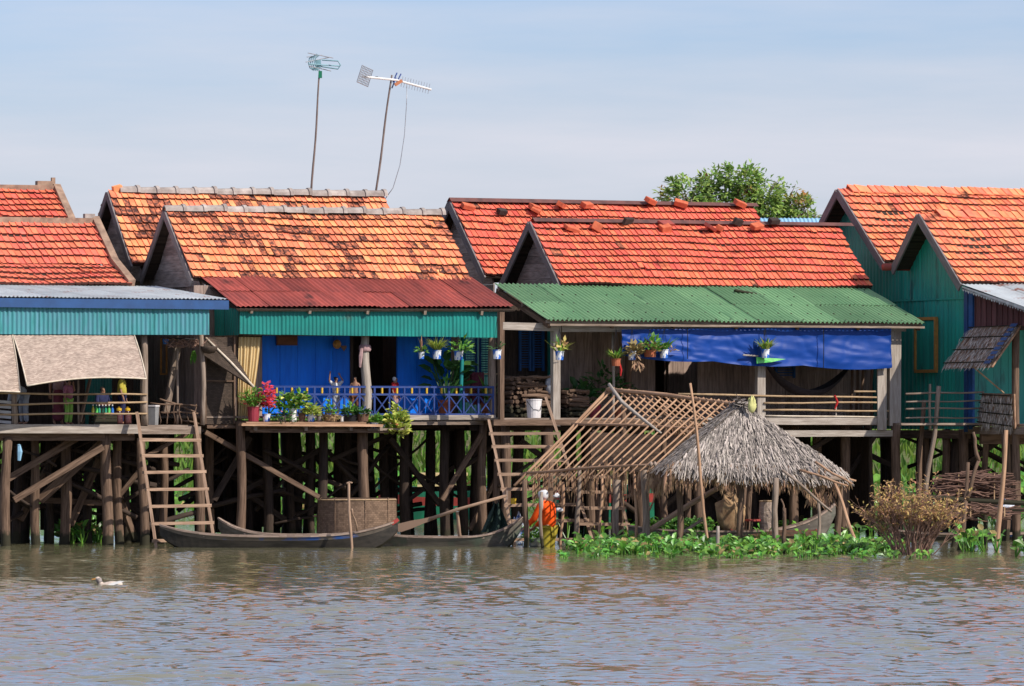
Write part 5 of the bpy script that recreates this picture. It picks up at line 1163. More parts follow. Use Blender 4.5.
hang_pot(F2, 458.5, 360, 'leggy dark green plant in a can by the teal pole', .085, .17, 'can', [('leaves', 'leaf', ('s', (.06, 0, .14), 60, .18, .28, .10, .04))], wv, zv2, G2)
hang_pot(F3, 497, 359, 'blue white can hung right of the corner post, with sparse sprigs', .08, .17, 'can', [('leaves', 'leaf_dark', ('s', (0, 0, .15), 26, .12, .14, .08, .02))], -.12, l3(497, 318, -.12).z, G2)
zb3 = l3(650, 328, 0).z; G3 = 'planters hung under the green porch roof'; wv = -.42
hang_pot(F3, 559.5, 360, 'white can with drooping yellow leaves on the grey post', .08, .165, 'can', [('leaves', 'leaf_yellow', ('k', (-.03, 0, .12), 9, .1, .4, .05, 1.5)), ('leaves', 'leaf', ('k', (0, 0, .15), 8, .05, .33, .04, .4)), ('leaves', 'bush_leaf', ('s', (.05, 0, .2), 12, .06, .16, .1, .07))], wv, zb3, G3)
hang_pot(F3, 616, 366, 'feathery fern in a terracotta pot, lowest of the hanging row', .085, .135, 'terracotta', [('leaves', 'leaf', ('k', (0, 0, .12), 90, .1, .27, .018, 1.2)), ('leaves', 'leaf_yellow', ('k', (0, 0, .12), 40, .1, .24, .018, 1.2))], wv, zb3, G3)
hang_pot(F3, 632, 360, 'can planter with dry straw-coloured leaves hanging down', .075, .17, 'can', [('leaves', 'leaf_dry', ('s', (.03, -.04, .1), 90, .15, .22, .09, .05)), ('roots', 'thatch_brown', ('s', (.07, -.08, -.12), 40, .07, .28, .1, .03, .2, 'leaf', 1.2))], wv, zb3, G3)
hang_pot(F3, 650, 357, 'broad clay planter with crowded leaves', .115, .135, 'terracotta', [('leaves', 'leaf', ('s', (0, 0, .11), 80, .17, .26, .1, .05)), ('leaves', 'leaf_dry', ('s', (0, 0, .1), 50, .17, .18, .09, .05))], wv, zb3, G3)
hang_pot(F3, 664, 358, 'white and blue can with long arching orange-tipped leaves', .08, .16, 'can', [('leaves', 'leaf', ('k', (0, 0, .14), 30, .1, .36, .04, 1.1)), ('flowers', 'bush_leaf', ('s', (.15, 0, .12), 10, .08, .1, .09, .03))], wv, zb3, G3)
hang_pot(F3, 765.5, 358, 'single yellow green spiky plant in a white can before the blue tarp', .075, .165, 'can', [('leaves', 'leaf_yellow', ('k', (0, 0, .14), 44, .08, .3, .045, 1.1)), ('leaves', 'leaf', ('k', (0, 0, .14), 20, .08, .27, .04, 1.1))], -.46, zb3, G3)
def floor_plant(F, px, w, z, lb, pm, r, h, fol):
    t = thing('potted_plant', lb, 'potted plant', F.world((F.a(px, w), w, z)), F.th); pot(t, r * .8, r, h, pm); mb = {}
    for (k_, m_, args) in fol: {'s': sprig, 'k': spikes}[args[0]](mb.setdefault((k_, m_), MB()), *args[1:])
    for (k_, m_), b in mb.items(): b.build(k_, m_, t)
def biglf(mb, c, n, r, h, L, W):
    for i in range(n):
        a = rnd(0, 6.28); mb.tube([c, (c[0] + math.cos(a) * r * .5, c[1] + math.sin(a) * r * .5, c[2] + h * rnd(.4, .9))], .01, 5)
        e = mb.v[-1]; mb.rleaf((c[0] + math.cos(a) * r * .5, c[1] + math.sin(a) * r * .5, c[2] + h * rnd(.3, .9)), (math.cos(a), math.sin(a) - .4, rnd(-.2, 1.0)), (0, -.6, 1), L * rnd(.7, 1.2), W * rnd(.7, 1.2), .1)
t = thing('potted_plant', 'big-leaved dark green plant behind the blue railing', 'potted plant', F2.world((F2.a(446, .6), .6, zdk2)), TH); pot(t, .13, .16, .3, 'terracotta'); mb = MB(); biglf(mb, (0, 0, .25), 26, .5, .85, .34, .2); mb.build('leaves', 'leaf_dark', t)
floor_plant(F2, 487, .5, zdk2, 'thin leafy plant in the right corner of the blue railed porch', 'terracotta', .12, .25, [('leaves', 'leaf', ('k', (.05, 0, .3), 26, .2, .5, .04, .9)), ('stems', 'twig', ('k', (0, 0, .2), 8, .05, .4, .015, .3))])
floor_plant(F3, 592, 1.2, zdk3, 'dark leafy shrub standing before the plank wall', 'pot_red', .17, .25, [('leaves', 'leaf_dark', ('s', (-.25, 0, .2), 90, .25, .5, .13, .08, 1, 'round')), ('leaves', 'leaf_dark', ('s', (.25, 0, .4), 100, .3, .6, .16, .06, 1, 'leaf'))])
floor_plant(F3, 619, 1.3, zdk3, 'low dark plant right of the shrub against the planks', 'terracotta', .12, .2, [('leaves', 'leaf_dark', ('s', (0, 0, .4), 60, .24, .3, .14, .05))])

# ================================================================== house 3 goods
def make_tarp():
    TLp, TRp, BLp, BRp = l3(621, 329.5, -.2), l3(890, 326, -.2), l3(622, 357, -.22), l3(891, 369.5, -.22)
    t = thing('tarpaulin', 'bright blue tarpaulin tied along the front of the green-roofed porch', 'tarpaulin', F3.world(TLp), TH)
    mb = MB(); n = 220; rows = 22; vs = []; fs = []
    for j in range(rows + 1):
        v = j / rows
        for i in range(n + 1):
            u = i / n; bot = BLp.lerp(BRp, u); bot.z -= .035 * math.sin(u * math.pi) + .05 * abs(math.sin(u * 3 * math.pi)) - .03
            p = TLp.lerp(TRp, u).lerp(bot, v) - TLp
            f = .075 * mnoise.noise(Vector((u * 7 + v * 1.4, v * 4.5 - u * 3.0, 1.7))) + .04 * mnoise.noise(Vector((u * 10, v * 9 + u * 6, 4))) + .03 * math.sin(v * 7 + u * 13) * math.exp(-((u - .42) / .07) ** 2) + .03 * math.sin(v * 9 - u * 20) * math.exp(-((u - .9) / .09) ** 2)
            ut = (u * 4) % 1.0; rad = math.atan2(v + .08, (ut - .5) * 2.2); f = f * .35 + .05 * abs(math.sin(rad * 7 + 3 * mnoise.noise(Vector((u * 6, v * 2, 1))))) * (1 - v * .5) * abs(ut - .5) * 2 + .06 * abs(mnoise.noise(Vector((u * 5 + v * .8, v * 5 - u * 9, 7)))) + .02 * abs(mnoise.noise(Vector((u * 16 - v * 2, v * 9 + u * 5, 2))))
            vs.append(p + Vector((0, -max(f * .65, -.03) - .05 * v * math.sin(u * 9) ** 2, 0)))
    for j in range(rows):
        for i in range(n): a = j * (n + 1) + i; fs.append([a, a + n + 1, a + n + 2, a + 1])
    mb.add(vs, fs); mb.build('sheet', 'tarp', t, smooth=True)
    for px, yb in ((687.5, 359), (764, 364), (823.5, 368)):
        a = l3(px, 327, -.34) - TLp; b = l3(px, yb, -.36) - TLp; MB().tube([a, (a + b) / 2 + Vector((0, -.01, 0)), b], .008, 5).build('cord', 'black', t)
make_tarp()
t = thing('green_cloth', 'green cloth strip hanging under the tarpaulin edge beside the post', 'cloth', F3.world(l3(757, 357, -.34)), TH)
o_ = l3(757, 357, -.34); g = [l3(756.5, 357, -.36) - o_, l3(786, 359, -.36) - o_, l3(772, 362, -.38) - o_, l3(757, 363.5, -.38) - o_]
mb = MB(); mb.add(g + [v + Vector((0, .02, 0)) for v in g], [[0, 3, 2, 1], [4, 5, 6, 7], [0, 1, 5, 4], [1, 2, 6, 5], [2, 3, 7, 6], [3, 0, 4, 7]]); mb.build('cloth', 'glass_green', t)
MB().tube([l3(743, 355, -.34) - o_, l3(758, 356, -.34) - o_], .016, 6).build('stick', 'wood_pale', t)
t = thing('hammock', 'dark brown hammock slung behind the right porch rails', 'hammock', F3.world(l3(766, 366, .8)), TH)
o_ = l3(766, 366, .8); mb = MB(); n = 20; vs = []; fs = []; A_, B_ = Vector((0, 0, 0)), l3(849, 368, .9) - o_
for i in range(n + 1):
    u = i / n; c = A_.lerp(B_, u); c.z -= .48 * (1 - (2 * u - 1) ** 2); wd_ = .05 + .2 * math.sin(math.pi * u) ** .7
    for k_ in range(7):
        an = math.pi * k_ / 6; vs.append(c + Vector((0, -math.cos(an) * wd_, -math.sin(an) * wd_ * .6 + .04)))
for i in range(n):
    for k_ in range(6): a = i * 7 + k_; fs.append([a, a + 1, a + 8, a + 7])
mb.add(vs, fs); mb.build('sling', 'dark_cloth', t, smooth=True)
for (pa, pb_) in ((A_, Vector((-.12, .0, .12))), (B_, B_ + Vector((.1, .1, .15)))): MB().tube([pa, pb_], .012, 5).build('rope', 'black', t)
t = thing('bucket', 'white plastic bucket standing at the top of the wooden steps', 'bucket', F3.world((F3.a(534, .15), .15, zdk3 + .001)), TH)
MB().lathe([(.125, 0), (.145, .32), (.152, .325), (.152, .35), (.138, .35), (.12, .03), (0, .03)], seg=18).build('body', 'white_plastic', t, smooth=False); MB().tube([(-.15, -.02, .31), (-.08, -.13, .16), (.06, -.15, .14), (.15, -.03, .31)], .006, 5).build('handle', 'black', t)
def firewood(lb, px0, px1, w, y0, name='firewood_stack'):
    t = thing(name, lb, 'firewood', F3.world((F3.a((px0 + px1) / 2, w), w, zdk3)), TH); mb = MB(); cx = F3.a((px0 + px1) / 2, w); x0, x1 = F3.a(px0, w) - cx, F3.a(px1, w) - cx; z = .05; Ht = l3(px0, y0, w).z - zdk3
    while z < Ht:
        x = x0
        while x < x1:
            r = rnd(.025, .055); mb.pole((x, -.35 + rnd(-.08, .08), z), (x + rnd(-.1, .1), .35, z + rnd(-.03, .03)), r, r * .9, .01, 3, 7); x += r * 2 + .012
        for _ in range(2): mb.pole((rnd(x0, x1 - .4), -.4, z + .03), (rnd(x0 + .4, x1), -.42, z + rnd(-.03, .08)), .03, .025, .02, 4, 7)
        z += .085
    mb.build('logs', 'wood_brown', t)
firewood('tall stack of split firewood beside the steps of the green-roofed house', 505, 550, 1.3, 376); firewood('lower heap of firewood right of the grey porch post', 560, 580, 1.1, 392)
t = thing('sack', 'pale blue-grey sack on the firewood beside the grey post', 'sack', F3.world(l3(551, 386, .9)), TH)
MB().lathe([(.0, -.16), (.09, -.14), (.12, 0), (.10, .12), (.03, .18), (.05, .21), (0, .2)], seg=12, sy=.7).build('bag', 'cloth_grey', t, smooth=True); MB().lathe([(.034, .165), (.034, .185)], seg=8).build('tie', 'black', t)
for nm, lb, pts_, m_ in (('red_strip', 'red cloth strip dangling from the fern pot', [(619, 361, -.42), (621, 370, -.42), (620.5, 376, -.42)], 'cloth_red'), ('red_strip', 'red cloth strip tied to the right porch rail', [(835, 396, -.1), (837.5, 402, -.1), (835, 409, -.1)], 'cloth_red')):
    q_ = [F3.world(l3(*p)) for p in pts_]; o_ = q_[0]; t = thing(nm, lb, 'cloth', o_); mb = MB(); mb.tube([p - o_ for p in q_], [.02, .028, .014], 6); mb.build('strip', m_, t); MB().lathe([(.0, -.02), (.028, 0), (0, .02)], seg=7).build('knot', m_, t)

# ================================================================== house 4 awning and thatch panel
def side_panel(lb, name, pts_, m_s, blue=False, thick=.03):
    t = thing(name, lb, 'awning' if blue else 'thatch panel', F4.world(pts_[0]), TH); o = pts_[0]; q = [p - o for p in pts_]     # TL TR BL BR
    slab(q, thick).build('backing', 'thatch_brown', t); nr = (q[2] - q[0]).cross(q[1] - q[0]).normalized()
    if nr.x > 0: nr = -nr
    mb = MB()
    for i in range(700):
        u, v = rnd(0, 1), rnd(0, .97); p = bil(q, u, v) + nr * rnd(.01, .05); d = (q[2] - q[0]).normalized() + Vector((rnd(-.25, .25),) * 3) * .6
        mb.leaf(p, d, nr, rnd(.1, .2), .022, rnd(-.1, .2))
    mb.build('thatch', 'thatch_pale', t)
    mb = MB()
    for v in (.05, .3, .6, .92): mb.tube([bil(q, 0, v) + nr * .05, bil(q, 1, v) + nr * .05], .012, 5)
    mb.build('battens', 'wood', t)
    if blue:
        mb = MB(); n = 9
        for i in range(n):
            mb.quad(*[bil(q, u, v) + nr * .065 for u, v in ((.86, (i + .1) / n), (.86, (i + .8) / n), (.99, (i + .8) / n), (.99, (i + .1) / n))])
        mb.build('blue_strips', 'blue_paint', t)
    return t
tlp, trp, blp, brp = s4(972, 327, -.03), s4(1021, 325, -.03), l4(940, 369, 0), None
d_ = Vector((-.62, 0, -.78))
side_panel('grey thatch awning with blue strips propped out from the teal porch', 'thatch_awning', [tlp, trp, tlp + d_ * 1.0, trp + d_ * 1.0], None, True)
t = thing('prop_stick', 'thin bamboo stick propping the thatch awning', 'stick', F4.world(s4(1002, 393, 0))); q0 = F4.world(s4(1004, 393, -.05)); q1 = F4.world((tlp.lerp(trp, .55) + d_ * .95)); t.location = q0
MB().tube([(0, 0, 0), q1 - q0], .016, 6).build('stick', 'bamboo', t); MB().lathe([(.0, -.02), (.026, 0), (0, .02)], tuple(q1 - q0 + Vector((0, 0, -.01))), 7).build('lashing', 'black', t)
side_panel('upright thatch panel closing the lower part of the teal porch side', 'thatch_screen', [s4(982, 393, -.1), s4(1014, 394, -.1), s4(979, 424, -.1), s4(1015, 429, -.1)], None)
# ================================================================== ladders
def ladder(lb, r0a, r0b, r1a, r1b, rungs, w=.09, th=.05, over=.05, rung_h=.055):
    """two stiles (bottom, top world points) and rungs at given fractions"""
    t = thing('ladder', lb, 'ladder', r0a); o = Vector(r0a); q = [Vector(p) - o for p in (r0a, r0b, r1a, r1b)]
    MB().beam(q[0], q[1], th, w, (0, 1, 0), .004).build('stile', 'ladder', t); MB().beam(q[2], q[3], th, w, (0, 1, 0), .004).build('stile', 'ladder', t)
    for f in rungs:
        a = q[0].lerp(q[1], f) + Vector((0, -.03, 0)); b = q[2].lerp(q[3], (a.z - q[2].z) / (q[3].z - q[2].z)) + Vector((0, -.03, rnd(-.012, .012))); d = (b - a).normalized() * over
        MB().beam(a - d, b + d, .06, rung_h, (0, 0, 1), .004).build('rung', 'ladder', t)
    return t
frac = lambda ys, y0, y1: [(y0 - y) / (y0 - y1) for y in ys]
ladder('wide wooden ladder from the water to the left porch', P(158, 560, 107.0), P(137, 413, 108.6), P(217, 560, 107.9), P(194, 413, 109.4), frac((541, 524, 507, 490, 473, 456, 440), 560, 413))
ladder('wooden steps between the blue railing and the firewood porch', P(521, 575, 107.8), P(489, 421, 110.3), P(604, 575, 108.4), P(546, 398, 110.6), frac((540, 522, 506, 490, 475, 461, 447, 434), 575, 421))
ladder('short ladder standing under the bare rafters of the hut', P(577, 555, 108.6), P(580, 468, 109.2), P(634, 555, 108.8), P(614, 468, 109.4), frac((524, 508, 492, 477), 555, 468))
# ================================================================== sampans
def sampan(lb, xl, xr, yg, yw, Y, yaw, beam, rl, rr, hullm='hull', thw=(.2, .4, .6, .8), grp='wooden sampans moored by the stilts', tips=(None, None), sheer_pow=3.2):
    a = P(xl, yw, Y); b = P(xr, yw, Y); L_ = b.x - a.x; fre = (yw - yg) * Y / FPX
    t = thing('sampan', lb, 'boat', ((a.x + b.x) / 2, Y, 0), yaw, grp); n = 30
    def sec(u):
        e = abs(2 * u - 1); hb = beam / 2 * (1 - e ** 3.2) ** .8 + .035; rise = (rl if u < .5 else rr) * e ** sheer_pow; z = fre + rise
        kz = -.14 + (rise + fre * .75) * max(0, (e - .55) / .45) ** 2.0
        return (u - .5) * L_, hb, z, kz
    def ring(u, inset):
        x, hb, z, kz = sec(u); hb = max(hb - inset, .008); kz += inset
        if inset: kz = min(kz, z - .02)
        return [Vector((x, -hb, z)), Vector((x, -hb * .92, lerp(kz, z, .80))), Vector((x, -hb * .62, lerp(kz, z, .12))), Vector((x, 0, kz)), Vector((x, hb * .62, lerp(kz, z, .12))), Vector((x, hb * .92, lerp(kz, z, .80))), Vector((x, hb, z))]
    mb = MB()
    for inset in (0, .03):
        vs = []; fs = []
        for i in range(n + 1): vs += ring(i / n, inset)
        for i in range(n):
            for k in range(6): f = [i * 7 + k, (i + 1) * 7 + k, (i + 1) * 7 + k + 1, i * 7 + k + 1]; fs.append(f if not inset else f[::-1])
        fs += [list(range(7))[::-1], [n * 7 + k for k in range(7)]]; b0 = len(mb.f); mb.add(vs, fs)
        if not inset:
            for q in range(n * 6):
                if q % 6 not in (0, 5): mb.mi[b0 + q] = 1
    mb.build('hull', [hullm, 'hull_tar' if hullm == 'hull' else hullm], t, smooth=False)
    g = MB()
    for sgn in (-1, 1):
        pts = [Vector((sec(i / n)[0], sgn * (sec(i / n)[1] - .008), sec(i / n)[2] + .006)) for i in range(n + 1)]
        for i in range(n): g.beam(pts[i], pts[i + 1], .042, .03)
    g.build('gunwale', 'gunwale', t)
    for f in thw:
        x, hb, z, kz = sec(f); MB().beam((x, -hb + .02, z - .03), (x, hb - .02, z - .03), .14, .025).build('thwart', 'gunwale', t)
    for u0, cm in zip((.015, .985), tips):
        if cm:
            x, hb, z, kz = sec(u0); MB().beam((x - .05, 0, z - .12 if 0 else z - .03), (x + .07, 0, z + .05), hb * 2 + .03, .06).build('bow_cap', cm, t)
    return t, sec
b1, s1_ = sampan('long dark sampan with blue paint remnants in front of the ladder foot', 160, 398, 536, 547, 106.9, R(1.5), .62, .20, .28, tips=(None, 'red_paint'))
b2, s2_ = sampan('older sampan half hidden behind the long dark one', 218, 372, 533, 543, 109.0, R(-3), .6, .3, .1, 'hull_grey')
b3, s3_ = sampan('grey sampan with a long oar resting across its stern post', 374, 522, 537, 546, 107.9, R(0), .66, .08, .36, 'hull_grey', (.25, .55, .72))
b4, s4_ = sampan('grey sampan lying behind the green water plants under the thatch', 628, 836, 533, 548, 107.8, R(3), .7, .1, .5, 'hull_grey', (.2, .85))
b5, s5_ = sampan('sampan lying under the right-hand house below the brushwood', 880, 1075, 514, 520, 113.4, R(2), .7, .12, .12, 'hull', (.3, .5), sheer_pow=3)
t = thing('oar', 'long wooden oar slanting up from the grey sampan', 'oar', P(396, 529, 107.8)); o_ = P(396, 529, 107.8); q = [P(x, y, Y_) - o_ for x, y, Y_ in ((396, 529, 107.8), (430, 519, 107.7), (456, 510, 107.6), (507, 495.5, 107.4))]
MB().tube(q[1:], [.034, .03, .026], 8).build('shaft', 'ladder', t, smooth=True); 
mb = MB(); prev = None; vs = []
for u, hw in ((0, .045), (.12, .075), (.45, .066), (.8, .042), (1.12, .03)):
    p = q[0] + (q[1] - q[0]) * u; vs += [p + Vector((-hw * .3, -.012, hw)), p + Vector((-hw * .3, .012, hw)), p + Vector((hw * .3, .012, -hw)), p + Vector((hw * .3, -.012, -hw))]
mb.add(vs, [[i * 4 + k, i * 4 + (k + 1) % 4, i * 4 + 4 + (k + 1) % 4, i * 4 + 4 + k] for i in range(4) for k in range(4)] + [[0, 3, 2, 1], [16, 17, 18, 19]]); mb.build('blade', 'ladder', t); MB().beam(q[3] + Vector((0, 0, -.07)), q[3] + Vector((0, 0, .09)), .03, .03, (0, 1, 0)).build('handle', 'gunwale', t)
t = thing('oar_post', 'stubby post on the grey sampan that carries the oar', 'post', P(460, 536, 107.75)); o_ = P(460, 536, 107.75)
MB().pole((0, 0, -.02), P(456.5, 508, 107.62) - o_, .032, .026, .005).build('post', 'ladder', t); MB().lathe([(.03, -.02), (.045, 0), (.03, .02)], tuple(P(457, 511, 107.62) - o_), 8).build('lashing', 'white', t)
def water_pole(lb, x0, y0, x1, y1, Y, r, m='wood_brown', wob=.02, extra=None):
    p0 = P(x0, y0, Y); p0.z = -.6; p1 = P(x1, y1, Y); t = thing('mooring_pole', lb, 'pole', (p0.x, Y, 0), 0, 'poles stuck in the river'); o = Vector((p0.x, Y, 0))
    MB().pole(p0 - o, p1 - o, r, r * .75, wob, 9, 8).build('shaft', m, t, smooth=True)
    if extra:
        for (a, b, rr) in extra: MB().pole(P(*a) - o, P(*b) - o, rr, rr * .7, .02, 5, 7).build('branch', m, t, smooth=True)
    return t
water_pole('thin mooring pole standing in front of the long dark sampan', 352, 549, 349, 483, 106.3, .03, 'ladder', extra=[((352, 509, 106.3), (357, 531, 106.6), .018), ((347, 483.5, 106.3), (352, 482.5, 106.3), .02)])
water_pole('long thin pole leaning past the left edge of the thatch', 714, 556, 690, 383, 103.6, .03, 'rafter', .03)
water_pole('short grey stump leaning in the water plants', 713, 556, 718, 526, 102.6, .035, 'wood_pale', .02)
water_pole('upright stump with a forked top in front of the thatch', 785, 558, 784, 508, 101.9, .04, 'wood_brown', .02, extra=[((785, 514, 101.9), (781, 499, 101.9), .02)])
water_pole('crooked dead branch pole left of the straight one', 954, 552, 966, 500, 104.5, .05, 'wood_brown', .02, extra=[((966, 501, 104.5), (979, 460, 104.5), .042), ((979, 461, 104.5), (973, 432, 104.5), .036)])
water_pole('straight pale pole leaning beside the brushwood at the right', 995, 551, 1006, 430, 104.8, .05, 'rafter', .02)
water_pole('bent stick standing in front of the right stilts', 950, 520, 968, 462, 107.5, .04, 'wood_brown', .06)
# blue and white cloth, net, yellow pail
def heap(name, lb, cat, p, rx, rz_, m, seed, sub='cloth'):
    t = thing(name, lb, cat, p); mb = MB(); n, k = 18, 10; vs = []; fs = []
    for j in range(k + 1):
        ph = math.pi * j / k
        for i in range(n):
            a = 2 * math.pi * i / n; q = 1 + .45 * mnoise.noise(Vector((math.cos(a) * 2, math.sin(a) * 2, j * .6 + seed))); vs.append((rx * math.sin(ph) * math.cos(a) * q, rx * .6 * math.sin(ph) * math.sin(a) * q, rz_ * (1 + math.cos(ph)) * q))
    for j in range(k):
        for i in range(n): fs.append([j * n + i, j * n + (i + 1) % n, (j + 1) * n + (i + 1) % n, (j + 1) * n + i])
    mb.add(vs, fs); mb.build(sub, m, t, smooth=True); return t
M['tarp_mix'] = mat('blue_white_sheet', (.55, .58, .64), (.05, .11, .30), scale=9, rough=.5, contrast=(.46, .54))
heap('plastic_sheet', 'crumpled blue and white plastic sheet beside the bow of the oared sampan', 'plastic sheet', P(518, 546, 108.9) * 1 + Vector((0, 0, .0)), .13, .27, 'tarp_mix', 3, 'sheet')
M['net'] = mat('dark_green_net', (.03, .055, .045), (.015, .03, .025), scale=30, rough=.9)
t = thing('fishing_net', 'dark green net hanging from a stilt beside the wooden steps', 'net', P(496, 503, 109.2)); mb = MB(); n = 14; vs = []; fs = []
for j in range(9):
    for i in range(n + 1): u = i / n; vs.append(((u - .5) * (.1 + .45 * j / 8), .06 * math.sin(u * 15 + j * .4), -.068 * j + .015 * math.sin(u * 9)))
for j in range(8):
    for i in range(n): a = j * (n + 1) + i; fs.append([a, a + n + 1, a + n + 2, a + 1])
mb.add(vs, fs); mb.build('mesh_bag', 'net', t); MB().tube([(-.06, 0, 0), (0, 0, .12), (.06, 0, 0)], .01, 5).build('cord', 'black', t)
t = thing('pail', 'small yellow pail hung on the wooden steps', 'pail', P(513.5, 504, 107.75)); MB().lathe([(.045, 0), (.052, .10), (.056, .102), (.05, .1), (.0, .02)], seg=14).build('body', 'yellow', t); MB().tube([(-.05, 0, .1), (0, -.01, .17), (.05, 0, .1)], .005, 5).build('handle', 'black', t)
# basin with greens by the wading person
t = thing('basin', 'grey metal basin floating beside the person in orange', 'basin', P(536, 543, 107.6)); t.location.z = -.02
MB().lathe([(.08, 0), (.15, .05), (.18, .17), (.185, .175), (.17, .17), (.12, .05), (0, .03)], seg=18).build('bowl', 'metal', t, smooth=True); MB().lathe([(.18, .165), (.195, .172), (.18, .18)], seg=18).build('rim', 'grey_plastic', t)
mb = MB(); sprig(mb, (0, 0, 0), 150, .15, .34, .11, .05, .7)
o = mb.build('leafy_greens', 'leaf'); o.location = Vector(t.location) + Vector((-.03, 0, .1)); tag(o, 'bunch of leafy greens heaped in the grey basin', 'vegetables')
# woven bamboo screens on the bank of the stilts
def fish_cage():
    t = thing('fish_cage', 'large round woven bamboo fish cage between the stilts', 'fish cage', P(357, 545, 109.9)); t.location.z = 0; r = 40 / 54.6
    H = P(0, 498, 109.9).z
    mb = MB(); mb.lathe([(r * .96, -.3), (r * 1.0, .2), (r * .97, H)], seg=40, sy=.8); mb.f.pop(); mb.f.pop(); mb.uv.pop(); mb.uv.pop(); mb.mi.pop(); mb.mi.pop()
    mb.lathe([(r * .94, H), (r * .97, .2), (r * .93, -.3)], seg=40, sy=.8); mb.build('woven_wall', 'basket', t)
    mb = MB()
    for i in range(9):
        a = 6.283 * i / 9 + rnd(-.08, .08); h_ = H + rnd(-.03, .02); mb.beam((math.cos(a) * r * .995, math.sin(a) * r * .796, -.2), (math.cos(a) * r * .985, math.sin(a) * r * .79, h_), .022, .012, (math.cos(a), math.sin(a), .1))
    mb.build('uprights', 'basket', t); MB().lathe([(r * .96, H - .05), (r * 1.0, H - .03), (r * .96, H - .01)], seg=40, sy=.8).build('hoop', 'bamboo', t)
fish_cage()
# far boats on the open water behind the houses
def far_boat(lb, xl, xr, yt, yw, Y):
    a = P(xl, yw, Y); b = P(xr, yw, Y); L_ = b.x - a.x; H = (yw - yt) * Y / FPX; t = thing('river_boat', lb, 'boat', ((a.x + b.x) / 2, Y, 0), 0, 'painted boats behind the houses'); n = 16
    def band(z0, z1, name, m, gr):
        mb = MB(); vs = []; fs = []
        for i in range(n + 1):
            u = i / n; e = abs(2 * u - 1); hb = .9 * (1 - e ** 4) + .05; x = (u - .5) * L_; up = H * .35 * e ** 3
            for z, k in ((z0, 1 - .1 * (1 - z0)), (z1, 1)): vs += [(x, -hb * k - gr, z * H + up * z), (x, hb * k + gr, z * H + up * z)]
        for i in range(n):
            o = i * 4; fs += [[o, o + 4, o + 6, o + 2], [o + 1, o + 3, o + 7, o + 5], [o + 2, o + 6, o + 7, o + 3]]
        mb.add(vs, fs); mb.build(name, m, t)
    band(-.25, .42, 'hull', 'boat_green', 0); band(.42, .68, 'stripe', 'red_paint', .03); band(.68, .95, 'topside', 'boat_green', .01)
    mb = MB()
    for sy in (-.85, .85): mb.beam((-L_ * .3, sy, H * .93), (L_ * .3, sy, H * .93), .06, .05)
    mb.build('gunwale', 'white', t)
    mb = MB(); mb.box((-L_ * .22, -.6, H * .93), (L_ * .1, .6, H * 1.35)); mb.box((-L_ * .25, -.75, H * 1.35), (L_ * .13, .75, H * 1.43)); mb.build('cabin', 'cream', t)
    mb = MB(); mb.tube([(L_ * .25, 0, H * .9), (L_ * .25, 0, H * 1.7)], .04, 6); mb.build('mast', 'white', t)
far_boat('green river boat with red stripe seen through the stilts under the blue railing', 378, 520, 486, 518, 138)
far_boat('green and red river boat seen through the stilts behind the bare rafters', 545, 690, 478, 512, 141)

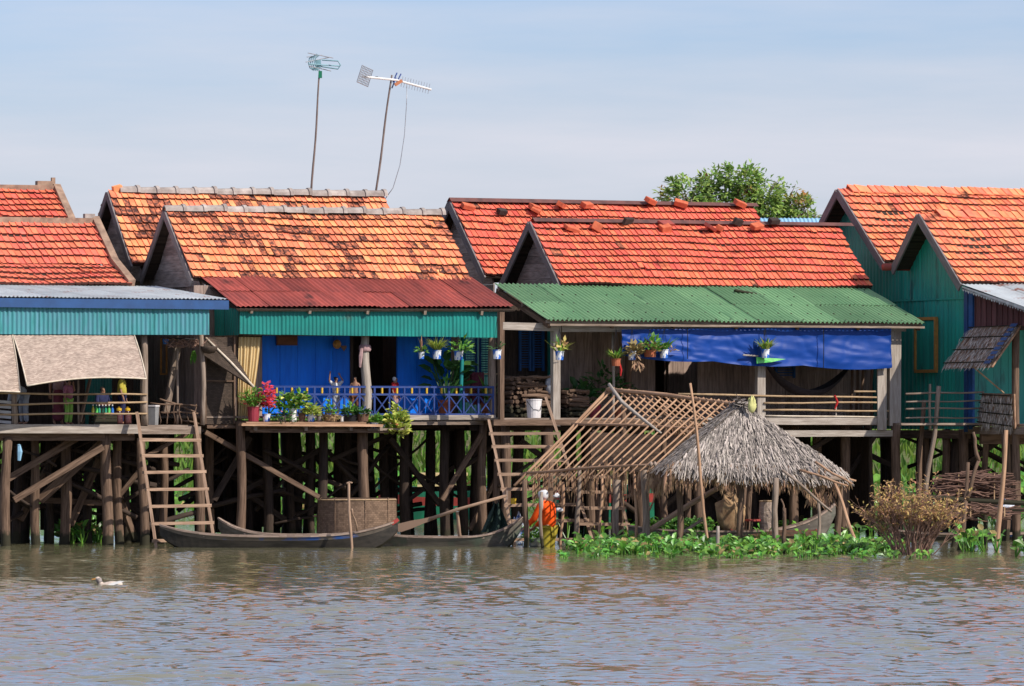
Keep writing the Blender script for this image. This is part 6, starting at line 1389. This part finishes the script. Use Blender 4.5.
# ================================================================== half-collapsed thatched hut
def hut():
    A, B = P(744, 404.5, 106), P(612, 390.5, 109); C1, C2 = P(671, 468, 104.4), P(850, 475, 105.6); C3 = P(524, 480, 107.8); C4 = P(712, 478, 110.0)
    base = Vector((A.x, 106, 0)); V = lambda p: p - base
    t = thing('thatched_hut', 'half-collapsed hut with bare rafters on the left and grey thatch on its near end', 'hut', base)
    A, B, C1, C2, C3, C4 = map(V, (A, B, C1, C2, C3, C4)); Q = lambda x, y, Y: V(P(x, y, Y))
    stick(t, 'ridge_pole', B + Vector((-.08, .05, .02)), A, .04, 'rafter', .03, 8)
    n = 18
    lf = lambda u, v: B.lerp(A, u).lerp(C3.lerp(C1, u), v); rg = lambda u, v: B.lerp(A, u).lerp(C4.lerp(C2, u), v)
    for i in range(n):
        u = .0 + .97 * i / (n - 1); p0, p1 = lf(u, -.03), lf(u, 1.03 + rnd(-.02, .05)); stick(t, 'rafter', p0, p1, .018, 'rafter', .012)
        p0, p1 = rg(u, -.03), rg(u, 1.0); stick(t, 'rafter', p0 + Vector((0, .03, 0)), p1, .017, 'rafter', .025)
    stick(t, 'rafter', lf(-.03, -.02), lf(-.03, 1.06), .03, 'rafter', .01)
    for v, m_, r_ in ((.38, 'rafter', .024), (.92, 'rafter', .028)): stick(t, 'purlin', lf(-.05, v), lf(.99, v), r_, m_, .03, 8); 
    for v in (.3, .55, .8, .97): stick(t, 'purlin', rg(-.02, v), rg(1, v), .028, 'wood', .03, 8)
    for v in (.42, .68): stick(t, 'lath', rg(.0, v), rg(1, v + .03), .018, 'rafter', .02, 8)
    # loose curved strip lying over the rafters
    MB().tube([Q(609, 384, 106.6), Q(622, 402, 106.3), Q(645, 421, 105.9), Q(661, 433, 105.6)], [.03, .035, .03, .018], 7).build('loose_strip', 'wood_pale', t, smooth=True)
    # leftovers of thatch inside the far slope and a woven end wall
    mb = MB()
    for i in range(900):
        u, v = rnd(.05, .98), rnd(.30, 1.05); p = rg(u, v) + Vector((0, .04, 0)); d = (C4 - B).normalized() * .4 + Vector((rnd(-.4, .4), rnd(-.2, .2), -1)); mb.leaf(p, d, (-.3, -1, .2), rnd(.12, .34), rnd(.02, .05), rnd(-.1, .2))
    for i in range(220):
        p = C3.lerp(C4, rnd(0, .75)) + Vector((0, 0, rnd(-.1, .4))); mb.leaf(p, (rnd(-.15, .15), 0, -1), (0, -1, 0), rnd(.25, .6), .025, .05)
    mb.build('old_thatch', 'thatch_brown', t)
    mb = MB(); q = [Q(590, 432, 109.6), Q(690, 436, 108.6), Q(592, 470, 109.5), Q(692, 474, 108.5)]; mb.quad(q[2], q[3], q[1], q[0]); mb.quad(*[p + Vector((0, .03, 0)) for p in (q[0], q[1], q[3], q[2])]); mb.build('woven_panel', 'basket', t)
    mb = MB()
    for i in range(8): a = rg(.1 + .1 * i, .35 + .06 * (i % 4)); mb.beam(a + Vector((0, -.05, 0)), a + Vector((rnd(.2, .5), -.1, rnd(-.25, -.05))), .05, .015, (0, 1, 0))
    mb.build('loose_slats', 'ladder', t)
    # thatch body: near end face and the strip folded over the left slope
    F0 = lf(.93, 0); F1_ = lf(.90, 1.0)
    body = MB(); ins = Vector((0, .10, -.03))
    tri = lambda a, b, c: body.add([a, b, c, a + ins, b + ins, c + ins], [[0, 1, 2], [5, 4, 3], [0, 3, 4, 1], [1, 4, 5, 2], [2, 5, 3, 0]])
    tri(A, C1, C2); body.add([F0, F1_, C1, A], [[0, 1, 2, 3]]); body.build('thatch_body', 'thatch', t)
    nf = (C1 - A).cross(C2 - A).normalized(); nf = nf if nf.y < 0 else -nf
    ns = (C1 - A).cross(F1_ - A).normalized(); ns = ns if ns.x < 0 else -ns
    mb = MB()
    def tuft(p, d, nrm, L, W, bd=.35):
        x = d.cross(nrm).normalized(); b = rnd(-.4 * bd, bd); m1 = p + d * L * .5 + nrm * (b * .12); e = p + d * L + nrm * rnd(-.02, .3 * bd) + x * rnd(-.04, .04)
        mb.add([p - x * W * .4, p + x * W * .4, m1 + x * W / 2, m1 - x * W / 2, e + x * W * .2, e - x * W * .2], [[0, 1, 2, 3], [3, 2, 4, 5]])
    rows = 26
    for r in range(rows):
        v = r / (rows - 1); wid = (C2 - C1).length * v; m_ = max(7, int(wid / .020))
        for k in range(m_):
            u = (k + rnd(-.4, .4)) / m_; p = A.lerp(C1.lerp(C2, u), min(v, .92)) + nf * rnd(.015, .06)
            fan = (C1.lerp(C2, u) - A).normalized(); d = (fan * .7 + Vector((0, 0, -.5)) + Vector((rnd(-.2, .2), rnd(-.1, .1), 0))).normalized(); tuft(p, d, nf, rnd(.18, .44), rnd(.013, .034))
        ms = 30
        for k in range(ms):
            u = rnd(lerp(.93, .90, v), 1.0); p = lf(u, v * .96) + ns * rnd(.02, .05); d = ((C1 - A).normalized() + Vector((rnd(-.15, .15), rnd(-.1, .1), rnd(-.25, .05)))).normalized(); tuft(p, d, ns, rnd(.16, .36), rnd(.014, .032), .12)
    for k in range(60):                                         # tuft over the ridge
        p = lf(rnd(.93, 1.02), rnd(-.02, .05)) + Vector((0, 0, .03)); tuft(p, Vector((rnd(-.6, .9), -.5, rnd(-.6, .3))).normalized(), Vector((0, -.5, .8)), rnd(.12, .24), .04)
    mb.build('thatch', 'thatch', t)
    mb = MB()                                                   # ragged brown fringe below the eave
    for k in range(520):
        u = rnd(-.02, .97) ; p = C1.lerp(C2, u) + Vector((0, rnd(0, .1), rnd(-.05, .14))); dens = 1.0 if u < .5 else .8
        L_ = rnd(.18, .42) * (1.1 if u < .35 else .75 if u < .6 else 1.0); mb.leaf(p, (rnd(-.25, .25), rnd(-.2, .1), -1), (0, -1, 0), L_, rnd(.025, .055), rnd(-.1, .2))
    for k in range(170):
        u = rnd(.86, 1.0); p = lf(u, 1.0) + Vector((0, 0, rnd(-.1, .08))); mb.leaf(p, (rnd(-.3, .2), 0, -1), (-.3, -1, 0), rnd(.15, .5), .04, .1)
    for k in range(60):                                         # clump dangling at the right
        p = Q(rnd(808, 832), 494 + rnd(-3, 4), 105.3); mb.leaf(p, (rnd(-.5, .6), 0, -1), (0, -1, 0), rnd(.12, .28), .04, .1)
    mb.build('thatch_fringe', 'thatch_brown', t)
    # eave poles at the right end, knobs
    for (x0, y0, Y0, x1, y1, Y1, r_, m_) in ((724, 482, 104.9, 845, 478, 105.5, .05, 'wood'), (800, 470, 105.2, 848, 486, 104.9, .022, 'rafter'), (815, 462, 105.3, 852, 484, 105.0, .022, 'rafter'), (790, 463, 105.4, 856, 481, 105.6, .02, 'rafter'), (640, 536, 105.6, 745, 472, 106.4, .05, 'ladder'), (655, 548, 105.5, 705, 518, 106, .035, 'wood'), (858, 546, 104.6, 834, 482, 105.4, .032, 'rafter'), (782, 470, 105, 832, 512, 104.9, .025, 'wood'), (644, 523, 106, 660, 480, 106, .02, 'rafter')):
        stick(t, 'pole', Q(x0, y0, Y0), Q(x1, y1, Y1), r_, m_, .02, 7)
    for (x, yt, yb, r_, m_, Y) in ((524, 480, 552, .055, 'wood_brown', 106.6), (541.5, 492, 552, .032, 'wood', 106.4), (578, 466, 545, .045, 'wood', 108.4), (601, 474, 548, .028, 'rafter', 106.8), (617, 480, 548, .075, 'wood', 107.0), (562.5, 482, 545, .03, 'rafter', 107.6), (645, 470, 546, .07, 'wood', 105.6), (634, 474, 545, .025, 'rafter', 106), (678, 478, 546, .065, 'wood_brown', 105.2), (742.5, 482, 548, .065, 'wood_brown', 105.3), (776, 478, 552, .062, 'wood', 104.9), (817, 500, 550, .035, 'wood', 105.2), (839, 484, 548, .065, 'wood_brown', 105.6), (748, 420, 540, .06, 'wood_brown', 108.5), (690, 420, 545, .06, 'wood_brown', 109), (622, 400, 545, .06, 'wood_brown', 109.3), (596, 430, 540, .05, 'wood_brown', 109.6), (664, 405, 470, .06, 'wood_brown', 108.6)):
        p0 = P(x, yb, Y); p0.z = -.7; p1 = P(x + rnd(-1.5, 1.5), yt, Y); stick(t, 'post', V(p0), V(p1), r_, m_, .035, 8)
    MB().lathe([(.02, -.16), (.04, -.1), (.042, .02), (.03, .1), (.0, .14)], Q(541, 502, 106.4), 9).build('post_cap', 'wood_pale', t, smooth=True)
    for px in (652, 656): MB().lathe([(0, -.05), (.05, 0), (.0, .05)], Q(px - 1, 464, 104.3), 8).build('knob', 'gunwale', t, smooth=True)
hut()
M['cloth_pale_yellow'] = cloth('cloth_pale_yellow', (.60, .58, .24))
heap('yellow_cloth', 'pale yellow cloth hung at the peak of the thatch', 'cloth', P(752, 413, 105.7), .075, .135, 'cloth_pale_yellow', 8)
for (x, y, lb, sd) in ((556.5, 498, 'white cloth bundle tied high on the hut post behind the person in orange', 2), (559.5, 512, 'white cloth bundle tied lower, nearer the person in orange', 5)):
    t = heap('cloth_bundle', lb, 'cloth', P(x, y, 107.5), .065, .036, 'cloth_white', sd)
# goods in the grey sampan below the thatch
bz = lambda x, y: P(x, y, 107.8)
heap('rice_sack', 'pale sack slumped in the sampan below the thatch', 'sack', bz(731, 534), .26, .34, 'straw', 4, 'bag')
t = thing('wicker_basket', 'tan wicker basket standing behind the red stool', 'basket', bz(768, 534)); MB().lathe([(.14, 0), (.17, .3), (.15, .58), (.13, .6), (.11, .3), (0, .04)], seg=18).build('body', 'mat_weave', t); MB().lathe([(.15, .575), (.165, .59), (.15, .605)], seg=18).build('rim', 'bamboo', t)
t = thing('stool', 'small red-brown wooden stool standing in the sampan', 'stool', bz(757, 535)); t.rotation_euler.z = .3
MB().box((-.19, -.12, .25), (.19, .12, .285)).build('seat', 'red_paint', t)
for x in (-.15, .15):
    for y in (-.09, .09): MB().beam((x, y, 0), (x * .9, y, .25), .03, .03, (0, 1, 0)).build('leg', 'wood_brown', t)
t = thing('wooden_box', 'long low red-brown box lying on the sampan', 'box', bz(762, 536) + Vector((.2, -.25, 0))); mb = MB()
for z in (.03, .09): mb.box((-.75, -.1, z - .025), (.75, -.08, z + .025)); mb.box((-.75, .08, z - .025), (.75, .1, z + .025))
mb.box((-.75, -.08, .0), (.75, .08, .02)); mb.build('boards', 'pot_brown', t); MB().box((-.77, -.11, 0), (-.75, .11, .13)).build('end_board', 'red_paint', t); MB().box((.75, -.11, 0), (.77, .11, .13)).build('end_board', 'red_paint', t)
mb = MB()
for i in range(700):
    p = bz(rnd(650, 712), rnd(524, 536)) + Vector((0, rnd(-.25, .3), rnd(-.08, .1))); mb.rleaf(p, (rnd(-1, 1), rnd(-1, .4), rnd(-.2, 1)), (0, -.5, 1), rnd(.08, .14), rnd(.06, .1), .1)
tag(mb.build('cut_greens', ['hyacinth', 'leaf_dry']), 'heap of cut green leaves loaded on the grey sampan', 'greens')
# ================================================================== brushwood
def brushwood(lb, x0, x1, y0, y1, Y, n):
    c = P((x0 + x1) / 2, y1, Y); t = thing('brushwood_bundle', lb, 'brushwood', c); mb = MB()
    for i in range(n):
        xa = rnd(x0, lerp(x0, x1, .6)); xb = xa + rnd(.15, .45) * (x1 - x0); u = ((xa + xb) / 2 - x0) / (x1 - x0); k = math.sin(math.pi * min(1, max(0, u))) ** .5; y = lerp(y1, lerp(y1, y0, k), rnd(0, 1))
        Yr = Y + rnd(-.45, .45); mb.pole(P(xa, y + rnd(-6, 6), Yr) - c, P(min(xb, x1 + 6), y + rnd(-6, 6), Yr) - c, rnd(.01, .018), None, .03, 5, 5)
    mb.build('twigs', 'brush', t)
    for f in (.3, .7): MB().tube([P(lerp(x0, x1, f), y1, Y - .5) - c, P(lerp(x0, x1, f), y0, Y - .3) - c, P(lerp(x0, x1, f), y0, Y + .4) - c], .012, 5).build('tie', 'straw', t)
brushwood('big bundle of brown brushwood stacked under the teal house', 932, 1021, 474, 501, 109.5, 420)
brushwood('loose sticks lying below the brushwood bundle at the water', 945, 1030, 507, 517, 108.6, 46)
for (ya, yb, lb) in ((497, 505, 'upper bamboo pole carrying the brushwood'), (512, 509, 'lower bamboo pole under the loose sticks')):
    t = thing('support_pole', lb, 'pole', P(925, ya, 109)); MB().pole((0, 0, 0), P(1045, yb, 109) - P(925, ya, 109), .05, None, .02).build('shaft', 'wood', t); MB().pole(P(985, (ya + yb) / 2, 109) - P(925, ya, 109), P(985, 560, 109) - P(925, ya, 109), .04, None, .02).build('prop', 'wood_brown', t)
heap('plastic_sack', 'pale blue sack beside the brushwood under the teal house', 'sack', P(1004, 514, 109.3), .18, .12, 'tarp_mix', 6, 'bag')
# ================================================================== water hyacinth
def hyacinth(mb, x, y, h, L=.145):
    for k in range(random.randint(3, 6)):
        dead = 1 if rnd(0, 1) < .09 else 0; a = rnd(0, 6.28); tl = rnd(.1, .6); hh = h * rnd(.45, 1.0); e = Vector((x + math.cos(a) * tl * hh, y + math.sin(a) * tl * hh, hh)); b = Vector((x, y, -.02))
        mb.tube([b, b.lerp(e, .5) + Vector((math.cos(a), math.sin(a), 0)) * .01, e], [.010, .012, .006], 4, cap=False)
        mb.rleaf(e, (math.cos(a) * .8 + rnd(-.3, .3), math.sin(a) * .8 - .15 + rnd(-.3, .3), rnd(-.1, 1.0)), (rnd(-.3, .3), -.5, 1), L * rnd(.65, 1.45), L * rnd(.55, 1.2), rnd(.03, .2), dead)
mb = MB()
for i in range(900):
    Y = rnd(99.6, 106.5); px = rnd(547, 905)
    edge = 99.6 + 2.6 * (.5 + .5 * mnoise.noise(Vector((px * .03, 2, 1)))) + (3.2 if px < 575 else 0) + (1.5 if px > 880 else 0)
    if Y < edge: continue
    if mnoise.noise(Vector((px * .05, Y * .6, 5))) < -.32 or (px < 562 and Y > 103.5): continue
    dens = min(1, (Y - edge) / 1.5) * rnd(.3, 1.35); x = (px - 512) * Y / FPX
    hyacinth(mb, x, Y, rnd(.03, .12) + rnd(.02, .19) * dens * (1 + .9 * mnoise.noise(Vector((px * .045, 7, Y * .3)))), rnd(.075, .135))
for i in range(60): px = rnd(560, 930); Y = rnd(97.6, 100.4); hyacinth(mb, (px - 512) * Y / FPX, Y, rnd(.03, .1), rnd(.06, .12))
tag(mb.build('water_plants', ['hyacinth', 'leaf_dry']), 'bright green floating water plants in front of the thatched hut', 'water plants', kind='stuff')
def small_patch(lb, x0, x1, Y0, Y1, n, h):
    mb = MB()
    for i in range(n): Y = rnd(Y0, Y1); hyacinth(mb, (rnd(x0, x1) - 512) * Y / FPX, Y, rnd(.5, 1) * h)
    tag(mb.build('water_plants', ['hyacinth', 'leaf_dry']), lb, 'water plants', kind='stuff')
small_patch('small clump of floating water plants beside the straight pale pole', 958, 999, 102.5, 106, 11, .42)
small_patch('scrap of floating water plants at the right edge of the photo', 1015, 1040, 98, 101, 7, .3)
small_patch('dark water plants among the stilts of the left house', 62, 105, 110.5, 113, 34, .4)
small_patch('water plants in shade under the green-roofed house', 560, 900, 111, 118, 60, .4)
mb = MB()
for i in range(1500):
    Y = rnd(126, 168); px = rnd(-10, 1034)
    if 365 < px < 700 and Y < 144: continue
    if mnoise.noise(Vector((px * .012, Y * .12, 8))) < -.02: continue
    hyacinth(mb, (px - 512) * Y / FPX, Y, rnd(.25, .75), rnd(.2, .3))
tag(mb.build('water_plants', ['hyacinth', 'leaf_dry']), 'sunlit water plants on the open water behind the houses', 'water plants', kind='stuff')
# ================================================================== dry bush
def bush():
    Y = 101.2; c = P(913, 556, Y); c.z = -.02; t = thing('bush', 'rust-tipped bare bush rising from the water plants at the right', 'bush', c); tw = MB(); lf = MB()
    def grow(p, d, L, r, lev):
        e = p + d * L; tw.tube([p, p.lerp(e, .5) + Vector((rnd(-.02, .02), rnd(-.02, .02), 0)), e], [r, r * .85, r * .6], 5, cap=False)
        if lev == 0 or L < .1:
            for _ in range(random.randint(1, 4)): lf.leaf(e - d * rnd(0, L), (rnd(-1, 1), rnd(-1, 1), rnd(-.3, 1)), (rnd(-.4, .4), -.4, 1), rnd(.05, .09), rnd(.025, .045), rnd(0, .3))
            return
        for _ in range(random.randint(2, 3)):
            nd = (d + Vector((rnd(-.55, .55), rnd(-.55, .55), rnd(-.12, .3)))).normalized(); grow(p.lerp(e, rnd(.6, 1)), nd, L * rnd(.55, .85), r * .62, lev - 1)
    for i in range(64):
        a = i * 2.4 + rnd(-.3, .3); s_ = rnd(.1, 1.15); d = Vector((math.cos(a) * s_ * .8, math.sin(a) * s_ * .5, 1)).normalized(); grow(Vector((math.cos(a) * rnd(.05, .34), math.sin(a) * .15, 0)), d, rnd(.36, .56), rnd(.009, .014), 3)
    tw.build('twigs', 'twig', t); lf.build('foliage', 'bush_leaf', t)
bush()
# ================================================================== tree behind
def tree():
    Y = 175; k = Y / FPX; base = P(735, 0, Y); base.z = 2.2; t = thing('tree', 'broad leafy tree rising behind the red tiled roofs', 'tree', base); tr = MB(); lf = MB()
    cl_ = [(690, 196, 32), (678, 198, 22), (712, 184, 26), (706, 176, 14), (738, 178, 22), (762, 190, 28), (752, 182, 20), (788, 196, 24), (800, 206, 16), (735, 205, 34), (770, 212, 30), (700, 215, 30), (664, 194, 9), (815, 211, 8), (725, 172, 9), (672, 184, 10), (790, 208, 22), (760, 200, 28), (810, 214, 12), (720, 200, 32)]
    top = P(735, 300, Y) - base; tr.pole((0, 0, -.5), top, .28, .2, .06, 8, 10)
    for (x, y, r) in cl_:
        r *= .9; c = P(x, y + 5, Y) - base; r_ = r * k; c.y += rnd(-.9, .9); tr.pole(top + Vector((0, 0, rnd(-.4, .3))), c, .09, .025, .12, 6, 6)
        for q in range(5): tr.pole(c + Vector((0, 0, -r_ * .4)), c + Vector((rnd(-1, 1), rnd(-1, 1), rnd(-.3, 1))).normalized() * r_ * .9, .02, .008, .03, 4, 5)
        n = int(370 * (r / 20) ** 1.8)
        sub = [Vector((rnd(-1, 1), rnd(-1, 1), rnd(-1, 1))).normalized() * r_ * rnd(.45, 1.0) for _ in range(max(5, int(n / 24)))]
        for i in range(n):
            s_ = random.choice(sub); p = c + s_ + Vector((random.gauss(0, 1), random.gauss(0, 1), random.gauss(0, .8))) * r_ * .17; d = (p - c).normalized() + Vector((rnd(-.8, .8), rnd(-.8, .8), rnd(-.9, .3)))
            lf.leaf(p, d, (rnd(-.5, .5), rnd(-.6, .2), 1), rnd(.12, .22), rnd(.07, .11), rnd(-.1, .3))
    tr.build('trunk', 'bark', t, smooth=True); lf.build('crown', 'tree_leaf', t)
tree()
def far_house():
    Y = 132; c = P(795, 0, Y); c.z = 0; t = thing('distant_house', 'distant house showing only a pale blue roof strip behind the ridge', 'house', c, R(10)); zr = P(0, 216.5, Y).z; ze = zr - .9; mb = MB(); w = .98
    q = [Vector((-w, 1.2, zr)), Vector((w, 1.2, zr)), Vector((-w, 0, ze)), Vector((w, 0, ze))]; corr(q, .09, .012, .8).build('roof', 'soft_blue', t)
    q = [Vector((w, 1.2, zr)), Vector((-w, 1.2, zr)), Vector((w, 2.4, ze)), Vector((-w, 2.4, ze))]; corr(q, .09, .012, .8).build('roof', 'soft_blue', t)
    mb.box((-w + .1, .1, 2), (w - .1, 2.3, ze)); mb.build('wall', 'plank_wall', t)
    for x in (-.7, .7):
        for y in (.3, 2.1): stick(t, 'stilt', (x, y, -1), (x, y, 2), .09, 'wood_brown', .02)
far_house()
# ================================================================== antennas
def antennas():
    def on_roof(px, py): return F2.world(l2(px, py, 5.42))
    b0 = on_roof(311, 193); k = b0.y / FPX; Y = b0.y; Q = lambda x, y, dy=0: P(x, y, Y + dy) - b0
    t = thing('tv_antenna', 'leaning pole with small blue-green loop antenna, the left of the two', 'antenna', b0, 0, 'television antennas on the orange roof')
    MB().pole(Q(311, 195), Q(319.5, 72), .022, .017, .012, 10, 7).build('pole', 'antenna_pole', t, smooth=True)
    MB().tube([Q(309, 64, -.2), Q(339, 66, .2)], .014, 6).build('boom', 'antenna_blue', t)
    for dx, s_ in ((-4, 1), (-2, 1.0), (0, 1.05), (2, .9)):
        MB().tube([Q(317 + dx, 54 + abs(dx) * .6, -.1), Q(313.5 + dx, 58, -.1), Q(312.5 + dx, 63, -.1), Q(314 + dx, 68, -.1), Q(318 + dx, 70.5, -.1)], .012, 5).build('loop', 'antenna_blue', t)
    MB().tube([Q(318, 66), Q(338, 69), Q(340.5, 65), Q(338, 61), Q(322, 60)], .014, 5).build('loop', 'antenna_blue', t)
    for (xa, ya, xb, yb) in ((308, 53, 333, 58), (306, 62, 331, 57), (309, 66, 331, 71), (307, 57, 322, 55)): MB().tube([Q(xa, ya, -.3), Q(xb, yb, .3)], .009, 5).build('element', 'metal', t)
    MB().box(Q(317, 66) - Vector((.03, .04, .03)), Q(321, 60) + Vector((0, .04, 0))).build('junction_box', 'antenna_blue', t); MB().box(Q(318.5, 78) - Vector((0, .03, 0)), Q(322, 71) + Vector((0, .03, 0))).build('amplifier', 'boat_green', t)
    b1 = on_roof(375, 195); Y = b1.y; Q = lambda x, y, dy=0: P(x, y, Y + dy) - b1
    t = thing('tv_antenna', 'leaning pole with long white boom and mesh reflector, the right antenna', 'antenna', b1, 0, 'television antennas on the orange roof')
    MB().pole(Q(375, 197), Q(392, 75), .023, .018, .012, 10, 7).build('pole', 'antenna_pole', t, smooth=True)
    MB().tube([Q(362, 76.5, -.5), Q(396, 80, .0), Q(431, 89.5, .5)], .022, 7).build('boom', 'white', t)
    mb = MB(); c = Q(365, 76, -.5)
    gx = Vector((.10, .12, -.04)); gz = Vector((.05, 0, .16))
    for i in range(-4, 5): mb.tube([c + gx * (i / 4) - gz, c + gx * (i / 4) + gz], .006, 4); mb.tube([c - gx + gz * (i / 4), c + gx + gz * (i / 4)], .006, 4)
    mb.tube([c - gx - gz, c + gx - gz, c + gx + gz, c - gx + gz, c - gx - gz], .012, 5); mb.build('reflector', 'metal', t)
    for i in range(11):
        u = i / 10; p = Q(402 + 27 * u, 81.7 + 7 * u, .08 + .42 * u); MB().tube([p + Vector((-.02, -.03, -.10)), p + Vector((.02, .03, .10))], .006, 4).build('element', 'metal', t)
    for (xa, ya, xb, yb) in ((393, 82, 397, 73), (396, 84, 401, 74), (392, 88, 396, 78)): MB().tube([Q(xa, ya), Q(xb, yb, .2)], .014, 5).build('loop', 'blue_rail', t)
    MB().beam(Q(395, 85, -.05), Q(402, 80.5, -.02), .06, .06).build('balun', 'orange_box', t); MB().box(Q(375, 79) - Vector((0, .02, 0)), Q(378, 76.5) + Vector((0, .02, 0))).build('clamp', 'black', t)
    MB().tube([Q(407, 84), Q(406.5, 105), Q(404.5, 135), Q(400, 165), Q(393, 188), Q(385, 199)], .008, 5).build('cable', 'metal', t, smooth=True)
antennas()
# ================================================================== loose bricks and tiles on the ridges
def brick(F, px, py, w, lb, rz, m='brick', size=(.2, .10, .075), tilt=.5):
    t = F.world(F.pt(px, py, w)); b = MB(); size = [s * 1.35 for s in size]
    bm = bmesh.new(); bmesh.ops.create_cube(bm, size=1); bmesh.ops.scale(bm, vec=size, verts=bm.verts); bmesh.ops.bevel(bm, geom=bm.edges[:], offset=.008, segments=1, affect='EDGES')
    for v in bm.verts: v.co += Vector((rnd(-.006, .006), rnd(-.006, .006), rnd(-.006, .006)))
    me = bpy.data.meshes.new('loose_brick'); bm.to_mesh(me); bm.free(); me.materials.append(M[m]); o = bpy.data.objects.new('loose_brick', me); C.objects.link(o); o.location = t; o.rotation_euler = (tilt, rnd(-.3, .3), F.th + rz)
    tag(o, lb, 'brick', 'bricks and tiles weighing down the ridges')
wR, wF_ = 6.66, 3.14
for a in ((468, 206.5, wR, 'orange brick nearest the left end of the upper red ridge', .1), (535, 207.5, wR, 'brown brick on the upper red ridge above the front gable', .4), (561.5, 205, wR + .05, 'flat brick tilted on the upper red ridge right of the brown one', .9), (587, 205, wR + .05, 'brick standing askew in the middle of the upper red ridge', .5), (681, 203.5, wR + .1, 'lone brick on the upper red ridge in front of the tree', -.4), (740, 203.5, wR + .1, 'last brick at the right end of the upper red ridge', .3)):
    brick(F3, *a)
brick(F3, 502, 211.5, wR - .1, 'small sooty lump below the upper red ridge', .2, 'brick_dark', (.14, .1, .07)); brick(F3, 536, 210, wR - .1, 'pair-side red tile leaning below the upper ridge', 1.0, 'brick', (.16, .14, .05)); brick(F3, 650.5, 201, wR + .12, 'brick perched highest on the upper red ridge left of the tree', .6)
for a in ((572, 228.5, wF_, 'broken orange tile at the left of the lower red ridge', .2, 'brick', (.24, .12, .05)), (597, 227, wF_, 'upright orange tile piece second on the lower red ridge', 1.2, 'brick', (.10, .14, .12)), (628, 221, wF_ + .1, 'dark slate piece standing on the lower red ridge', .6, 'brick_dark', (.22, .05, .10)), (665, 228.5, wF_, 'stacked orange tile in the middle of the lower red ridge', .1, 'brick', (.16, .12, .11)), (666, 223, wF_ + .1, 'brown tile lying on top of the stacked orange one', .3, 'rust', (.24, .12, .04)), (711, 227.5, wF_, 'rusty brown tile right of the middle on the lower red ridge', .7, 'rust', (.26, .12, .05)), (720, 228, wF_, 'orange chip right beside the rusty tile', .9, 'brick', (.08, .1, .08)), (738, 222, wF_ + .1, 'black tile leaning on the lower red ridge', .5, 'brick_dark', (.18, .05, .1)), (757, 226, wF_, 'orange lump below the black tile', .3, 'brick', (.18, .12, .06)), (774, 221, wF_ + .1, 'grey-black stone at the right on the lower red ridge', .2, 'brick_dark', (.16, .1, .07))):
    brick(F3, *a)
brick(F3, 754, 294, 1.5, 'dark wooden strip lying on the green corrugated roof', 0.0, 'wood_dark', (.62, .06, .03), -.25)
brick(F2, 445, 275, 1.7, 'broken orange tile heaped at the lower right of the stained roof', .4, 'tile_orange', (.3, .16, .05), .9); brick(F2, 432, 271.5, 1.75, 'loose orange tile standing left of the heap on the stained roof', .9, 'tile_orange', (.16, .14, .05), .7)
brick(F2, 117.5, 191.5, 5.42, 'upturned orange tile at the left end of the grey ridge', 0, 'tile_orange', (.14, .08, .17), .2)
# ================================================================== duck
def duck():
    Y = YW(584.5); c = P(111, 0, Y); c.z = -.055; t = thing('duck', 'white duck with grey head swimming on the open river', 'duck', c); k = Y / FPX
    skin_mesh('body', [Vector(p) for p in ((.16, 0, .075), (.12, 0, .05), (.02, 0, .03), (-.09, 0, .02), (-.14, 0, .05), (-.165, 0, .11), (-.18, 0, .145), (-.225, 0, .135))], [(0, 1), (1, 2), (2, 3), (3, 4), (4, 5), (5, 6), (6, 7)], [.018, .05, .085, .075, .04, .034, .04, .015], M['duck'] if 'duck' in M else 'white', t, 2)
    skin_mesh('head_feathers', [Vector(p) for p in ((-.145, 0, .06), (-.165, 0, .11), (-.182, 0, .15))], [(0, 1), (1, 2)], [.046, .042, .05], 'duck_grey', t, 2)
    MB().beam((-.21, 0, .137), (-.265, 0, .125), .035, .018).build('beak', 'ochre', t)
    for s_ in (-1, 1):
        mb = MB()
        for i in range(8): mb.leaf((-.05 + i * .015, s_ * .075, .05 + .004 * i), (1, s_ * .1, .15), (0, s_, .6), .13, .04, .05)
        mb.build('wing', 'white', t)
M['duck'] = mat('duck_white', (.60, .50, .42), (.42, .34, .28), scale=20, rough=.8); M['duck_grey'] = mat('duck_grey', (.12, .10, .10), (.3, .26, .24), scale=30, rough=.8)
duck()
